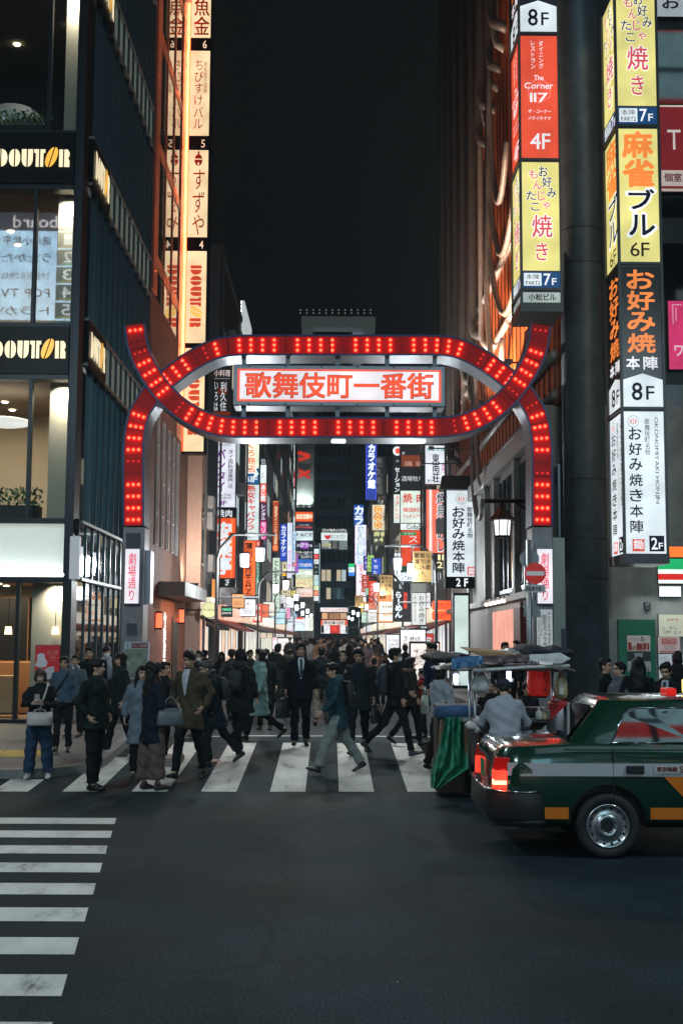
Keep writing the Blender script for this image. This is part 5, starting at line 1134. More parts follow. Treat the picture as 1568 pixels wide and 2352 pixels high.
sign('B', 50.5, (792, 1410, 925, 1850), (1, .20, .13), [('p', 812, 1410, 830, 1850, (1, .9, .85), 1), ('v', '焼鳥釜めし', 862, 1425, 920, 1842, WH, 1, .07), ('v', '焼鳥釜めし', 866, 1430, 916, 1838, NV, 0, .025, 1)], 'salmon red sign with navy grilled chicken letters')
sign('B', 50.6, (848, 1856, 925, 1960), BK, [('h', '11', 872, 1862, 918, 1900, (.9, .85, .5), 1.1, .04), ('h', '21', 864, 1912, 922, 1955, (.9, .85, .5), 1.1, .04)], 'small black sign with cream numbers')
# black framed okonomiyaki sign
Yh = 40
ox, oy, sc = SP['B']; hp = lambda x, y, Y=Yh: P(ox + x * sc, oy + y * sc, Y)
t = thing('vertical_sign', 'white sign in a black roofed frame with navy brush letters beside the pale pilaster', 'sign', hp(920, 2095))
a, b = hp(920, 2095), hp(1160, 1410)
m = MB(); m.box(a.x, b.x, Yh, Yh + .35, a.z, b.z); m.build('housing', BLACKW, t, bevel=.015)
a2, b2 = hp(888, 1410), hp(1175, 1312); m = MB(); m.add([(a2.x, Yh - .2, a2.z), (b2.x, Yh - .2, a2.z), (b2.x, Yh + .6, a2.z), (a2.x, Yh + .6, a2.z), (a2.x + .08, Yh, b2.z), (b2.x - .08, Yh, b2.z), (b2.x - .08, Yh + .4, b2.z), (a2.x + .08, Yh + .4, b2.z)], [(0, 1, 2, 3), (4, 5, 6, 7), (0, 1, 5, 4), (1, 2, 6, 5), (2, 3, 7, 6), (3, 0, 4, 7)]); m.build('roof_cap', mat('cap_dark', (.015, .025, .022), .4), t)
m = MB()
for y in (1510, 1620 + 180, 1870): c = hp(1160, y); m.box(c.x, XR, Yh + .1, Yh + .25, c.z - .2, c.z + .2)
m.each('bracket', BLACKW, t)
a, b = hp(935, 2015), hp(1148, 1416); fc = Face((a.x, Yh, a.z), (b.x - a.x, 0, 0), (0, 0, b.z - a.z), .004); fc.field(0, 0, 1, 1, WHT)
V = lambda y: 1 - (y - 1416) / 599; U = lambda x: (x - 935) / 213
crest(fc, U(1036), V(1475), .17, .06)
for i, c in enumerate('お好み焼本陣'): fc.text(c, 'v', U(974), V(1600 + i * 77.5), U(1056), V(1530 + i * 77.5), NAVY, .03)
fc.text('歌舞伎町名物', 'v', U(1074), V(1748), U(1112), V(1530), INK, .02); fc.field(U(1075), V(2005), U(1135), V(1946), glow((.85, .12, .08), .8)); fc.text('鋤', 'v', U(1082), V(2000), U(1128), V(1952), WLET, .02); fc.build(t)
fc = Face((hp(1000, 2082).x, Yh, hp(1000, 2082).z), (hp(1080, 2082).x - hp(1000, 2082).x, 0, 0), (0, 0, hp(0, 2028).z - hp(0, 2082).z), .006); fc.text('2 F', 'h', 0, 0, 1, 1, WLET, .05); fc.build(t, 'x', 'floor_number')
# low signs
sign('B', 58, (562, 2105, 685, 2325), (.02, .02, .022), [('v', 'らーめん', 575, 2122, 622, 2300, WH, 1.1, .05), ('v', '東京豚骨', 632, 2125, 660, 2240, (.8, .06, .03), 1, .04)], 'black ramen sign with white brush letters')
sign('B', 50, (692, 2130, 785, 2350), (.80, .88, .85), [('v', 'お好み焼き', 738, 2148, 778, 2340, (.04, .04, .04), 0, .01), ('r', 'HIROSHIMA TEPPANYAKI', 706, 2150, 720, 2330, (.6, .15, .1), .3)], 'white sign with thin black brush letters low on the right')
sign('B', 50.1, (690, 2062, 790, 2126), (.35, .38, .34), [('s', 705, 2070, 775, 2120, (.75, .75, .6), 4, .5)], 'grey photo panel of noodles above the thin brush letters', 'panel_sign', lum=.6)
sign('B', 66, (455, 2142, 560, 2332), (1, .32, .10), [('p', 463, 2190, 556, 2322, (.95, .95, .85), 1), ('h', '新宿', 466, 2148, 508, 2172, (.05, .02, .02), 0, .04), ('h', '一軒め酒場', 470, 2215, 552, 2234, (.3, .1, .05), .1, .02), ('h', '190円', 488, 2262, 552, 2296, (1, .3, .05), 1, .04), ('s', 470, 2240, 550, 2256, (.5, .4, .3), 1)], 'orange bordered price sign of a pub')
sign('G', 47, (0, 118, 66, 158), (.02, .02, .02), [('h', 'B1F', 10, 128, 60, 150, WH, 1, .04)], 'small black basement sign at the lamp post', 'panel_sign')
sign('G', 46, (4, 195, 118, 300), (.75, .05, .03), [('v', 'お', 30, 215, 100, 285, WH, 1, .05)], 'tilted red banner with one white letter above the heads', 'cloth_banner', 'banner', lum=.7, th=.03)
t = thing('lantern_sign', 'stack of glowing red lantern boxes at the right shop front', 'lantern', hp(835, 2320, 48))
for k, (y0, y1) in enumerate(((2182, 2248), (2252, 2318))):
    a, b = hp(835, y1, 48), hp(978, y0, 48); m = MB()
    m.loft([((a.x + (b.x - a.x) * f, 48.2, (a.z + b.z) / 2), (0, .2 * r, 0), (0, 0, (b.z - a.z) / 2 * r)) for f, r in ((0, .7), (.06, 1), (.94, 1), (1, .7))], n=16); q = m.build('lantern_paper', glow((1, .11, .03), 1.6), t, smooth=True)
    fc = Face((a.x + .1, 48 - .005, a.z + .06), (b.x - a.x - .2, 0, 0), (0, 0, b.z - a.z - .12), .003); fc.text('やきとり', 'h', .1, .15, .9, .85, mat('ink_red', (.12, .01, .01), .5), .03); fc.build(q)
# left street level
def round_sign(c, r, Y, label, colr, rim, text, mtxt):
    t = thing('round_sign', label, 'sign', c); m = MB(); m.tube([(c.x, Y, c.z), (c.x, Y + .12, c.z)], r, 32); m.build('housing', mat('round_rim', rim, .4, .3), t)
    fc = Face((c.x - r, Y - .002, c.z - r), (2 * r, 0, 0), (0, 0, 2 * r), .003); fc.mark([(.5 + .46 * math.cos(k * .1963), .5 + .46 * math.sin(k * .1963)) for k in range(32)], glow(colr, .95)); fc.text(text, 'h', .12, .42, .88, .58, mtxt, .02, 1); fc.build(t)
    m = MB(); m.tube([(c.x - r, Y + .06, c.z), (c.x - r - .5, Y + .06, c.z)], .025, 8); m.build('arm', DKF, t)
c = P(481, 1401, 40.6); round_sign(c, .27, 40.6, 'round pale yellow pub sign on an arm at the left shops', (.80, .82, .42), (.3, .4, .5), 'St James', mat('ink_blue', (.05, .15, .3), .5))
sign('A', 46, (762, 2225, 830, 2290), (.01, .02, .018), [('h', 'trattoria', 764, 2232, 828, 2252, (.15, 1, .55), 1.5, .02), ('h', 'pizzeria', 764, 2260, 828, 2280, (.95, .9, .8), 1.2, .02)], 'black pizzeria sign with green neon letters', 'neon_sign')
sign('A', 66, (945, 2205, 1040, 2330), (1, .10, .05), [('v', 'あじ館', 990, 2215, 1030, 2320, (1, .9, .8), 1.2, .05), ('v', '酒蔵', 950, 2215, 985, 2310, (1, .9, .8), 1.1, .05)], 'red lit shop board at the foot of the left signs', 'board_sign')
sign('F', 70, (-20, 2170, 42, 2215), (.9, .9, .8), [('h', '19:00', -15, 2178, 38, 2206, (.7, .02, .02), .9, .05)], 'white board with red opening time above the heads', 'board_sign')
sign('F', 72, (110, 2215, 222, 2345), (.85, .55, .62), [('p', 118, 2250, 160, 2335, (.9, .92, .95), 1), ('p', 170, 2222, 216, 2240, (.85, .05, .25), 1), ('s', 168, 2250, 216, 2335, (.4, .1, .2), 6)], 'pink poster stand on the left of the crowd', 'poster_stand', 'poster')
sign('D', 47, (486, 1330, 497, 1398), (.9, .35, .08), [], 'thin orange lit strip by the left shop door', 'light_strip', 'lamp')
# more lit shop faces at the foot of both rows
rr = random.Random(11)
LOW = [(-1, 55, 3.3, .9, (1, .5, .2), 'amber menu box glowing on a shop wall'), (-1, 60, 3.0, 1.2, (.9, .95, 1), 'white menu box with small print on a shop wall'), (-1, 74, 3.2, 1.1, (1, .2, .1), 'red square sign low on a shop wall'), (-1, 81, 3.4, 1.3, (.95, .9, .8), 'ivory square sign low on a shop wall'), (-1, 92, 3.0, 1.6, (.6, .9, 1), 'icy blue square sign low on a shop wall'), (-1, 108, 3.6, 1.4, (1, .4, .7), 'rose square sign low on a shop wall'), (-1, 116, 4.8, 1.5, (.95, .97, 1), 'white square sign higher on a shop wall'),
       (1, 54, 3.3, 1.0, (.95, .95, 1), 'white square sign low on a shop wall'), (1, 70, 3.0, 1.1, (1, .55, .15), 'orange square sign low on a shop wall'), (1, 79, 3.8, 1.2, (1, .9, .5), 'yellow square sign low on a shop wall'), (1, 88, 3.2, 1.2, (.15, .3, 1), 'blue square sign low on a shop wall'), (1, 110, 3.4, 1.6, (1, .97, .95), 'big white square sign low on a shop wall'), (1, 118, 4.4, 1.4, (1, .3, .2), 'vermilion square sign low on a shop wall'), (1, 132, 3.6, 1.6, (.7, 1, .8), 'mint square sign low on a shop wall')]
NAMES = ['ruby', 'snow white', 'cobalt', 'lemon', 'coral', 'violet', 'aqua', 'ivory', 'scarlet', 'sky blue', 'lime', 'pink', 'amber', 'pearl', 'indigo', 'tomato', 'mint green', 'straw', 'orchid', 'ice white', 'brick red', 'pale blue', 'gold', 'rose pink']
HUES = [(.9, .05, .05), (.92, .96, 1), (.05, .12, .7), (.9, .8, .2), (1, .3, .2), (.45, .15, .7), (.4, .85, .9), (.95, .9, .78), (.95, .08, .03), (.4, .65, 1), (.45, .8, .2), (1, .45, .6), (1, .55, .1), (.85, .88, .9), (.08, .06, .4), (1, .2, .1), (.5, .85, .65), (.85, .75, .45), (.75, .3, .7), (.85, .95, 1), (.6, .08, .04), (.65, .8, .95), (.95, .65, .12), (.95, .3, .45)]
for i, (nm_, c) in enumerate(zip(NAMES, HUES)):                     # the many further sign boxes stacked up both walls
    sd_ = -1 if i % 2 else 1; Y = 100 + (i * 37 % 24) * 2.1; z = 4.2 + (i * 7 % 9) * .62; wd = .55 + (i % 3) * .15; h_ = wd * rr.choice((1.1, 1.8, 2.4))
    x = sd_ * (4.5 - (i % 4) * .08); x0 = min(x, x - sd_ * wd); t = thing('box_sign', nm_ + ' sign box fixed high among the far shop signs', 'sign', (x0, Y, z), 'sign boxes up the far shop walls')
    m = MB(); m.box(x0, x0 + wd, Y, Y + .2, z, z + h_); m.build('housing', DKF, t, bevel=.01); fc = Face((x0 + .03, Y, z + .03), (wd - .06, 0, 0), (0, 0, h_ - .06), .004); fc.field(0, 0, 1, 1, glow(c, .95))
    ink = WLET if min(c) < .25 and c[1] < .5 else INK
    fc.scribble(.2, .05, .8, .95, ink, max(2, round(h_ / wd * 1.55)), i)     # lettering too far off to read
    fc.build(t)
for s, Y, z, wd, c, lb in LOW:
    wd *= .68; x = s * 4.45; x0 = min(x, x - s * wd); t = thing('box_sign', lb, 'sign', (x0, Y, z), 'small box signs low on the walls'); m = MB(); m.box(x0, x0 + wd, Y, Y + .18, z, z + wd * 1.1); m.build('housing', DKF, t, bevel=.01)
    fc = Face((x0 + .04, Y, z + .04), (wd - .08, 0, 0), (0, 0, wd * 1.1 - .08), .004); fc.field(0, 0, 1, 1, glow(c, 1.0)); fc.scribble(.12, .15, .88, .5, INK, 3, int(Y)); fc.scribble(.12, .62, .88, .88, mat('ink_red2', (.4, .02, .02), .5), 1, int(Y) + 1); fc.build(t)
# standing light boxes on the pavements
for px, Y, h, c, lb in ((948, 38, 1.9, (.95, .95, .92), 'bright white light box standing behind the walking couple'), (905, 60, 1.8, (.9, .95, 1), 'white upright light box further up on the right'), (975, 33.5, 1.5, (1, .9, .85), 'pale light box behind the tall man in navy'), (655, 62, 1.6, (1, .95, .9), 'cream light box among the crowd on the left')):
    p = P(px, 1500, Y); t = thing('light_box', lb, 'sign', (p.x, Y, .38)); m = MB(); m.box(p.x - .42, p.x + .42, Y, Y + .25, .42, .42 + h); m.build('housing', DKF, t, bevel=.015)
    fc = Face((p.x - .38, Y, .5), (.76, 0, 0), (0, 0, h - .14), .004); fc.field(0, 0, 1, 1, glow(c, 1.1)); fc.scribble(.1, .08, .9, .5, mat('ink_soft', (.3, .25, .25), .5), 6, px); fc.scribble(.1, .55, .9, .9, mat('ink_pink', (.6, .25, .2), .5), 3, px + 1); fc.build(t)
# signs on the right corner building's front
def flat(py0, py1, px0, px1, bgc, lum, items, label, name='wall_sign', Y=25.55): return sign('D', Y, (px0, py0, px1, py1), bgc, items, label, name, 'sign', lum, .14, (.05, .05, .05), None, None, .01)
flat(243, 440, 1518, 1640, (.20, .008, .012), .8, [('p', 1518, 243, 1640, 247, (.8, .7, .6), .8), ('p', 1518, 392, 1640, 428, (.75, .62, .58), .75), ('p', 1518, 434, 1640, 440, (.75, .62, .58), .7), ('h', 'T', 1533, 300, 1562, 345, (.8, .7, .68), .9, .0), ('h', '個室', 1524, 399, 1562, 418, (.45, .01, .01), .1, .03)], 'dark red wall sign with a big serif capital letter')
flat(692, 848, 1536, 1640, (.72, .035, .17), .8, [('p', 1545, 700, 1566, 702, (.9, .5, .6), .9), ('p', 1545, 700, 1547, 745, (.9, .5, .6), .9), ('p', 1552, 708, 1554, 738, (.9, .5, .6), .9), ('h', 'ワ', 1548, 795, 1566, 818, (.9, .8, .85), .9, .02)], 'magenta wall sign with thin pink lines')
flat(-30, 38, 1508, 1640, (.55, .62, .66), .6, [('h', 'お', 1520, -10, 1560, 20, (.02, .03, .06), 0, .03)], 'pale grey wall sign at the top right corner')
flat(1256, 1340, 1510, 1640, None, 1, [('p', 1510, 1256, 1640, 1280, (1, .20, .03), 1.1), ('p', 1510, 1284, 1640, 1308, (.01, .42, .13), 1.1), ('p', 1510, 1308, 1640, 1318, (.9, 1, .95), 1.1), ('p', 1510, 1318, 1640, 1332, (.75, .02, .02), 1.0), ('p', 1510, 1332, 1640, 1340, (.9, 1, .95), 1.1)], 'orange green and red striped convenience store band', 'store_band')
flat(1347, 1370, 1513, 1562, (.95, .97, 1), 1.2, [], 'white fluorescent box under the striped store band', 'light_box')
flat(1412, 1462, 1512, 1640, (.62, .62, .50), .55, [('s', 1530, 1420, 1560, 1430, (.7, .1, .08), 1), ('s', 1520, 1436, 1562, 1458, (.3, .3, .3), 2)], 'cream notice in the store window', 'window_notice')
flat(1463, 1500, 1510, 1560, (.48, .38, .38), .5, [('p', 1518, 1466, 1552, 1480, (.6, .15, .12), .5), ('h', 'ATM', 1521, 1468, 1549, 1478, (.55, .35, .33), .5, .05), ('h', '入り口は', 1522, 1482, 1548, 1487, (.2, .1, .1), .2), ('h', 'こちらです', 1520, 1489, 1550, 1494, (.2, .1, .1), .2), ('g', [(1512, 1497), (1518, 1494.5), (1518, 1496), (1556, 1496), (1556, 1498.5), (1518, 1498.5), (1518, 1499.5)], (.45, .03, .03), .4)], 'grey cash machine notice with a red arrow', 'window_notice')
flat(1503, 1560, 1512, 1640, (.55, .62, .66), .45, [('p', 1543, 1503, 1560, 1525, (.7, .03, .03), .7), ('s', 1516, 1508, 1540, 1540, (.2, .25, .3), 5)], 'pale blue notice behind the heads on the right', 'window_notice')
t = flat(1424, 1580, 1421, 1502, (.008, .12, .07), .28, [('p', 1440, 1460, 1491, 1496, (.72, .66, .62), .55), ('p', 1440, 1496, 1491, 1519, (.03, .05, .05), .4), ('p', 1440, 1519, 1491, 1542, (.5, .52, .55), .4), ('h', '5', 1469, 1463, 1477, 1473, BK, 0, .03), ('s', 1443, 1464, 1467, 1472, (.2, .1, .1), 2), ('s', 1478, 1464, 1489, 1472, (.2, .1, .1), 2), ('h', '1', 1442, 1476, 1449, 1494, (.45, .02, .02), .2, .04), ('h', '杯', 1450, 1484, 1459, 1494, (.45, .02, .02), .2, .03), ('h', '無料', 1460, 1477, 1489, 1494, (.45, .02, .02), .2, .05), ('g', [(1455, 1500), (1474, 1500), (1471, 1519), (1457, 1519)], (.4, .42, .5), .4), ('s', 1444, 1526, 1486, 1538, (.2, .2, .25), 2)], 'green cabinet door with a free drink poster on the dark wall', 'poster_board')
flat(1384, 1400, 1480, 1492, None, 1, [('h', '17', 1482, 1385, 1490, 1392, (.3, .35, .4), .4), ('h', '1-2', 1482, 1395, 1490, 1399, (.3, .35, .4), .4)], 'tiny grey block number on the dark wall', 'number_plate')
# lit band of the right building seen low behind the gate post
area_light('store_light', (8.3, 25.3, 3.2), (4, .4), 60, (.9, 1, .97), (0, -.6, -1), spread=150)
t = thing('convenience_store', 'bright convenience store window under the striped band', 'shop front', (7.5, 25.6, .4)); m = MB(); m.box(7.45, 12, 25.62, 25.66, .5, 2.7); m.build('window', glow((.85, .95, .9), .25), t)
# red curtain restaurant by the pilaster
y = WY(XR, 1170); t = thing('curtain_restaurant', 'restaurant front with a peach shop curtain lit by a row of small lamps', 'shop front', (XR, y, .4))
m = MB(); m.box(XR - .06, XR - .003, WY(XR, 1200), WY(XR, 1090), .4, 2.9); m.build('panel', mat('grey_tin', (.32, .32, .31), .5, noise=.2), t)
m = MB()
y0, y1 = WY(XR, 1192), WY(XR, 1140)
for k in range(24): a = y0 + (y1 - y0) * k / 24; m.box(XR - .10 - .015 * (k % 2), XR - .065, a, a + (y1 - y0) / 24 * .93, 1.35, 2.75)
m.build('shop_curtain', glow((1, .42, .3), .75), t)
m = MB(); am = MB()
for k in range(5): yy = y0 + (y1 - y0) * (k + .3) / 5; am.tube([(XR, yy, 3.05), (XR - .3, yy, 3.12), (XR - .36, yy, 3.0)], .015, 6); m.ball((XR - .36, yy, 2.95), .06, .06, .05, 8, 6)
m.each('small_lamp', glow((1, .75, .6), 5), t); am.each('lamp_arm', DKF, t)
m = MB(); m.box(XR - .2, XR - .003, WY(XR, 1213), WY(XR, 1197), .4, 2.75); m.build('maroon_panel', mat('maroon', (.18, .015, .01), .5), t)
# glazed sandwich of lit door further on
t = thing('lit_doorway', 'cool white lit doorway panel left of the black planter box', 'shop front', (XR - .4, 37, .4)); a, b = P(1040, 1500, 37), P(1078, 1362, 37); m = MB(); m.box(a.x, b.x, 37, 37.3, .5, b.z); m.build('frame', DKF, t); m = MB(); m.box(a.x + .05, b.x - .05, 36.985, 36.995, .6, b.z - .08); m.build('panel', glow((.8, 1, .95), .8), t)
# ================================================================== STREET LAMPS, BANNERS, ROAD SIGNS
POST = mat('lamp_post_grey', (.20, .20, .20), .45, .4)
def lamp_post(X, Y, label, light=True):
    """grey post, arm over the street and two paper-lantern shaped lamps"""
    s = 1 if X < 0 else -1; t = thing('street_lamp', label, 'street lamp', (X, Y, .38), 'lantern street lamps'); z0 = .38
    m = MB(); m.tube([(X, Y, z0), (X, Y, 4.35), (X + s * .08, Y, 4.65), (X + s * .45, Y, 5.1)], .055, 10); m.build('post', POST, t, smooth=True)
    m = MB(); m.tube([(X + s * .4, Y, 5.1), (X + s * 1.75, Y, 5.1)], .045, 8); m.tube([(X, Y, 3.2), (X + s * 1.3, Y, 3.2)], .02, 6)
    m.box(X + s * 1.2 - .35, X + s * 1.2 + .35, Y - .12, Y + .12, 5.1, 5.14)
    m.build('arm', POST, t, smooth=False)
    for dx, dz in ((.82, -.30), (1.3, -.12)):
        c = Vector((X + s * dx, Y, 4.62 + dz)); m = MB(); m.loft([((c.x, c.y, c.z + .19), (.13, 0, 0), (0, .13, 0)), ((c.x, c.y, c.z + .15), (.145, 0, 0), (0, .145, 0)), ((c.x, c.y, c.z - .17), (.128, 0, 0), (0, .128, 0)), ((c.x, c.y, c.z - .2), (.12, 0, 0), (0, .12, 0))], n=12)
        h = m.build('lantern', glow((.93, .97, 1), 1.25 if Y < 55 else 3.2), t)
        m = MB(); m.loft([((c.x, c.y, c.z + .2), (.2, 0, 0), (0, .2, 0)), ((c.x, c.y, c.z + .24), (.1, 0, 0), (0, .1, 0))], n=12); m.tube([(c.x, c.y, c.z + .24), (c.x, c.y, 5.1)], .015, 6)
        for k in range(8): q = k * math.pi / 4; m.tube([(c.x + .148 * math.cos(q), c.y + .148 * math.sin(q), c.z + .16), (c.x + .132 * math.cos(q), c.y + .132 * math.sin(q), c.z - .18)], .010, 4)
        m.build('lantern_frame', DKF, h)
    if light: point_light('lamp_light', (X + s * 1.05, Y - .25, 4.1), 480 if Y < 45 else 170, (.9, .97, 1), t, .3)
    return t
lamp_post(-3.42, 36.8, 'nearest grey lamp post with two lanterns on the left of the street')
lamp_post(3.55, 41, 'nearest grey lamp post with two lanterns on the right of the street')
for X, Y, lb in ((-3.42, 58, 'second lantern lamp post on the left, in front of the pork cutlet sign'), (3.55, 60, 'second lantern lamp post on the right, beside the ramen sign'), (-3.42, 76, 'third lantern lamp post on the left'), (3.55, 92, 'third lantern lamp post on the right, by the comic cafe sign'), (-3.42, 94, 'fourth lantern lamp post on the left'), (-3.42, 115, 'fifth lantern lamp post on the left, near the letter tower'), (3.55, 120, 'fourth lantern lamp post on the right'), (-3.42, 138, 'last lantern lamp post on the left'), (3.55, 150, 'last lantern lamp post on the right')):
    lamp_post(X, Y, lb)
for X, Y, lb in ((-3.55, 48, 'white globe lamp cluster'),): pass
BAN = (.62, .40, .16)
def banner(sp, Y, rect, label):
    x0, y0, x1, y1 = rect; w_, h_ = x1 - x0, y1 - y0; xx = lambda f: x0 + w_ * f; yy = lambda f: y0 + h_ * f
    return sign(sp, Y, rect, BAN, [('h', '悪質な', xx(.06), yy(.07), xx(.92), yy(.23), (.05, .02, .01), 0, .02), ('h', '客引き', xx(.08), yy(.26), xx(.92), yy(.42), (.05, .02, .01), 0, .02), ('h', 'に注意', xx(.08), yy(.45), xx(.92), yy(.60), (.05, .02, .01), 0, .02),
                                    ('g', [(xx(.48), yy(.64)), (xx(.70), yy(.85)), (xx(.26), yy(.85))], (.08, .03, .01), 0), ('g', [(xx(.48), yy(.67)), (xx(.66), yy(.84)), (xx(.30), yy(.84))], (.75, .5, .15), .45, 1), ('h', '!', xx(.46), yy(.71), xx(.50), yy(.82), (.05, .02, .01), 0, .02, 2), ('s', xx(.15), yy(.88), xx(.85), yy(.96), (.2, .1, .03), 2)],
                label, 'cloth_banner', 'banner', .55, .03, (.4, .28, .13), 'warning banners on the lamp posts', None, .006)
banner('B', 40.8, (700, 1838, 828, 2050), 'nearest tan warning banner hanging from the right lamp post')
banner('B', 59.8, (470, 2005, 556, 2142), 'second tan warning banner, above the pub price sign')
banner('B', 91.8, (296, 2146, 352, 2226), 'smallest tan warning banner, far up the right side')
# wall lantern of the right building
c = P(1153, 1213, 27.5); t = thing('wall_lantern', 'black roofed wall lantern on a bracket by the right gate post', 'lamp', c)
m = MB(); m.loft([((c.x, c.y, c.z + .18), (.32, 0, 0), (0, .32, 0)), ((c.x, c.y, c.z + .24), (.26, 0, 0), (0, .26, 0)), ((c.x, c.y, c.z + .52), (.03, 0, 0), (0, .03, 0))], n=6); m.build('hood', BLACKW, t)
m = MB(); m.loft([((c.x, c.y, c.z + .17), (.19, 0, 0), (0, .19, 0)), ((c.x, c.y, c.z - .17), (.16, 0, 0), (0, .16, 0))], n=6); m.build('shade', glow((.95, 1, 1), 1.6), t)
m = MB()
for k in range(6): q = k * math.pi / 3; m.tube([(c.x + .2 * math.cos(q), c.y + .2 * math.sin(q), c.z + .18), (c.x + .168 * math.cos(q), c.y + .168 * math.sin(q), c.z - .18)], .014, 5)
m.loft([((c.x, c.y, c.z - .17), (.2, 0, 0), (0, .2, 0)), ((c.x, c.y, c.z - .22), (.15, 0, 0), (0, .15, 0))], n=6); m.tube([(c.x - .4, c.y, c.z + .62), (XR, c.y, c.z + .62)], .05, 8); m.tube([(c.x, c.y, c.z + .5), (c.x, c.y, c.z + .62)], .03, 6); m.tube([(c.x + .3, c.y, c.z + .6), (XR, c.y, c.z + .25)], .035, 6); m.build('bracket', BLACKW, t)
# round no-entry sign with its plates on a grey pole
Yn = 21.0; c = P(1228, 1317, Yn); t = thing('no_entry_sign', 'red round no entry sign with white bar on a grey pole', 'road sign', (P(1217, 1400, Yn).x, Yn + .1, .27))
m = MB(); xp = P(1217, 1400, Yn).x; m.tube([(xp, Yn + .1, .27), (xp, Yn + .1, P(0, 1232, Yn).z)], .05, 12); m.build('pole', mat('galvanised', (.33, .35, .37), .4, .6), t, smooth=True)
rad = .185; m = MB(); m.tube([(c.x, Yn, c.z), (c.x, Yn + .03, c.z)], rad, 40); m.build('disc_back', mat('galvanised', (.33, .35, .37), .4, .6), t)
fc = Face((c.x - rad, Yn - .002, c.z - rad), (2 * rad, 0, 0), (0, 0, 2 * rad), .002); fc.mark([(.5 + .5 * math.cos(k * .157), .5 + .5 * math.sin(k * .157)) for k in range(40)], mat('sign_red', (.55, .02, .015), .35, 0, .16, (1, .03, .02))); fc.mark([(.08, .40), (.92, .40), (.92, .60), (.08, .60)], mat('sign_white', (.75, .72, .72), .4, 0, .08), 1); fc.build(t, 'x', 'no_entry_disc')
c2 = P(1217, 1283, Yn + .1); m = MB(); m.tube([(c2.x, Yn + .16, c2.z), (c2.x, Yn + .19, c2.z)], .165, 32); m.build('round_plate', mat('plate_grey', (.26, .28, .30), .45, .3), t)
a, b = P(1203, 1361, Yn), P(1252, 1343, Yn); m = MB(); m.box(a.x, b.x, Yn, Yn + .02, a.z, b.z); q = m.build('word_plate', mat('plate_white', (.62, .6, .6), .45), t, bevel=.006)
fc = Face((a.x, Yn, a.z), (b.x - a.x, 0, 0), (0, 0, b.z - a.z), .003); fc.text('自転車を除く', 'h', .07, .2, .93, .8, INK, .02); fc.build(q)
pts = [P(x, y, Yn) for x, y in ((1217, 1360), (1245, 1405), (1244, 1418), (1206, 1416), (1206, 1395))]; m = MB(); m.prism([(p.x, p.z) for p in pts], (0, Yn + .16, 0), (1, 0, 0), (0, 0, 1), (0, .02, 0)); m.build('triangle_plate', mat('plate_grey', (.26, .28, .30), .45, .3), t)
# security camera notice on a white board
Yk = 21.6; board(1233, 1400, 1267, 1540, Yk, 'notice_board', 'long white security camera notice under the no entry sign', 'notice', (.62, .66, .68), .5,
      [('v', 'みなさまの安全を守り', 1256, 1405, 1264, 1500, BK, 0, .01), ('v', '防犯カメラ作動', 1246, 1412, 1255, 1500, BK, 0, .02), ('r', 'For Your Safety', 1240, 1415, 1245, 1460, BK, 0), ('r', 'Security Camera in', 1235, 1425, 1240, 1490, BK, 0)])
t = thing('equipment_cabinet', 'tall pale grey cabinet standing behind the right gate post', 'cabinet', (P(1270, 1400, 24).x, 24, .38)); a, b = P(1266, 1400, 24), P(1296, 1235, 24); m = MB(); m.box(a.x, b.x, 24, 24.5, .38, b.z); m.build('cabinet_body', mat('cabinet_grey', (.30, .34, .34), .5, noise=.1), t, bevel=.02)
a, b = P(1262, 1370, 24), P(1274, 1290, 24); m = MB(); m.box(b.x + .1, b.x + .2, 23.97, 23.995, .9, 2.2); m.build('vent', DKF2, t)

# ================================================================== TAXI
TX, TY = 2.56, 11.40                                         # rear wheel centre, near side plane
taxi = thing('taxi', 'dark green taxi with white side stripe and orange sill stripes driving right', 'car', (TX, TY + .845, 0))
GRN_ = mat('taxi_green', (.003, .031, .018), .2, .2, coat=.8); WSTR = mat('taxi_white', (.42, .42, .45), .25, coat=.6); OSTR = mat('taxi_orange', (.62, .16, .01), .3, coat=.5)
BUMP = mat('bumper_black', (.012, .013, .015), .4); CHR = mat('chrome', (.6, .62, .65), .12, 1.0); GLS = mat('car_glass', (.004, .006, .007), .02, spec=.9, coat=1.0); TYR = mat('tyre_rubber', (.012, .012, .013), .75); RIMM = mat('rim_steel', (.50, .52, .55), .28, .9)
YM = TY + .845; HWD = .845
def deck(x):
    xs = [(-1.02, .90), (-.98, .985), (-.9, 1.02), (-.45, 1.05), (-.2, 1.06), (.4, 1.06), (1.6, 1.03), (2.0, 1.0), (2.6, .97), (3.4, .90), (3.58, .82)]
    for (a, za), (b, zb3) in zip(xs, xs[1:]):
        if x <= b: return za + (zb3 - za) * max(0, (x - a) / (b - a))
    return xs[-1][1]
def half(x):
    if x < -.75: return HWD - .13 * ((-.75 - x) / .27) ** 2
    if x > 2.9: return HWD - .16 * ((x - 2.9) / .7) ** 2
    return HWD
prof = lambda x: [(.0, .27), (half(x) - .10, .27), (half(x) - .02, .33), (half(x), .45), (half(x) + .004, .62), (half(x) - .005, .80), (half(x) - .03, deck(x) - .10), (half(x) - .075, deck(x) - .025), (half(x) - .18, deck(x)), (0, deck(x) + .012)]
stn = [-1.02, -1.0, -.96, -.9, -.8, -.65, -.5, -.36, -.2, 0, .2, .36, .6, .9, 1.3, 1.7, 2.0, 2.2, 2.4, 2.6, 2.8, 3.0, 3.2, 3.4, 3.52, 3.58]
m = MB(); n_ = 10; V_ = []
for x in stn:
    p = prof(x); ring_ = [(TX + x, YM - a, z) for a, z in p] + [(TX + x, YM + a, z) for a, z in reversed(p[1:-1])]; V_ += ring_
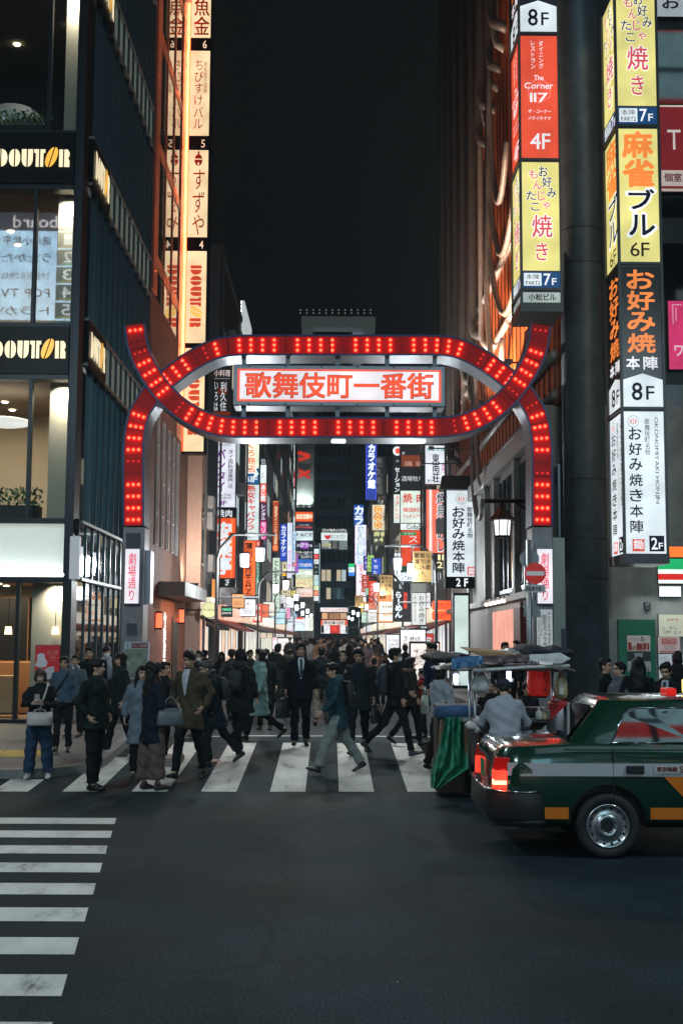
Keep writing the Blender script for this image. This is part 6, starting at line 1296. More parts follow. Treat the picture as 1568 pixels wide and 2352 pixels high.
L_ = len(ring_); Fs = [(i * L_ + k, i * L_ + (k + 1) % L_, (i + 1) * L_ + (k + 1) % L_, (i + 1) * L_ + k) for i in range(len(stn) - 1) for k in range(L_)] + [tuple(range(L_))[::-1], tuple(range((len(stn) - 1) * L_, len(stn) * L_))]
m.add(V_, Fs); body = m.build('body', [GRN_, BUMP], taxi, smooth=True)
WB = 2.78
TMP = []
def evaluate(o, mods):
    """apply modifiers without operators and read the result back"""
    for k, kw in mods:
        md = o.modifiers.new(k, k)
        for a, v in kw.items(): setattr(md, a, v)
    if not TMP: TMP.append(bpy.data.scenes.new('work_scene'))
    S = TMP[0]; S.collection.objects.link(o)
    with bpy.context.temp_override(scene=S, view_layer=S.view_layers[0]):
        S.view_layers[0].update(); dg = bpy.context.evaluated_depsgraph_get()
        me = bpy.data.meshes.new_from_object(o.evaluated_get(dg))
    o.modifiers.clear(); S.collection.objects.unlink(o)
    return me
def cutters_link(c):
    if not TMP: TMP.append(bpy.data.scenes.new('work_scene'))
    TMP[0].collection.objects.link(c)
cutters = []
for wx in (0, WB):
    for sy in (-1, 1):
        cm = MB(); cm.tube([(TX + wx - taxi.location.x, sy * (HWD + .2), .305), (TX + wx - taxi.location.x, sy * (HWD - .24), .305)], .365, 36)
        co = bpy.data.objects.new('cutter', cm.mesh('cutter', [BUMP])); cutters.append(co); cutters_link(co)
COL.objects.unlink(body); body.parent = None
me = evaluate(body, [('BOOLEAN', dict(object=c, operation='DIFFERENCE', solver='EXACT')) for c in cutters])
old = body.data; body.data = me; me.materials.clear(); me.materials.append(GRN_); me.materials.append(BUMP)
for p in me.polygons:
    c = p.center; r = min(math.hypot(c.x - (TX - taxi.location.x) - wx, c.z - .305) for wx in (0, WB))
    p.material_index = 1 if (r < .362 and abs(c.y) < HWD - .01) else 0; p.use_smooth = abs(p.normal.y) < 2
for co in cutters: bpy.data.objects.remove(co)
COL.objects.link(body); body.parent = taxi
me.set_sharp_from_angle(angle=R(35))
# bumper, lamps, stripes (all sit a few mm proud of the body)
m = MB()
for x0, x1, ex in ((-1.10, -.60, .012),):
    pts = []
    for x in (-.60, -.72, -.84, -.92, -.98, -1.02, -1.05, -1.07, -1.083, -1.09): pts.append((x, half(max(x, -.98)) + .018 - max(0, -.96 - x) ** 2 * 9))
    poly = [(TX + a, YM - b) for a, b in pts] + [(TX + a, YM + b) for a, b in reversed(pts)]
    m.prism(poly, (0, 0, .345), (1, 0, 0), (0, 1, 0), (0, 0, .25))
    m.prism([(TX + a + .03, (YM - b + .03)) for a, b in pts] + [(TX + a + .03, (YM + b - .03)) for a, b in reversed(pts)], (0, 0, .29), (1, 0, 0), (0, 1, 0), (0, 0, .055))
rbm = m.build('rear_bumper', BUMP, taxi, bevel=.018); rbm.data.polygons.foreach_set('use_smooth', [True] * len(rbm.data.polygons)); rbm.data.set_sharp_from_angle(angle=R(40))
m = MB(); pts = [(x, half(max(x, -.98)) + .022 - max(0, -.96 - x) ** 2 * 9) for x in (-.62, -.72, -.84, -.92, -.98, -1.02, -1.05, -1.075, -1.094)]
m.tube([(TX + a, YM - b, .60) for a, b in pts] + [(TX + a, YM + b, .60) for a, b in reversed(pts)], .012, 6); m.build('bumper_trim', CHR, taxi, smooth=True)
RL = mat('tail_red', (.35, .01, .008), .12, 0, .10, (1, .02, .01), coat=1); RLL = glow((1, .05, .025), 1.7)
for sy in (-1, 1):
    y = lambda x, e=.006: YM + sy * (half(x) + e)
    for z0, z1, mt, nm in ((.79, .905, RL, 'tail_light'), (.615, .785, RLL, 'brake_light'), (.585, .61, RL, 'tail_light')):
        m = MB(); q = [(-.925, .0), (-.97, .0), (-1.0, .0), (-1.035, -.02), (-1.042, -.09 if sy < 0 else -.04)]
        top = [(TX + a, YM + sy * (half(max(a, -1.02)) + .012 + b)) for a, b in q]; inn = [(TX + a + .05, YM + sy * (half(max(a, -1.02)) - .06 + b)) for a, b in reversed(q)]
        sl_ = (z1 - .61) * .10 if z1 > .7 else 0
        m.prism(top + inn, (0, 0, z0), (1, 0, 0), (0, 1, 0), (.025 if z1 > .8 else .004, 0, z1 - z0)); m.build(nm, mt, taxi, bevel=.008)
m = MB(); m.box(TX - 1.052, TX - .93, YM - HWD + .01, YM - HWD - .0, .665, .70); m.box(TX - 1.047, TX - 1.04, YM - HWD + .03, YM - HWD + .13, .66, .705); m.build('brake_bulb', glow((1, .45, .25), 3), taxi)
point_light('brake_glow', (TX - 1.15, YM - HWD - .05, .7), 1.2, (1, .08, .03), taxi, .05)
def side_strip(x0, x1, z0, z1, mt, nm, e=.004, n=14):
    for sy in (-1, 1):
        m = MB(); yb = lambda x, z: YM + sy * (half(x) + e + (.004 - abs(z - .62) * .02))
        for i in range(n):
            a, b = x0 + (x1 - x0) * i / n, x0 + (x1 - x0) * (i + 1) / n
            m.quad((TX + a, yb(a, z0), z0), (TX + b, yb(b, z0), z0), (TX + b, yb(b, z1), z1), (TX + a, yb(a, z1), z1))
        m.build(nm, mt, taxi)
side_strip(-.915, 3.3, .745, .862, WSTR, 'white_stripe', .006)
side_strip(-.585, -.365, .36, .465, OSTR, 'orange_stripe', .018); side_strip(.385, 2.38, .36, .465, OSTR, 'orange_stripe', .018)
m = MB()
for sy in (-1, 1):
    yy = YM + sy * (HWD + .0085); m.add([(TX + .52, yy, .742), (TX + 1.1, yy, .742), (TX + 1.45, yy, .468), (TX + .78, yy, .468)], [(0, 1, 2, 3)])
m.each('orange_swoosh', OSTR, taxi)
# cabin: pillars and roof as one lofted shell, glass panes set into its faces
bl = [(-.40, .78), (.0, .79), (1.1, .79), (1.75, .77)]; 
CB = [(-.42, .80, 1.055), (-.32, .80, 1.075), (1.78, .79, 1.03), (1.95, .77, 1.02)]
zr_ = 1.44
belt = [(-.36, .70), (-.26, .78), (.6, .79), (1.6, .78), (1.98, .66)]; roof = [(.0, .50), (.10, .575), (.6, .60), (1.0, .59), (1.18, .48)]
mid = [(a[0] * .22 + b[0] * .78, a[1] * .30 + b[1] * .70) for a, b in zip(belt, roof)]
def lv(lst, z): return [(TX + x, YM - y, z) for x, y in lst] + [(TX + x, YM + y, z) for x, y in reversed(lst)]
m = MB(); A_, B_, C_, D_ = lv(belt, 1.0), lv(mid, 1.33), lv(roof, zr_ - .015), lv([(x * .9 + .05, y * .8) for x, y in roof], zr_ + .012); n_ = 10
m.add(A_ + B_ + C_ + D_, [(i + j * n_, (i + 1) % n_ + j * n_, (i + 1) % n_ + (j + 1) * n_, i + (j + 1) * n_) for j in range(3) for i in range(n_)] + [tuple(range(3 * n_, 4 * n_))])
cab = m.build('cabin', GRN_, taxi, bevel=.02); 
for p in cab.data.polygons: p.use_smooth = True
cab.data.set_sharp_from_angle(angle=R(50))
def sidey(x, z, e=.012):
    """outer side of the cabin at height z"""
    def w(l):
        for (a, wa), (b, wb) in zip(l, l[1:]):
            if x <= b: return wa + (wb - wa) * max(0, (x - a) / (b - a))
        return l[-1][1]
    f = min(1, (z - 1.0) / .33) if z < 1.33 else 1
    y = w(belt) + (w(mid) - w(belt)) * f
    if z > 1.33: y = w(mid) + (w(roof) - w(mid)) * min(1, (z - 1.33) / (zr_ - 1.345))
    return y + e
for sy in (-1, 1):
    for nm, poly in (('rear_side_window', [(.06, 1.045), (.85, 1.045), (.85, 1.36), (.36, 1.36), (.26, 1.345), (.20, 1.30)]), ('front_side_window', [(.93, 1.045), (1.68, 1.045), (1.20, 1.36), (.93, 1.36)])):
        m = MB(); m.add([(TX + x, YM + sy * sidey(x, z), z) for x, z in poly], [tuple(range(len(poly)))]); w_ = m.build(nm, GLS, taxi)
        m = MB(); pl = [Vector((TX + x, YM + sy * sidey(x, z, .014), z)) for x, z in poly]; m.tube(pl + [pl[0]], .009, 6); m.build('window_trim', CHR, w_, smooth=True)
# reflections of lit shops show in the glass by themselves; a headrest and far pillars are inside the dark cabin
E_ = .014
def slope_pane(pts, nm, nrm):
    m = MB(); m.add([Vector(p) + Vector(nrm) * E_ for p in pts], [(0, 1, 2, 3)]); m.build(nm, GLS, taxi)
d0 = Vector((belt[0][0] - mid[0][0], 0, 1.0 - 1.33)); nv = Vector((-(1.33 - 1.0), 0, mid[0][0] - belt[0][0] + .0)).normalized(); nv = Vector((-.33, 0, .31)).normalized()
slope_pane([(TX + belt[0][0] + .02, YM - .62, 1.055), (TX + belt[0][0] + .02, YM + .62, 1.055), (TX + mid[0][0] + .025, YM + .50, 1.36), (TX + mid[0][0] + .025, YM - .50, 1.36)], 'rear_window', nv)
slope_pane([(TX + belt[4][0] - .02, YM - .60, 1.05), (TX + mid[4][0] - .02, YM - .46, 1.35), (TX + mid[4][0] - .02, YM + .46, 1.35), (TX + belt[4][0] - .02, YM + .60, 1.05)], 'windscreen', (.33, 0, .4))
# door seams, handle, number label, roof lamp
m = MB()
for sy in (-1, 1):
    for x in (.055, .89): m.tube([(TX + x + (.0 if z > .5 else (.5 - z) * .6), YM + sy * (HWD + .0075 - abs(z - .62) * .02), z) for z in (1.0, .85, .7, .55, .45)], .0045, 4)
    m.tube([(TX + x, YM + sy * (half(x) + .004), .985) for x in (-.4, 0, .6, 1.2, 1.9)], .006, 5)
m.each('door_seam', BUMP, taxi)
m = MB()
for sy in (-1, 1):
    for x in (.17, .98): m.box(TX + x, TX + x + .165, YM + sy * (HWD + .006), YM + sy * (HWD + .03), .77, .845)
m.each('door_handle', BUMP, taxi, bevel=.01)
fc = Face((TX + .43, YM - HWD - .0125, .775), (.5, 0, 0), (0, 0, .075), .0015); fc.field(0, 0, 1, 1, mat('label_pale', (.5, .46, .46), .4)); MR = mat('label_maroon', (.12, .01, .015), .5); fc.text('東京無線', 'h', .04, .2, .42, .8, MR, .04); fc.text('534', 'h', .46, .12, .75, .88, MR, .02); fc.build(taxi, 'number_label', 'number_lettering')
m = MB(); m.box(TX + .76, TX + .86, YM - .13, YM + .13, zr_ + .01, zr_ + .085); m.build('roof_warning_lamp', mat('lamp_red', (.4, .01, .01), .15, 0, .5, (1, .03, .02), coat=1), taxi, bevel=.02)
m = MB(); m.box(TX + 1.00, TX + 1.26, YM - .22, YM + .22, zr_ + .02, zr_ + .17); m.build('roof_sign', glow((1, .72, .22), 1.6), taxi, bevel=.03)
m = MB(); m.tube([(TX + .62, YM - .05, zr_), (TX + .60, YM - .05, zr_ + .28)], .004, 5); m.build('antenna', BUMP, taxi)
m = MB(); m.tube([(TX - 1.085, YM - .18, .62), (TX - 1.085, YM + .18, .62)], .05, 4, 0, .15); m.build('plate_recess', BUMP, taxi)
fc = Face((TX - 1.03, YM + .17, .66), (0, -.34, 0), (0, 0, .165), .008); fc.field(0, 0, 1, 1, mat('plate_green', (.02, .2, .08), .4)); fc.build(taxi, 'number_plate')
for wx in (0, WB):
    for sy in (-1, 1):
        wl = bpy.data.objects.new('wheel', None); COL.objects.link(wl); wl.parent = taxi; wl.location = Vector((TX + wx, YM + sy * (HWD - .02), .293)) - taxi.location; wl.name = 'wheel'
        o0 = -sy; m = MB(); C = wl.location + taxi.location; yq = lambda d: C.y + sy * d
        prof_t = [(.19, -.17), (.27, -.17), (.29, -.15), (.293, -.02), (.287, .0), (.262, .012), (.196, .006), (.19, -.03)]
        vs = []; N_ = 48
        for k in range(N_):
            q = 2 * math.pi * k / N_
            for r, d in prof_t: vs.append((C.x + r * math.cos(q), yq(d), C.z + r * math.sin(q)))
        Lp = len(prof_t); m.add(vs, [(k * Lp + j, ((k + 1) % N_) * Lp + j, ((k + 1) % N_) * Lp + (j + 1) % Lp, k * Lp + (j + 1) % Lp) for k in range(N_) for j in range(Lp)]); m.build('tyre', TYR, wl, smooth=True)
        prof_r = [(.198, .008), (.191, .014), (.181, .004), (.170, -.012), (.143, -.004), (.112, -.010), (.096, .010), (.075, .016), (.063, -.006), (.0, -.008)]
        m = MB(); vs = []
        for k in range(N_):
            q = 2 * math.pi * k / N_
            for r, d in prof_r: vs.append((C.x + r * math.cos(q), yq(d), C.z + r * math.sin(q)))
        Lp = len(prof_r); m.add(vs, [(k * Lp + j, ((k + 1) % N_) * Lp + j, ((k + 1) % N_) * Lp + j + 1, k * Lp + j + 1) for k in range(N_) for j in range(Lp - 1)]); m.build('rim', RIMM, wl, smooth=True)
        m = MB()
        for k in range(14): q = 2 * math.pi * k / 14; m.tube([(C.x + .160 * math.cos(q), yq(.003), C.z + .160 * math.sin(q)), (C.x + .160 * math.cos(q), yq(-.02), C.z + .160 * math.sin(q))], .012, 8)
        m.tube([(C.x, yq(.001), C.z), (C.x, yq(-.02), C.z)], .05, 16); m.each('vent_hole', BUMP, wl)
        m = MB()
        for k in range(8): q = 2 * math.pi * k / 8; m.ball((C.x + .060 * math.cos(q), yq(.008), C.z + .060 * math.sin(q)), .009, .012, .009, 8, 5)
        m.each('wheel_nut', CHR, wl, smooth=True)
for sy in (-1, 1):
    m = MB(); m.box(TX + 3.50, TX + 3.60, YM + sy * .45, YM + sy * .72, .62, .78); m.build('headlight', mat('lens', (.5, .5, .5), .1), taxi, bevel=.02)

# ================================================================== FOOD CART AND WHAT IS ON IT
YC = 15.0
q = lambda x, y, Y=YC: P(x, y, Y)
cart = thing('food_cart', 'wooden food cart with steel posts and a ragged canopy behind the taxi', 'cart', (q(1190, 1700).x, YC + .5, 0))
x0, x1 = q(1072, 1700).x, q(1300, 1700).x
WOOD = mat('cart_wood', (.12, .065, .035), .7, noise=.4, nscale=7); GALV = mat('cart_steel', (.32, .34, .36), .35, .8)
m = MB(); m.box(x0, x1, YC + .25, YC + 1.1, .45, .98); m.build('cart_box', WOOD, cart, bevel=.02)
m = MB(); m.box(x0 - .05, x1 + .1, YC + .05, YC + 1.15, .98, 1.03); m.build('counter', mat('counter_steel', (.3, .31, .32), .35, .7), cart, bevel=.01)
zt = q(0, 1532).z
for px, yy in ((1078, YC + .1), (1090, YC - .15), (1268, YC + .1), (1080, YC + 1.05), (1270, YC + 1.05)):
    m = MB(); X = P(px, 1600, yy).x; m.tube([(X, yy, .35), (X, yy, zt)], .018, 10); m.build('canopy_post', GALV, cart, smooth=True)
def wavy(x0, x1, y0, y1, z, amp, nx, ny, seed, th=.012, droop=.05):
    rr = random.Random(seed); m = MB(); vs = []
    for i in range(nx + 1):
        for j in range(ny + 1):
            u, v = i / nx, j / ny; e = max(abs(u - .5), abs(v - .5)) * 2
            vs.append((x0 + (x1 - x0) * u + rr.uniform(-amp, amp), y0 + (y1 - y0) * v + rr.uniform(-amp, amp), z + rr.uniform(-amp, amp) - droop * e ** 4))
    f = [(i * (ny + 1) + j, (i + 1) * (ny + 1) + j, (i + 1) * (ny + 1) + j + 1, i * (ny + 1) + j + 1) for i in range(nx) for j in range(ny)]
    k = len(vs); vs2 = [(a, b, c - th) for a, b, c in vs]
    m.add(vs + vs2, f + [tuple(reversed([a + k for a in q_])) for q_ in f]); return m
xl, xr2 = q(985, 1500).x, q(1306, 1500).x
m = wavy(xl + .1, xr2, YC - .45, YC + 1.25, q(0, 1521).z, .012, 16, 8, 1); m.build('canopy', mat('canopy_grey', (.16, .17, .18), .6, noise=.3), cart, smooth=True)
m = MB(); pts = [(q(1075, 1530).x, YC - .46, q(0, 1533).z), (q(1130, 1528).x, YC - .48, q(0, 1529).z), (q(1200, 1524).x, YC - .48, q(0, 1524).z), (q(1290, 1522).x, YC - .46, q(0, 1521).z)]; m.tube(pts, .022, 8); m.build('canopy_rail', mat('rail_white', (.5, .5, .5), .4), cart, smooth=True)
def flap(pts, mt, nm, parent, y, bulge=.03, seed=1):
    m = MB(); n = len(pts) // 2; top, bot = pts[:n], pts[n:]; N = 6 * (n - 1); rows = []
    for i in range(N + 1):
        f = i / N * (n - 1); k = min(int(f), n - 2); f -= k; a = top[k].lerp(top[k + 1], f); b = bot[k].lerp(bot[k + 1], f); w_ = bulge * math.sin(i * 1.1 + seed) * .5
        rows.append([(a.x, y, a.z), ((a.x + b.x) / 2, y - .02 + w_ * .6, (a.z + b.z) / 2), (b.x, y - .03 + w_, b.z + .006 * math.sin(i * 1.7))])
    for r, q_ in zip(rows, rows[1:]):
        for j in range(2): m.quad(r[j], q_[j], q_[j + 1], r[j + 1])
    return m.build(nm, mt, parent, smooth=True)
T_ = lambda l: [q(a, b, YC - .5) for a, b in l]
flap(T_([(1036, 1512), (1060, 1508), (1085, 1507), (1108, 1506), (1036, 1536), (1052, 1536), (1085, 1530), (1108, 1524)]), mat('tarp_blue', (.02, .10, .24), .35), 'blue_tarp', cart, YC - .5)
flap(T_([(1108, 1506), (1160, 1505), (1215, 1503), (1108, 1522), (1160, 1521), (1215, 1519)]), mat('tarp_dark', (.06, .03, .035), .4), 'dark_flap', cart, YC - .5)
fw = flap(T_([(1215, 1503), (1250, 1502), (1285, 1499), (1308, 1511), (1215, 1518), (1250, 1520), (1285, 1524), (1308, 1513)]), mat('cloth_white', (.48, .48, .48), .6), 'white_flap', cart, YC - .5)
fc = Face((q(1236, 1518, YC - .5).x, YC - .56, q(0, 1516, YC - .5).z), (.24, 0, 0), (0, 0, .10), .002); fc.text('銀だこ', 'r', .1, .1, .9, .9, INK, .02); 
def lump(name, label, cat, c, r, mt, seed=0, amp=.18, grp=None, n=18, part='bundle'):
    rr = random.Random(seed); m = MB(); m.ball((0, 0, 0), 1, 1, 1, n, n // 2); ph = [rr.uniform(0, 6) for _ in range(6)]
    m.v = [(c[0] + x * r[0] * k, c[1] + y * r[1] * k, c[2] + z * r[2] * k) for x, y, z in m.v for k in [1 + amp * (math.sin(3.1 * x * 2 + ph[0]) * math.cos(2.7 * y * 2 + ph[1]) + .6 * math.sin(6 * z + 5 * x + ph[2]) + .4 * math.sin(11 * x - 9 * y + ph[3]))]]
    o = m.build(name, mt, smooth=True, off=Vector(c)); o.location = c; return tag(o, label, cat, grp)
zc_ = q(0, 1517, YC + .3).z
P2 = lambda x, y: P(x, y, YC + .3)
c = P2(1140, 1500); m = MB(); pts = [P2(1062, 1504), P2(1075, 1494), P2(1145, 1498), P2(1160, 1507), P2(1090, 1511)]
m.prism([(p.x, p.z) for p in [P2(1061, 1499), P2(1068, 1497), P2(1166, 1506), P2(1164, 1512), P2(1092, 1511)]], (0, YC - .44, .03), (1, 0, 0), (0, 0, 1), (0, 1.1, .03)); tag(m.build('cardboard_sheet', mat('cardboard', (.36, .22, .11), .85, noise=.25), bevel=.01), 'flattened brown cardboard sheet lying on the cart canopy', 'cardboard')
lump('folded_tarp', 'grey folded sheet at the left edge of the cart canopy', 'tarp', P2(1040, 1507), (.20, .35, .045), mat('sheet_grey', (.16, .16, .17), .7), 3, .25)
lump('folded_tarp', 'pale crumpled plastic sheet behind the cardboard on the canopy', 'tarp', P2(1172, 1500), (.18, .3, .05), mat('plastic_grey', (.3, .3, .3), .4), 4, .3)
lump('cloth_bundle', 'dark cloth bundle in the middle of the cart canopy', 'bundle', P2(1216, 1496), (.24, .35, .09), mat('bundle_dark', (.018, .022, .028), .8), 5, .16, 'dark bundles on the cart canopy')
lump('cloth_bundle', 'dark cloth bundle at the right end of the cart canopy', 'bundle', P2(1270, 1499), (.20, .35, .085), mat('bundle_dark', (.018, .022, .028), .8), 6, .16, 'dark bundles on the cart canopy')
lump('cloth_bundle', 'striped grey rag bundle at the left end of the cart canopy', 'bundle', P(1008, 1509, YC - .2), (.20, .25, .07), mat('bundle_grey', (.10, .09, .09), .8), 7, .25)
# red paper lantern hanging under the canopy
c = q(1236, 1566, YC - .1); t = thing('paper_lantern', 'red paper lantern with black letters hanging from the cart', 'lantern', c)
m = MB(); m.loft([((c.x, c.y, c.z + z), (r, 0, 0), (0, r, 0)) for z, r in [(.17, .10)] + [(.155 - .31 * k / 14, .128 + .012 * math.sin(math.pi * k / 14) + .004 * (k % 2)) for k in range(15)] + [(-.17, .10)]], n=24); m.build('lantern_paper', mat('lantern_red', (.5, .02, .015), .6, 0, .13, (1, .03, .02)), t, smooth=True)
m = MB(); m.tube([(c.x, c.y, c.z + .17), (c.x, c.y, c.z + .19)], .1, 20); m.tube([(c.x, c.y, c.z - .19), (c.x, c.y, c.z - .17)], .1, 20); m.tube([(c.x, c.y, c.z + .19), (c.x, c.y, c.z + .3)], .008, 5); m.build('lantern_cap', BLACKW, t)
fc = Face((c.x + .02, c.y - .15, c.z - .13), (.10, 0, 0), (0, 0, .26), .004); fc.text('おでん', 'v', .1, 0, .9, 1, mat('ink_lantern', (.04, .01, .01), .6), .03); fc.build(t)
for px, py, lb in ((1046, 1556, 'small white camping lantern hanging at the left of the cart'), (1168, 1549, 'small white camping lantern hanging above the vendor')):
    c = q(px, py, YC + .3); t = thing('camping_lantern', lb, 'lamp', c, 'camping lanterns on the cart'); m = MB(); m.tube([(c.x, c.y, c.z - .05), (c.x, c.y, c.z + .04)], .028, 12); m.build('lamp_tube', glow((.7, .8, 1), 9), t)
    m = MB(); m.tube([(c.x, c.y, c.z + .045), (c.x, c.y, c.z + .08)], [.055, .03], 12); m.tube([(c.x, c.y, c.z - .09), (c.x, c.y, c.z - .05)], .055, 12); m.tube([(c.x, c.y, c.z + .08), (c.x, c.y, c.z + .2)], .006, 5); m.build('lamp_body', mat('lamp_grey', (.35, .36, .4), .4), t)
    point_light('lantern_light', (c.x, c.y - .12, c.z - .02), 2.2, (.75, .85, 1), t, .04)
def hang_bag(name, label, c, w_, h, mt, seed, knot=True):
    t = thing(name, label, 'bag', c); rr = random.Random(seed); m = MB(); prof = [(.5, .12), (.42, .20), (.25, .55), (0, .85), (-.25, 1.0), (-.42, .9), (-.5, .45)]
    rings = [((c.x + rr.uniform(-.01, .01), c.y, c.z + z * h), (w_ / 2 * r * rr.uniform(.88, 1.1), 0, 0), (0, w_ / 3 * r, 0)) for z, r in prof]; m.loft(rings, n=14)
    m.v = [(x + .012 * math.sin(40 * z + 9 * y), y + .012 * math.sin(37 * x), z) for x, y, z in m.v]; m.build('bag_body', mt, t, smooth=True)
    m = MB(); z = c.z + h * .5
    for s in (-1, 1): m.tube([(c.x, c.y, z - .02), (c.x + s * .06, c.y, z + .03), (c.x + s * .10, c.y - .02, z - .02), (c.x + s * .03, c.y, z - .03)], .012, 6, 0, .5)
    m.tube([(c.x, c.y, z), (c.x, c.y, z + .1)], .012, 6); m.build('bag_handle', mt, t, smooth=True); return t
hang_bag('plastic_bag', 'crumpled white plastic bag hanging from the cart canopy', q(1103, 1566, YC - .3), .27, .26, mat('bag_white', (.45, .45, .44), .45), 1)
hb_ = hang_bag('plastic_bag', 'yellowish plastic bag with a carton hanging at the right of the cart', q(1287, 1572, YC - .2), .17, .36, mat('bag_yellow', (.42, .32, .16), .45), 2)
c = q(1288, 1580, YC - .27); m = MB(); m.box(c.x - .03, c.x + .03, c.y - .02, c.y, c.z - .08, c.z + .07); m.build('carton', mat('carton_white', (.6, .56, .5), .5), hb_, bevel=.01)
# red jerrycan, bottles, cups on the counter
c = q(1281, 1632, YC); t = thing('jerrycan', 'red plastic jerrycan on the right of the cart counter', 'jerrycan', c); m = MB(); m.box(c.x - .115, c.x + .115, c.y - .1, c.y + .1, c.z - .16, c.z + .12); m.build('can_body', mat('plastic_red', (.45, .015, .012), .35), t, bevel=.035)
m = MB(); m.tube([(c.x - .07, c.y, c.z + .11), (c.x - .06, c.y, c.z + .16), (c.x + .04, c.y, c.z + .16), (c.x + .06, c.y, c.z + .11)], .016, 8); m.build('can_handle', mat('plastic_red', (.45, .015, .012), .35), t, smooth=True); m = MB(); m.tube([(c.x + .085, c.y, c.z + .115), (c.x + .085, c.y, c.z + .15)], .024, 12); m.build('can_cap', BLACKW, t)
for px, mt, lb in ((1237, mat('bottle_white', (.5, .5, .47), .4), 'white plastic bottle on the cart counter, nearer the vendor'), (1247, mat('bottle_cream', (.45, .36, .24), .4), 'cream sauce bottle on the cart counter, nearer the jerrycan')):
    c = q(px, 1640, YC - .05); c.z = 1.03; h = q(0, 1626, YC - .05).z - 1.03 + .03; t = thing('bottle', lb, 'bottle', c); m = MB(); m.loft([((c.x, c.y, 1.03 + z * h), (r, 0, 0), (0, r, 0)) for z, r in ((0, .04), (.03, .044), (.55, .044), (.68, .034), (.8, .016), (.86, .016))], n=14); m.build('bottle_body', mt, t, smooth=True); m = MB(); m.tube([(c.x, c.y, 1.03 + .86 * h), (c.x, c.y, 1.03 + h)], .018, 10); m.build('bottle_cap', mat('cap_white', (.6, .6, .58), .4), t)
t = thing('cup_stack', 'short stack of pale bowls on the cart counter', 'bowls', q(1262, 1650, YC)); c = q(1260, 1655, YC); c.z = 1.03; m = MB()
for k in range(3): m.loft([((c.x, c.y, 1.03 + k * .03), (.05, 0, 0), (0, .05, 0)), ((c.x, c.y, 1.085 + k * .03), (.085, 0, 0), (0, .085, 0))], n=16)
m.build('bowl', mat('bowl_pale', (.5, .45, .38), .4), t); t.location = c
for ch in t.children: ch.data.transform(Matrix.Translation(q(1262, 1650, YC) - c))
t = thing('cooking_pot', 'dark square cooking pot set into the cart counter', 'pot', (q(1225, 1665).x, YC + .45, 1.03)); c = t.location; m = MB(); m.box(c.x - .25, c.x + .25, c.y - .2, c.y + .2, 1.03, 1.15); m.build('pot_body', mat('pot_dark', (.05, .05, .055), .3, .7), t, bevel=.015)
m = MB(); m.box(c.x - .27, c.x - .24, c.y - .06, c.y + .06, 1.11, 1.13); m.box(c.x + .24, c.x + .27, c.y - .06, c.y + .06, 1.11, 1.13); m.build('pot_handle', GALV, t)
for i, (px, py, r) in enumerate(((1083, 1668, .07), (1098, 1656, .06), (1094, 1675, .065))): lump('plastic_bag', ('upper', 'right', 'lower')[i] + ' white crumpled bag beside the vendor on the cart', 'bag', q(px, py, YC - .2), (r, r, r * .9), mat('bag_white', (.45, .45, .44), .45), 20 + i, .25, 'white crumpled bags on the cart', 14)
# stools with a blue seat, the green sheet over the cart's end
xs_ = 15.6; c = P(1045, 1635, xs_)
t = thing('stool', 'upturned wooden stool with a blue cloth seat standing on the cart end', 'stool', c); m = MB(); m.loft([((c.x, c.y, c.z + z), (r, 0, 0), (0, r * .8, 0)) for z, r in ((-.09, .22), (-.05, .27), (.06, .27), (.085, .22))], n=24); m.build('seat', mat('stool_blue', (.02, .07, .16), .8, noise=.3, nscale=14), t, smooth=True)
for a, b in ((-.17, -.08), (.17, -.08), (-.12, .12), (.12, .12)):
    m = MB(); m.tube([(c.x + a, c.y + b, c.z - .08), (c.x + a * 1.5, c.y + b * 1.3, c.z - .95)], [.028, .02], 8); m.build('leg', mat('stool_wood', (.16, .08, .045), .6), t, smooth=True)
bx = thing('crate', 'dark crate under the blue stool at the end of the cart', 'crate', (c.x + .1, c.y + .3, .05)); m = MB(); m.box(c.x - .22, c.x + .35, c.y + .15, c.y + .7, gz(c.y) + .05, 1.15); m.build('crate_body', mat('crate_dark', (.04, .03, .03), .7), bx, bevel=.015)
m = MB(); m.box(c.x - .24, c.x + .37, c.y + .13, c.y + .15, .75, .8); m.box(c.x - .24, c.x + .37, c.y + .13, c.y + .15, .4, .45); m.build('crate_slat', WOOD, bx)
m = MB(); rr = random.Random(2); nx, ny = 40, 34; vs = []; yb = 15.35
for j in range(ny + 1):
    v = j / ny
    py = 1648 + (1806 - 1648) * v; xl_ = 1022 + (977 - 1022) * v ** 1.3 + (0 if v < .8 else (v - .8) * 60); xr_ = 1080 - (0 if v < .72 else ((v - .72) / .28) * 74)
    for i in range(nx + 1):
        u = i / nx; p = P(xl_ + (xr_ - xl_) * u, py, yb); fold = .05 * math.sin(u * 17 + v * 3) * (.3 + v) + .03 * math.sin(u * 31 - v * 5) + .022 * abs(math.sin(u * 9 + v * 13 + 2 * math.sin(v * 7))) + .014 * abs(math.sin(u * 23 - v * 19)) + rr.uniform(-.006, .006); vs.append((p.x, yb + fold - .15 * v, max(p.z, gz(yb) + .01)))
m.add(vs, [(j * (nx + 1) + i, j * (nx + 1) + i + 1, (j + 1) * (nx + 1) + i + 1, (j + 1) * (nx + 1) + i) for j in range(ny) for i in range(nx)])
gs = m.build('green_sheet', mat('sheet_green', (.005, .16, .085), .5, noise=.25, nscale=6), smooth=True); gs.modifiers.new('s', 'SOLIDIFY').thickness = .008; tag(gs, 'crumpled green plastic sheet hanging from the cart end to the road', 'sheet')
import numpy as np
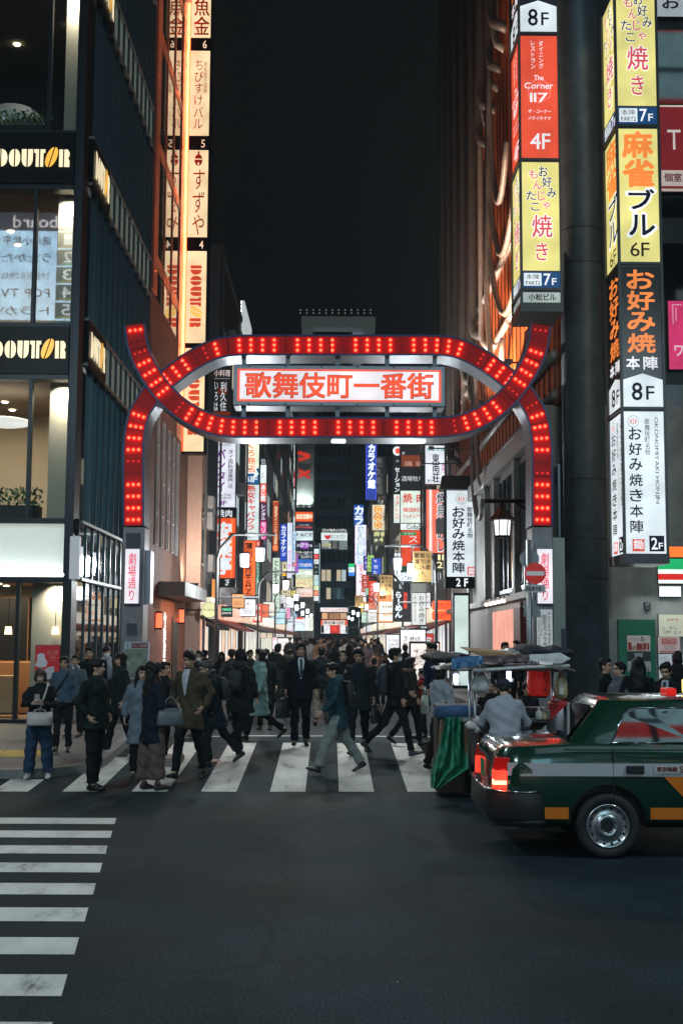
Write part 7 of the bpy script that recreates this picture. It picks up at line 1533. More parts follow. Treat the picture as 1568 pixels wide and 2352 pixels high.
# ================================================================== PEOPLE
SKIN = mat('skin', (.42, .25, .17), .55); SKIN2 = mat('skin_pale', (.50, .32, .24), .55); EYE = mat('eye_dark', (.01, .008, .007), .25); LIP = mat('lip', (.30, .10, .09), .5)
HAIRB = mat('hair_black', (.006, .0055, .0055), .55, spec=.25, noise=.5, nscale=60); HAIRBR = mat('hair_brown', (.045, .022, .012), .5, noise=.5, nscale=60); HAIRG = mat('hair_greyish', (.05, .05, .055), .5, noise=.5, nscale=60)
ARMS = {'down': ((.245, .03, 1.15), (.255, -.05, .92)), 'swingF': ((.235, -.09, 1.16), (.215, -.28, 1.01)), 'swingB': ((.245, .15, 1.17), (.25, .16, .93)), 'phone': ((.255, -.03, 1.14), (.075, -.27, 1.17)),
        'pocket': ((.30, .09, 1.15), (.215, -.05, .95)), 'fold': ((.265, -.04, 1.13), (.03, -.23, 1.12)), 'elbowbag': ((.27, .03, 1.14), (.16, -.27, 1.12)), 'work': ((.29, -.12, 1.16), (.24, -.36, 1.08)), 'up': ((.25, -.08, 1.20), (.12, -.25, 1.36))}
def rx(v, a, c):
    """lean about the x axis through c (positive = forward)"""
    v = Vector(v) - Vector(c); return Vector((v.x, v.y * math.cos(a) - v.z * math.sin(a), v.y * math.sin(a) + v.z * math.cos(a))) + Vector(c)
class Fig:
    def __init__(s, **k):
        s.legs = k.get('legs', ((4, 3), (-3, 3))); s.arms = k.get('arms', ('down', 'down')); s.lean = R(k.get('lean', 0)); s.turn = R(k.get('turn', 0)); s.nod = R(k.get('nod', 0)); s.k = k; s.spread = k.get('spread', .02)
        HP = Vector((0, 0, .93)); s.up = lambda v: rx(v, s.lean, HP)
        s.J = []
        for i, sd in enumerate((-1, 1)):
            th, kn = R(s.legs[i][0]), R(s.legs[i][1]); hip = Vector((sd * .088, 0, .91)); sp = sd * s.spread
            d = Vector((sp, -math.sin(th), -math.cos(th))); knee = hip + d * .43; sh = th - kn; ank = knee + Vector((sp, -math.sin(sh), -math.cos(sh))) * .42
            ph = max(R(-60), min(R(25), sh * .85)); s.J.append((hip, knee, ank, Vector((sd * .1, -math.cos(ph), math.sin(ph))).normalized(), ph))
        s.low = min(j[2].z - .085 + min(0, .15 * math.sin(j[4])) for j in s.J)
        s.A = []
        for i, sd in enumerate((-1, 1)):
            e, w_ = ARMS[s.arms[i]]; s.A.append((s.up((sd * .168, .012, 1.382)), s.up((sd * e[0], e[1], e[2])), s.up((sd * w_[0], w_[1], w_[2]))))
        NK = Vector((0, .005, 1.47)); rot = Matrix.Rotation(s.turn, 3, 'Z') @ Matrix.Rotation(s.nod, 3, 'X'); s.hrot = rot
        s.hd = lambda v: s.up(NK + rot @ (Vector(v) - NK))
    def hball(s, m, c, r): m.ball(s.hd(c), *r, 14, 10, 0, Matrix.Rotation(s.lean, 3, 'X') @ s.hrot)
    def limb(s, m, pts, rad, n=10): m.tube(pts, rad, n)
def body_mesh(f, fine):
    m = MB(); hb = f.hball
    hb(m, (0, .008, 1.628), (.073, .092, .090)); hb(m, (0, -.022, 1.565), (.056, .066, .072)); hb(m, (0, -.030, 1.530), (.038, .048, .036))
    hb(m, (0, -.092, 1.578), (.014, .02, .022)); hb(m, (0, -.080, 1.636), (.05, .016, .012)); hb(m, (0, -.083, 1.545), (.026, .012, .010))
    for sd in (-1, 1): hb(m, (sd * .074, .012, 1.585), (.012, .022, .032)); hb(m, (sd * .03, -.068, 1.575), (.02, .018, .02))
    m.tube([f.up((0, .012, 1.40)), f.hd((0, .005, 1.47)), f.hd((0, .004, 1.545))], [.062, .053, .052], 12)
    u = lambda z, a, b, y=0: (f.up((0, y, z)), Vector((a, 0, 0)), rx((0, b, 0), f.lean, (0, 0, 0)))
    m.loft([u(.86, .13, .10), u(.95, .155, .11), u(1.10, .13, .095), u(1.28, .155, .11), u(1.38, .15, .09), u(1.43, .07, .06)], n=16)
    for i, sd in enumerate((-1, 1)):
        S, E, W = f.A[i]; m.tube([S, S.lerp(E, .5), E, E.lerp(W, .35), W], [.052, .046, .040, .038, .027], 10)
        d = (W - E).normalized(); 
        if f.arms[i] == 'phone': d = Vector((-sd * .4, -.45, .55)).normalized()
        up_ = Vector((0, -1, 0)) if abs(d.y) < .8 else Vector((0, 0, 1)); side = d.cross(up_).normalized(); nrm = side.cross(d).normalized() * (1)
        inn = Vector((-sd, 0, 0)); nrm = (inn - d * inn.dot(d)).normalized(); side = d.cross(nrm).normalized()
        if side.y > 0: side = -side                              # towards the thumb
        m.loft([(W - d * .01, side * .024, nrm * .018), (W + d * .045, side * .036, nrm * .015), (W + d * .085, side * .036, nrm * .013)], n=10)
        for q in range(4):
            o = W + d * .08 + side * (.028 - .019 * q); L = (.036, .041, .038, .029)[q]; c1 = d * .85 + nrm * .5; c2 = d * .45 + nrm * .9
            m.tube([o - d * .01, o + c1 * L, o + c1 * L + c2 * L * .85], [.0088, .0082, .0066], 7)
        t0 = W + d * .025 + side * .028; t1 = t0 + (side * .75 + d * .6 + nrm * .25).normalized() * .034; m.tube([t0, t1, t1 + (d * .85 + side * .3 + nrm * .3).normalized() * .03], [.012, .0105, .008], 7)
    for hip, knee, ank, fd, ph in f.J:
        m.tube([hip + Vector((0, 0, .03)), knee, knee.lerp(ank, .4), ank, ank + fd * .05], [.082, .05, .046, .033, .028], 10)
    o = bpy.data.objects.new('person_body', m.mesh('person_body', []))
    me = evaluate(o, [('REMESH', dict(mode='VOXEL', voxel_size=.0095 if fine else .013, use_smooth_shade=True)), ('SMOOTH', dict(factor=.5, iterations=2))])
    bpy.data.objects.remove(o)
    return me
def face_mats(me, f):
    """eyes, brows and mouth picked out on the face of the body mesh"""
    n = len(me.polygons); co = np.empty(n * 3); me.polygons.foreach_get('center', co); c = co.reshape(-1, 3)
    ca, sa = math.cos(-f.lean), math.sin(-f.lean); y, z = c[:, 1], c[:, 2] - .93
    v = np.stack([c[:, 0], y * ca - z * sa, y * sa + z * ca + .93], 1); o = np.array((0, .005, 1.47)); v = (v - o) @ np.array(f.hrot) + o
    idx = np.zeros(n, dtype=np.int32); fr = (v[:, 1] < -.05) & (v[:, 2] > 1.5)
    for s_ in (-1, 1):
        idx[fr & (((v[:, 0] - s_ * .031) / .016) ** 2 + ((v[:, 2] - 1.608) / .0085) ** 2 < 1)] = 1
        idx[fr & (((v[:, 0] - s_ * .032) / .022) ** 2 + ((v[:, 2] - 1.632) / .006) ** 2 < 1)] = 1
    idx[fr & ((v[:, 0] / .026) ** 2 + ((v[:, 2] - 1.545) / .009) ** 2 < 1)] = 2
    me.polygons.foreach_set('material_index', idx)
def cloth(f, m, name, vox, amp=.006, it=3, seed=0):
    o = bpy.data.objects.new(name, m.mesh(name, [])); me = evaluate(o, [('REMESH', dict(mode='VOXEL', voxel_size=vox, use_smooth_shade=True)), ('SMOOTH', dict(factor=.5, iterations=it))]); bpy.data.objects.remove(o)
    rr = random.Random(seed); a, b, c, d = (rr.uniform(0, 6) for _ in range(4))
    n = len(me.vertices); co = np.empty(n * 3); no = np.empty(n * 3); me.vertices.foreach_get('co', co); me.vertices.foreach_get('normal', no); co = co.reshape(-1, 3); no = no.reshape(-1, 3); x, y, z = co.T
    k = amp * (np.sin(23 * z + 14 * x + a) * np.cos(11 * y + 19 * x + b) + .6 * np.sin(41 * z - 25 * x + c) + .8 * np.sin(9 * z + 31 * x + 17 * y + d) * np.sin(5 * z + b))   # folds
    me.vertices.foreach_set('co', (co + no * k[:, None]).ravel()); me.polygons.foreach_set('use_smooth', [True] * len(me.polygons)); me.update()
    return me
def coat_mesh(f, hem=.80, puff=0, wide=1.0, seed=0):
    m = MB(); th = .018 + puff; u = lambda z, a, b, y=0: (f.up((0, y, z)), Vector(((a + th) * wide, 0, 0)), rx((0, b + th, 0), f.lean, (0, 0, 0)))
    strd = abs(f.legs[0][0] - f.legs[1][0]); fl = .0022 * strd + .02
    rings = []
    if hem < .9:
        k = (.92 - hem); rings += [u(hem, .165 + .09 * k, .115 + k * (.06 + fl)), u(hem + k * .5, .165 + .05 * k, .12 + k * fl * .6)]
    else: rings += [u(hem, .16, .125)]
    rings += [u(max(hem + .02, .95), .165, .125), u(1.10, .148, .112), u(1.26, .168, .122, -.004), u(1.35, .172, .11), u(1.405, .135, .088, .008), u(1.455, .085, .07, .008), u(1.495, .062, .062, .006)]
    m.loft(rings, n=20)
    for S, E, W in f.A:
        In = S.lerp(f.up((0, .01, 1.36)), .35); m.tube([In, S, S.lerp(E, .5), E, E.lerp(W, .5), W - (W - E) * .05], [.074 + puff, .066 + puff, .062 + puff, .060 + puff, .054 + puff, .046 + puff], 12)
    return cloth(f, m, 'coat', .016, .008 + puff * .12, 3, seed)
def trouser_mesh(f, wide=1.0, length=1.0, seed=0):
    m = MB(); m.loft([(Vector((0, 0, .80)), Vector((.155, 0, 0)), Vector((0, .11, 0))), (Vector((0, 0, .92)), Vector((.172, 0, 0)), Vector((0, .122, 0))), (Vector((0, 0, 1.02)), Vector((.155, 0, 0)), Vector((0, .115, 0)))], n=16)
    for hip, knee, ank, fd, ph in f.J:
        end = knee.lerp(ank, .97 * length); m.tube([hip, hip.lerp(knee, .5), knee, knee.lerp(end, .5), end], [.100, .088 * (.6 + .4 * wide), .070 * wide, .064 * wide, .062 * wide], 12)
    return cloth(f, m, 'trousers', .015, .0075, 2, seed)
def shoe(m, ank, fd, ph):
    up_ = Vector((0, 0, 1)); sd = fd.cross(up_).normalized(); n_ = sd.cross(fd).normalized(); c = ank - n_ * .045
    m.loft([(c - fd * .055, sd * .030, n_ * .030), (c - fd * .03, sd * .037, n_ * .042), (c + fd * .06, sd * .043, n_ * .038 ), (c + fd * .14 - n_ * .008, sd * .042, n_ * .028), (c + fd * .19 - n_ * .014, sd * .026, n_ * .018)], n=14)
    m.tube([ank - n_ * .03, ank + n_ * .02], [.045, .04], 12)
def hair_mesh(f, style, seed=0):
    m = MB(); hb = f.hball
    if style in ('short', 'fringe', 'curly', 'bob', 'long'):
        hb(m, (0, .022, 1.650), (.086, .098, .088)); hb(m, (0, .05, 1.60), (.076, .062, .075)); hb(m, (0, -.045, 1.700), (.066, .052, .034))
        for s in (-1, 1): hb(m, (s * .066, .0, 1.64), (.024, .05, .05))
    if style in ('fringe', 'bob', 'long'): hb(m, (0, -.072, 1.672), (.062, .028, .036))
    if style in ('bob', 'long'):
        hb(m, (0, .055, 1.57), (.082, .056, .10))
        for s in (-1, 1): hb(m, (s * .074, .008, 1.585), (.026, .058, .095))
    if style == 'long':
        m.loft([(f.hd((0, .06, 1.58)), Vector((.088, 0, 0)), Vector((0, .05, 0))), (f.up((0, .085, 1.42)), Vector((.10, 0, 0)), Vector((0, .042, 0))), (f.up((0, .125, 1.27)), Vector((.075, 0, 0)), Vector((0, .028, 0)))], n=14)
        for s in (-1, 1): m.tube([f.hd((s * .078, .0, 1.56)), f.up((s * .095, -.035, 1.44)), f.up((s * .09, -.10, 1.32))], [.03, .034, .015], 8)
    if style == 'curly':
        rr = random.Random(seed)
        for _ in range(26): hb(m, (rr.uniform(-.09, .09), rr.uniform(.0, .12), rr.uniform(1.47, 1.70)), (.035,) * 3)
    if style == 'beanie': hb(m, (0, .012, 1.66), (.090, .105, .085)); hb(m, (0, .02, 1.62), (.092, .100, .035))
    if style == 'cap':
        hb(m, (0, .012, 1.66), (.088, .104, .078)); hb(m, (0, -.10, 1.655), (.062, .075, .012))
    return cloth(f, m, 'hair', .0095, .0075 if style != 'beanie' else .0015, 1, seed)
PCOUNT = [0]
def figure(fine=True, **k):
    """builds one person: a continuous body with hair and clothing as children"""
    f = Fig(**k); PCOUNT[0] += 1; sd = PCOUNT[0]
    me = body_mesh(f, fine); me.name = 'person'
    for q in ((SKIN2 if k.get('pale') else SKIN), EYE, LIP): me.materials.append(q)
    face_mats(me, f)
    me.transform(Matrix.Translation((0, 0, -f.low)))
    root = bpy.data.objects.new('person', me); COL.objects.link(root)
    def put(nm, mesh, mt):
        mesh.transform(Matrix.Translation((0, 0, -f.low)))
        mesh.materials.clear(); mesh.materials.append(mt); o = bpy.data.objects.new(nm, mesh); COL.objects.link(o); o.parent = root; return o
    put('coat' if k.get('hem', .8) < .86 else 'jacket', coat_mesh(f, k.get('hem', .8), k.get('puff', 0), k.get('wide', 1), sd), mat('coat_cloth', k.get('coat', (.015, .016, .018)), .85, spec=.08, noise=.35 if max(k.get('coat', (0,))) < .1 else .1, nscale=14))
    put('trousers', trouser_mesh(f, k.get('flare', 1), k.get('tlen', 1), sd), mat('trouser_cloth', k.get('trousers', (.012, .013, .016)), .85, spec=.08, noise=.3, nscale=16))
    for j in f.J:
        m = MB(); shoe(m, j[2], j[3], j[4]); sm = m.mesh('shoe', [], smooth=True); put('shoe', sm, mat('shoe_leather', k.get('shoes', (.01, .01, .011)), .35))
    hs = k.get('hair', 'short')
    put('hair' if hs not in ('beanie', 'cap') else hs, hair_mesh(f, hs, sd), k.get('hairm', HAIRB) if hs not in ('beanie', 'cap') else mat('hat_cloth', k.get('hat', (.008, .012, .02)), .9))
    if hs in ('beanie', 'cap'):
        m = MB(); f.hball(m, (0, .045, 1.585), (.074, .055, .06)); put('hair', m.mesh('hair', [], smooth=True), HAIRB)
    def extra(nm, fn, mt, smooth=True):
        m = MB(); fn(m); return put(nm, m.mesh(nm, [], smooth=smooth), mt)
    if k.get('mask'): extra('face_mask', lambda m: f.hball(m, (0, -.058, 1.548), (.054, .052, .045)), mat('mask_white', (.62, .64, .66), .7))
    if k.get('scarf'): extra('scarf', lambda m: (m.loft([(f.up((0, -.01, 1.435)), Vector((.105, 0, 0)), Vector((0, .10, 0))), (f.up((0, -.012, 1.47)), Vector((.108, 0, 0)), Vector((0, .105, 0))), (f.up((0, -.008, 1.52)), Vector((.085, 0, 0)), Vector((0, .085, 0)))], n=16), m.tube([f.up((.03, -.10, 1.45)), f.up((.045, -.155, 1.3)), f.up((.05, -.155, 1.05))], [.05, .055, .05], 8, 0, .35)), mat('scarf_cloth', k['scarf'], .9))
    if k.get('hood'): extra('hood', lambda m: m.loft([(f.up((0, .055, 1.40)), Vector((.12, 0, 0)), Vector((0, .08, 0))), (f.up((0, .075, 1.47)), Vector((.125, 0, 0)), Vector((0, .085, 0))), (f.up((0, .07, 1.53)), Vector((.09, 0, 0)), Vector((0, .06, 0)))], n=16), mat('hood_cloth', k['hood'], .9))
    if k.get('fur'): extra('fur_trim', lambda m: [m.ball(f.up((.125 * math.cos(q * .45), .02 + .10 * math.sin(q * .45), 1.475)), .042, .042, .042, 8, 6) for q in range(14)], mat('fur', k['fur'], .95, noise=.4, nscale=40))
    if k.get('shirt'):
        def sh(m):
            pr = [(1.475, .045), (1.40, .055), (1.28, .04), (1.12, .012)]; L = []
            for z, hw in pr:
                y = {1.475: -.078, 1.40: -.128, 1.28: -.150, 1.12: -.142}[z]; L.append((f.up((-hw, y, z)), f.up((0, y - .012, z)), f.up((hw, y, z))))
            for a, b in zip(L, L[1:]): m.quad(a[0], a[1], b[1], b[0]); m.quad(a[1], a[2], b[2], b[1])
        extra('shirt', sh, mat('shirt_cloth', k['shirt'], .8), False)
    if k.get('tie'):
        def ti(m):
            L = [(1.455, .016, -.108), (1.42, .022, -.142), (1.28, .024, -.172), (1.14, .018, -.166)]; L = [(f.up((-w_, y, z)), f.up((w_, y, z))) for z, w_, y in L]
            for a, b in zip(L, L[1:]): m.quad(a[0], a[1], b[1], b[0])
        extra('tie', ti, mat('tie_silk', k['tie'], .5), False)
    if k.get('collar'): extra('collar', lambda m: m.loft([(f.up((0, .004, 1.43)), Vector((.098, 0, 0)), Vector((0, .088, 0))), (f.up((0, .006, 1.50)), Vector((.082, 0, 0)), Vector((0, .08, 0)))], n=18, caps=False), mat('collar_cloth', k['collar'], .85))
    if k.get('strap'):
        def stp(m):
            s0 = -1 if k['strap'] == 'r' else 1; pts = [(s0 * .12, .02, 1.475), (s0 * .09, -.115, 1.40), (0, -.160, 1.25), (-s0 * .13, -.135, 1.05), (-s0 * .19, -.02, .95)]; m.tube([f.up(p) for p in pts], .02, 6, 0, .4)
        extra('bag_strap', stp, mat('strap_cloth', (.01, .01, .012), .8))
    root['_f'] = 0; del root['_f']
    return root, f
def world_of(root, f, v):
    """a point given in the figure's own upright frame, in the place"""
    s = root.scale.x; v = Vector(v) - Vector((0, 0, f.low)); a = root.rotation_euler.z
    return root.location + Vector((v.x * math.cos(a) - v.y * math.sin(a), v.x * math.sin(a) + v.y * math.cos(a), v.z)) * s
def ground(x, y):
    if 17.0 < y < 23 and x < -3.6: return gz(y) + .12
    if x < -3.45 and y >= 23 or (x > 3.6 and y > 18.6): return .39
    return gz(y)
def place(root, f, px, head, Y, yaw, zoff=0):
    X = P(px, 1600, Y).x; z0 = ground(X, Y) + zoff; zt = P(px, head, Y).z; nat = rx((0, 0, 1.735), f.lean, (0, 0, .93)).z - f.low
    s = (zt - z0) / nat; root.location = (X, Y, z0); root.rotation_euler = (0, 0, R(yaw)); root.scale = (s, s, s); return root
def person(px, head, Y, yaw, label, group=None, fine=True, **k):
    r, f = figure(fine, **k); place(r, f, px, head, Y, yaw); tag(r, label, 'person', group); return r, f
def held(name, label, cat, root, f, local, build, rot=None):
    """something worn or carried: its own top-level object, turned with its owner"""
    t = thing(name, label, cat, world_of(root, f, local)); t.rotation_euler = (0, 0, root.rotation_euler.z + (rot or 0)); s = root.scale.x; t.scale = (s, s, s)
    for nm, mb, mt in build: o = mb.build(nm, mt, None, smooth=True, off=(0, 0, 0), bevel=0); o.parent = t
    return t
def mb_of(fn): m = MB(); fn(m); return m
def backpack(root, f, col, label, big=1.0):
    def sh(m):
        m.loft([((0, .0, -.21 * big), (.12 * big, 0, 0), (0, .055, 0)), ((0, .02, -.17 * big), (.15 * big, 0, 0), (0, .085 * big, 0)), ((0, .02, .05), (.15 * big, 0, 0), (0, .085 * big, 0)), ((0, .01, .17 * big), (.13 * big, 0, 0), (0, .07, 0)), ((0, -.01, .22 * big), (.08 * big, 0, 0), (0, .04, 0))], n=16)
    def po(m): m.loft([((0, .095 * big, -.15), (.10, 0, 0), (0, .03, 0)), ((0, .10 * big, -.02), (.10, 0, 0), (0, .035, 0)), ((0, .085 * big, .01), (.08, 0, 0), (0, .02, 0))], n=12)
    def st(m):
        for s in (-1, 1): m.tube([(s * .09, -.03, .17), (s * .11, -.14, .22), (s * .125, -.27, .12), (s * .13, -.255, -.04), (s * .15, -.10, -.15)], .02, 6, 0, .5)
    cm = mat('bag_cloth', col, .7, noise=.2, nscale=20)
    return held('backpack', label, 'backpack', root, f, f.up((0, .20, 1.22)), [('bag_body', mb_of(sh), cm), ('pocket', mb_of(po), cm), ('shoulder_strap', mb_of(st), mat('strap_cloth', (.01, .01, .012), .8))])
def tote(root, f, local, w_, h, d, col, label, handle=.2, name='handbag', rot=0, taper=.85):
    def sh(m): m.loft([((0, 0, -h / 2), (w_ / 2, 0, 0), (0, d / 2, 0)), ((0, 0, -h / 2 + .03), (w_ / 2 * 1.03, 0, 0), (0, d / 2 * 1.1, 0)), ((0, 0, 0), (w_ / 2 * 1.0, 0, 0), (0, d / 2 * 1.05, 0)), ((0, 0, h / 2), (w_ / 2 * taper, 0, 0), (0, d / 2 * .6, 0))], n=20)
    def ha(m):
        for s in (-1, 1): m.tube([(-w_ * .28, s * d * .25, h / 2 - .02), (-w_ * .16, s * d * .15, h / 2 + handle * .7), (0, s * d * .1, h / 2 + handle), (w_ * .16, s * d * .15, h / 2 + handle * .7), (w_ * .28, s * d * .25, h / 2 - .02)], .010, 6)
    cm = mat('bag_leather', col, .5, noise=.15, nscale=16)
    return held(name, label, 'bag', root, f, local, [('bag_body', mb_of(sh), cm), ('bag_handle', mb_of(ha), cm)], rot)
DKC = (.012, .014, .016); NVY = (.010, .015, .026); GRNB = (.010, .018, .016)
ST = ((4, 3), (-3, 3)); WK = ((24, 6), (-20, 30)); WK2 = ((-22, 26), (24, 5)); WS = ((14, 4), (-12, 14)); MS = ((6, 2), (-8, 40))
# ---------------- left group, waiting at the crossing
r, f = person(93, 1533, 17.0, 5, 'woman with brown bob, wide blue jeans and white tote looking at her phone', hair='bob', hairm=HAIRBR, arms=('phone', 'phone'), nod=14, coat=DKC, hem=.98, trousers=(.025, .05, .095), flare=1.45, shoes=(.5, .5, .5), pale=1, legs=((2, 2), (-5, 2)), spread=.07)
c = world_of(r, f, (.0, -.33, 1.24)); t = thing('phone', 'phone held by the woman with the white tote', 'phone', c); m = MB(); m.box(c.x - .035, c.x + .035, c.y - .004, c.y + .004, c.z - .07, c.z + .07); m.build('phone_body', mat('phone_grey', (.25, .22, .24), .3), t, bevel=.006)
m = MB(); m.box(c.x - .03, c.x + .03, c.y + .0045, c.y + .006, c.z - .062, c.z + .062); m.build('phone_screen', glow((.8, .9, 1), .8), t)
tote(r, f, (.03, -.20, .93), .40, .21, .16, (.46, .42, .40), 'white canvas tote bag hanging before the woman in blue jeans', .05, taper=1.0)
tw = held('bag_strap', 'wide white shoulder strap of the canvas tote', 'strap', r, f, (.13, -.02, 1.44), [('strap_band', mb_of(lambda m: m.tube([(0, .05, .02), (.0, -.06, .035), (-.02, -.16, -.10), (-.07, -.20, -.26), (-.10, -.21, -.42)], .032, 8, 0, .25)), mat('strap_white', (.5, .48, .46), .7))])
r, f = person(146, 1507, 18.6, 0, 'man in faded blue denim jacket with a dark strap across his chest', coat=(.055, .085, .12), hem=.88, strap='l', wide=1.05)
r, f = person(172, 1504, 20.2, -15, 'person in grey with white collar behind the denim jacket man', fine=False, coat=(.08, .10, .12), collar=(.45, .45, .45))
r, f = person(222, 1510, 16.15, 62, 'man all in black turning his head right, front of the left group', turn=28, coat=GRNB, hem=.78, trousers=(.008, .011, .013), legs=((3, 2), (-5, 4)), collar=DKC, arms=('pocket', 'pocket'), flare=1.1, wide=1.05)
r, f = person(203, 1486, 20.6, 10, 'shadowed young man behind the black coated man, face turned down', fine=False, coat=DKC)
r, f = person(243, 1483, 20.8, 20, 'young man with white face mask and pale scarf between two dark coats', mask=1, coat=DKC, scarf=(.2, .22, .25), hair='fringe')
r, f = person(276, 1498, 18.9, -58, 'long haired man in dark coat facing left with white sneakers', hair='bob', coat=(.012, .020, .020), hem=.68, shoes=(.45, .5, .52), legs=WS, collar=DKC)
r, f = person(325, 1528, 17.1, 8, 'smiling woman with fringe in a pale grey blue coat', hair='long', coat=(.13, .16, .20), hem=.50, turn=18, pale=1, collar=(.10, .11, .14), trousers=DKC)
r, f = person(352, 1519, 16.2, 128, 'woman with long black hair, navy coat and wide mauve trousers, back turned', hair='long', coat=(.011, .017, .027), hem=.62, trousers=(.115, .085, .075), flare=1.75, tlen=.88, shoes=(.03, .012, .014), arms=('elbowbag', 'fold'), legs=((3, 1), (-3, 1)), scarf=(.05, .012, .014))
tote(r, f, (-.30, -.10, .98), .36, .24, .14, (.085, .105, .115), 'grey leather handbag on the arm of the woman in mauve trousers', .16, rot=R(-110))
r, f = person(378, 1520, 18.4, 60, 'dark haired man partly hidden behind the woman in mauve trousers', fine=False, coat=DKC)
r, f = person(436, 1493, 17.0, -22, 'man in olive tweed coat with hands in his pockets looking down', coat=(.062, .050, .032), hem=.66, arms=('pocket', 'pocket'), collar=DKC, shirt=(.35, .36, .4), nod=10, hair='fringe', legs=WS, wide=1.03)
backpack(r, f, DKC, 'black backpack on the man in the olive coat', .8)
r, f = person(457, 1494, 21.5, -12, 'person with white face mask and black cap of hair right of the olive coat', mask=1, coat=DKC, fine=False)
r, f = person(492, 1517, 18.0, -70, 'stooping walker with curly greyish hair in a navy coat striding left', hair='curly', hairm=HAIRG, coat=(.010, .018, .026), hem=.62, legs=((-28, 14), (18, 22)), lean=12, arms=('swingB', 'swingF'), nod=8, trousers=(.011, .016, .018))
backpack(r, f, (.012, .020, .026), 'navy backpack on the stooping curly haired walker', .85)
r, f = person(553, 1488, 19.0, 158, 'stout person in black seen from behind with a bobble of black hair', hair='bob', coat=(.013, .015, .015), hem=.70, wide=1.18, legs=((-18, 45), (12, 4)), trousers=(.010, .012, .013), hood=DKC, flare=1.15)
backpack(r, f, (.010, .012, .016), 'small black backpack with pale tags on the stout person in black', .8)
r, f = person(595, 1490, 20.9, -80, 'woman with glossy bob in a pale teal padded coat facing left', hair='bob', coat=(.19, .30, .29), puff=.014, hem=.48, pale=1, legs=((18, 6), (-16, 34)), nod=-6)
r, f = person(610, 1490, 23.2, -10, 'masked woman in dark coat with a name badge behind the teal coat', mask=1, hair='bob', coat=DKC, hem=.5, fine=False)
r, f = person(637, 1478, 26.5, 175, 'person in long dark coat walking away left of the suit man', coat=(.015, .016, .017), hem=.45, fine=False, legs=WS)
# ---------------- centre
r, f = person(690, 1475, 20.05, 4, 'man in black suit with white shirt and dark tie walking toward the crossing', coat=(.008, .010, .015), hem=.76, shirt=(.52, .58, .62), tie=(.008, .012, .025), trousers=(.007, .010, .016), legs=((8, 2), (-6, 12)), wide=1.08, turn=10, hair='fringe', arms=('down', 'down'), flare=1.1)
tote(r, f, (-.30, -.05, .62), .30, .34, .10, (.010, .012, .014), 'black briefcase bag in the hand of the suit man', .16, 'briefcase', R(35))
r, f = person(738, 1484, 24.5, 175, 'person in dark jacket and beige trousers walking away behind the suit man', coat=DKC, trousers=(.14, .12, .10), shoes=(.07, .03, .02), legs=WS, fine=False)
r, f = person(775, 1521, 17.55, -78, 'man in teal hooded parka and pale trousers striding left', coat=(.016, .048, .060), hood=(.03, .07, .08), hem=.70, trousers=(.19, .21, .20), legs=((-24, 10), (26, 8)), lean=7, arms=('swingB', 'swingF'), flare=1.25, shoes=(.012, .016, .02))
backpack(r, f, (.012, .012, .02), 'dark backpack on the man in the teal parka', .9)
r, f = person(787, 1492, 21.2, 3, 'man with open face looking ahead, between the teal parka and the dark coat', coat=DKC, pale=1)
r, f = person(823, 1487, 19.3, -6, 'man in buttoned charcoal coat looking down, right of the teal parka', coat=(.014, .019, .024), hem=.72, collar=(.02, .025, .03), nod=14, legs=((16, 4), (-14, 26)), hair='fringe')
tote(r, f, (.29, -.02, .66), .34, .30, .12, (.012, .013, .02), 'dark shoulder bag carried by the man in the charcoal coat', .14, rot=R(70))
r, f = person(858, 1511, 27, 178, 'person in black coat walking away with brown boots', coat=DKC, hem=.6, shoes=(.16, .06, .04), fine=False, legs=WS)
r, f = person(866, 1488, 38, 170, 'person with fluffy hood and camel coat in the middle of the street', coat=(.35, .20, .13), hem=.55, fur=(.30, .17, .10), hairm=HAIRBR, fine=False, hair='curly')
r, f = person(886, 1500, 31, 6, 'young man with swept hair in a dark hooded jacket', coat=(.012, .016, .03), hood=NVY, fine=False)
r, f = person(908, 1487, 19.2, 100, 'masked man in black with big backpack walking right', mask=1, coat=DKC, hem=.80, legs=((20, 8), (-24, 22)), arms=('down', 'swingF'), hair='fringe', turn=-12, flare=.95, wide=1.05, shoes=(.04, .045, .05))
backpack(r, f, (.014, .020, .030), 'big boxy navy backpack on the masked man walking right', 1.15)
r, f = person(942, 1509, 20.3, 108, 'woman with fur collar and white shopping bag walking right', hair='bob', coat=(.035, .032, .028), hem=.78, fur=(.16, .09, .06), legs=((14, 6), (-16, 24)), arms=('down', 'elbowbag'), turn=-10)
tote(r, f, (-.22, -.22, .80), .30, .36, .12, (.36, .40, .37), 'white shopping bag carried by the woman with the fur collar', .14, 'shopping_bag', taper=.9)
r, f = person(990, 1474, 20.9, -85, 'tall man in navy jacket facing left before the bright light box', coat=(.012, .020, .045), hem=.85, legs=((16, 4), (-14, 18)), trousers=(.012, .020, .035))
r, f = person(968, 1535, 21.6, -80, 'person in dark red jacket walking behind the tall man in navy', coat=(.16, .012, .015), hem=.72, fine=False)
r, f = person(1011, 1528, 17.8, 120, 'woman in pale padded jacket seen from behind at the food cart', hair='bob', coat=(.27, .30, .34), puff=.018, hem=.86, arms=('fold', 'fold'), trousers=(.02, .012, .012), legs=((4, 3), (-10, 8)), flare=1.1)
tote(r, f, (-.20, .10, .80), .30, .34, .10, (.50, .48, .46), 'white cloth tote with a red motif hanging behind the padded jacket', .18, 'cloth_bag', R(-10))
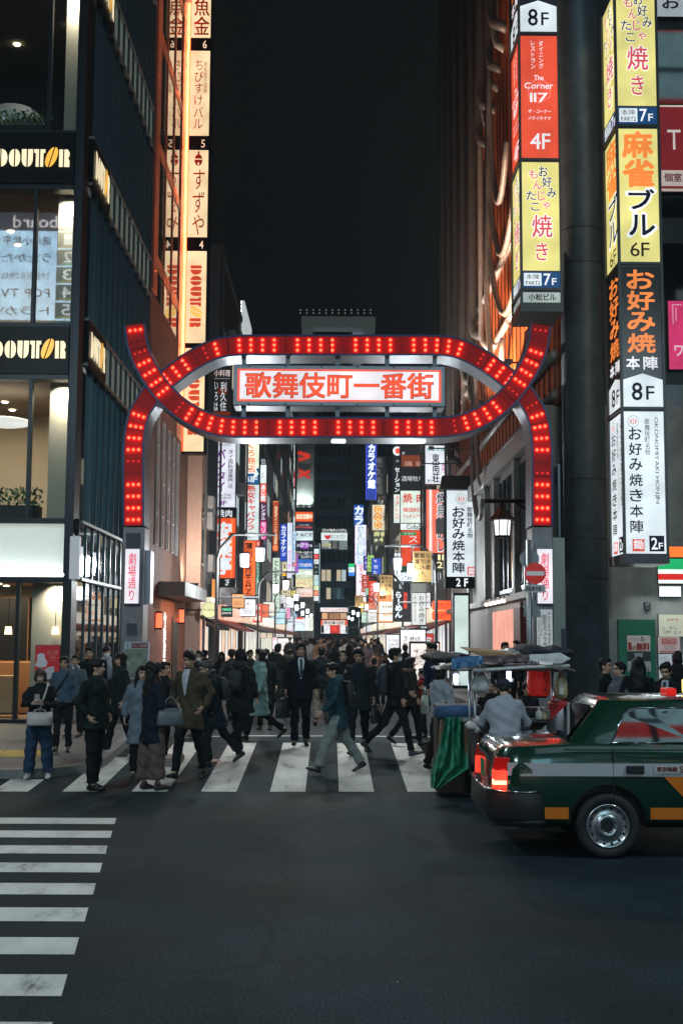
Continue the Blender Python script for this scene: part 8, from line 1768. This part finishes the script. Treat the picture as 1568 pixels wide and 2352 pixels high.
# ---------------- the vendor and people around the cart
VS = figure(True, hair='beanie', hat=(.008, .013, .026), coat=(.30, .31, .36), hem=.84, arms=('work', 'work'), lean=14, nod=26, wide=1.16, legs=((6, 6), (-4, 4)))
place(*VS, 1158, 1556, 13.95, 174); tag(VS[0], 'vendor in pale grey shirt and navy cap seen from behind at the food cart', 'person')
for px, hd, Y, yw, lb, kw in ((1160, 1474, 23.5, 0, 'dark haired head showing above the cart canopy, left of the pair', {}), (1187, 1471, 24.2, -40, 'dark haired head showing above the cart canopy, right of the pair', {}), (1210, 1566, 16.9, 20, 'customer in black behind the red lantern of the cart', {}), (1128, 1560, 16.8, -10, 'customer in dark clothes behind the cart counter', {})):
    r, f = person(px, hd, Y, yw, lb, fine=False, coat=DKC, **kw)
r, f = person(1391, 1512, 18.2, 60, 'dark figure against the round column with a dim phone', fine=False, coat=(.008, .010, .012), arms=('phone', 'phone'))
r, f = person(1422, 1519, 17.6, -70, 'person in grey hooded sweatshirt behind the taxi roof', coat=(.09, .10, .115), hood=(.20, .19, .19), hair='short', arms=('fold', 'fold'))
r, f = person(1466, 1508, 17.4, 165, 'long haired person in black seen from behind, before the green cabinet', hair='long', coat=(.008, .011, .013), fine=False)
r, f = person(1533, 1520, 17.0, -30, 'man in dark suit and tie leaning behind the taxi roof lamp', coat=DKC, shirt=(.35, .36, .42), tie=(.01, .01, .03), nod=12, lean=6)
r, f = person(1556, 1494, 19.0, 170, 'dark head at the right edge behind the suit man', fine=False, coat=DKC, hair='bob')
# ---------------- the crowd further up the street: a few figures, then copies in other coats
PROT = [figure(False, legs=WS, coat=DKC), figure(False, legs=((-14, 20), (14, 4)), hair='fringe', coat=DKC, hem=.62, arms=('swingF', 'swingB')), figure(False, legs=MS, hair='bob', coat=DKC, hem=.5), figure(False, legs=WS, hair='long', coat=DKC, hem=.7, arms=('elbowbag', 'down')), figure(False, hair='beanie', legs=WS, coat=DKC, arms=('pocket', 'pocket')), figure(False, hair='fringe', legs=WS, coat=DKC, mask=1, arms=('fold', 'fold'))]
used = [False] * len(PROT); rr = random.Random(21)
def crowd(px, head, Y, yaw, k, coatc, label, group=None, tr=None):
    root, f = PROT[k]
    if used[k]: r = dup(root)
    else: r = root; used[k] = True
    for q in ('label', 'group', 'category'):
        if q in r: del r[q]
    for c in r.children:
        if c.name.split('.')[0] in ('coat', 'jacket'): c.material_slots[0].link = 'OBJECT'; c.material_slots[0].material = mat('coat_cloth', coatc, .85, noise=.25, nscale=22)
        if tr and c.name.split('.')[0] == 'trousers': c.material_slots[0].link = 'OBJECT'; c.material_slots[0].material = mat('trouser_cloth', tr, .85, noise=.2, nscale=26)
    place(r, f, px, head, Y, yaw); tag(r, label, 'person', group)
SPEC = [(470, 1492, 30, 170, 0, DKC, 'person in black by the left shop door, seen from behind'), (455, 1496, 36, 20, 5, (.02, .03, .04), 'masked person further up the left pavement'), (508, 1497, 31, -20, 3, (.03, .02, .02), 'woman lit by her phone near the left shops'), (531, 1490, 26, 165, 1, DKC, 'dark walker before the poster on the left'), (573, 1492, 28, 10, 0, (.02, .02, .025), 'dark haired man between the stout person and the teal coat'),
        (625, 1497, 33, 175, 4, DKC, 'person in a knit cap walking away on the left of the street'), (655, 1488, 40, 175, 2, (.05, .035, .025), 'person in brown coat walking away left of centre'), (668, 1492, 30, 5, 5, (.09, .06, .035), 'masked woman in tan coat behind the left shoulder of the suit man'), (735, 1462, 46, 0, 0, (.28, .16, .08), 'man with folded arms in an orange tan jacket in the crowd', ), (712, 1466, 48, 178, 1, (.45, .45, .47), 'person in white coat walking away in the crowd'),
        (738, 1487, 38, 5, 3, (.16, .10, .06), 'woman with brown curls in a beige coat in the crowd'), (745, 1500, 33, 0, 4, (.10, .07, .05), 'person in brown with a striped hat behind the suit man'), (763, 1470, 36, 20, 2, DKC, 'woman in black turning her head, right of the suit man'), (792, 1466, 44, 178, 0, (.35, .33, .28), 'person in cream coat walking away in the crowd'), (800, 1478, 35, 170, 3, (.012, .014, .02), 'long haired woman in black walking away at centre right'),
        (838, 1472, 42, 5, 3, (.05, .03, .03), 'smiling woman with long hair on the right of the crowd'), (851, 1475, 44, 10, 3, (.03, .035, .05), 'second smiling long haired woman on the right of the crowd'), (868, 1470, 47, 172, 1, (.02, .022, .03), 'man in suit walking away on the right of the crowd'), (815, 1474, 40, 175, 4, DKC, 'person in black knit cap at the right of the crowd'), (930, 1480, 34, 165, 1, DKC, 'dark walker behind the light box on the right'), (960, 1496, 36, -70, 0, (.02, .03, .05), 'person in navy beside the pale light box')]
for s in SPEC: crowd(*s[:7])
DARKS = [DKC, (.015, .018, .022), (.02, .02, .02), (.012, .018, .03), (.03, .028, .026), (.022, .016, .014)]
for i in range(52):
    Y = 45 + 70 * (i / 52) ** 1.15; px = rr.uniform(650, 872) if Y < 70 else rr.uniform(675, 848); h = rr.uniform(1.62, 1.8)
    head = 1465 - (gz(Y) + h - 2) / Y * F
    ci = rr.random(); cc = rr.choice(DARKS) if ci < .86 else rr.choice([(.30, .29, .27), (.22, .14, .08), (.35, .36, .4)])
    crowd(px, head, Y, rr.choice((0, 180)) + rr.uniform(-20, 20), rr.randrange(6), cc, 'tiny person in the dense crowd far up the street' if ci < .86 else 'tiny pale coated person among the dense crowd far up the street', 'dense crowd far up the street' if ci < .86 else 'pale coats in the far crowd')

for S in TMP: bpy.data.scenes.remove(S)

# ================================================================== NIGHT AIR: the far street fades a little into it
hz = MB(); hz.box(-70, 70, -60, 262, -1.2, 78)
hm = bpy.data.materials.new('haze'); hm.use_nodes = True; n, l = nt(hm); n.remove(n['Principled BSDF'])
v = n.new('ShaderNodeVolumePrincipled'); v.inputs['Color'].default_value = (.62, .84, 1, 1); v.inputs['Density'].default_value = .0006; v.inputs['Anisotropy'].default_value = .35
l.new(v.outputs[0], n['Material Output'].inputs['Volume'])
ho = hz.build('haze', hm); tag(ho, kind='stuff')
SC.cycles.volume_bounces = 0
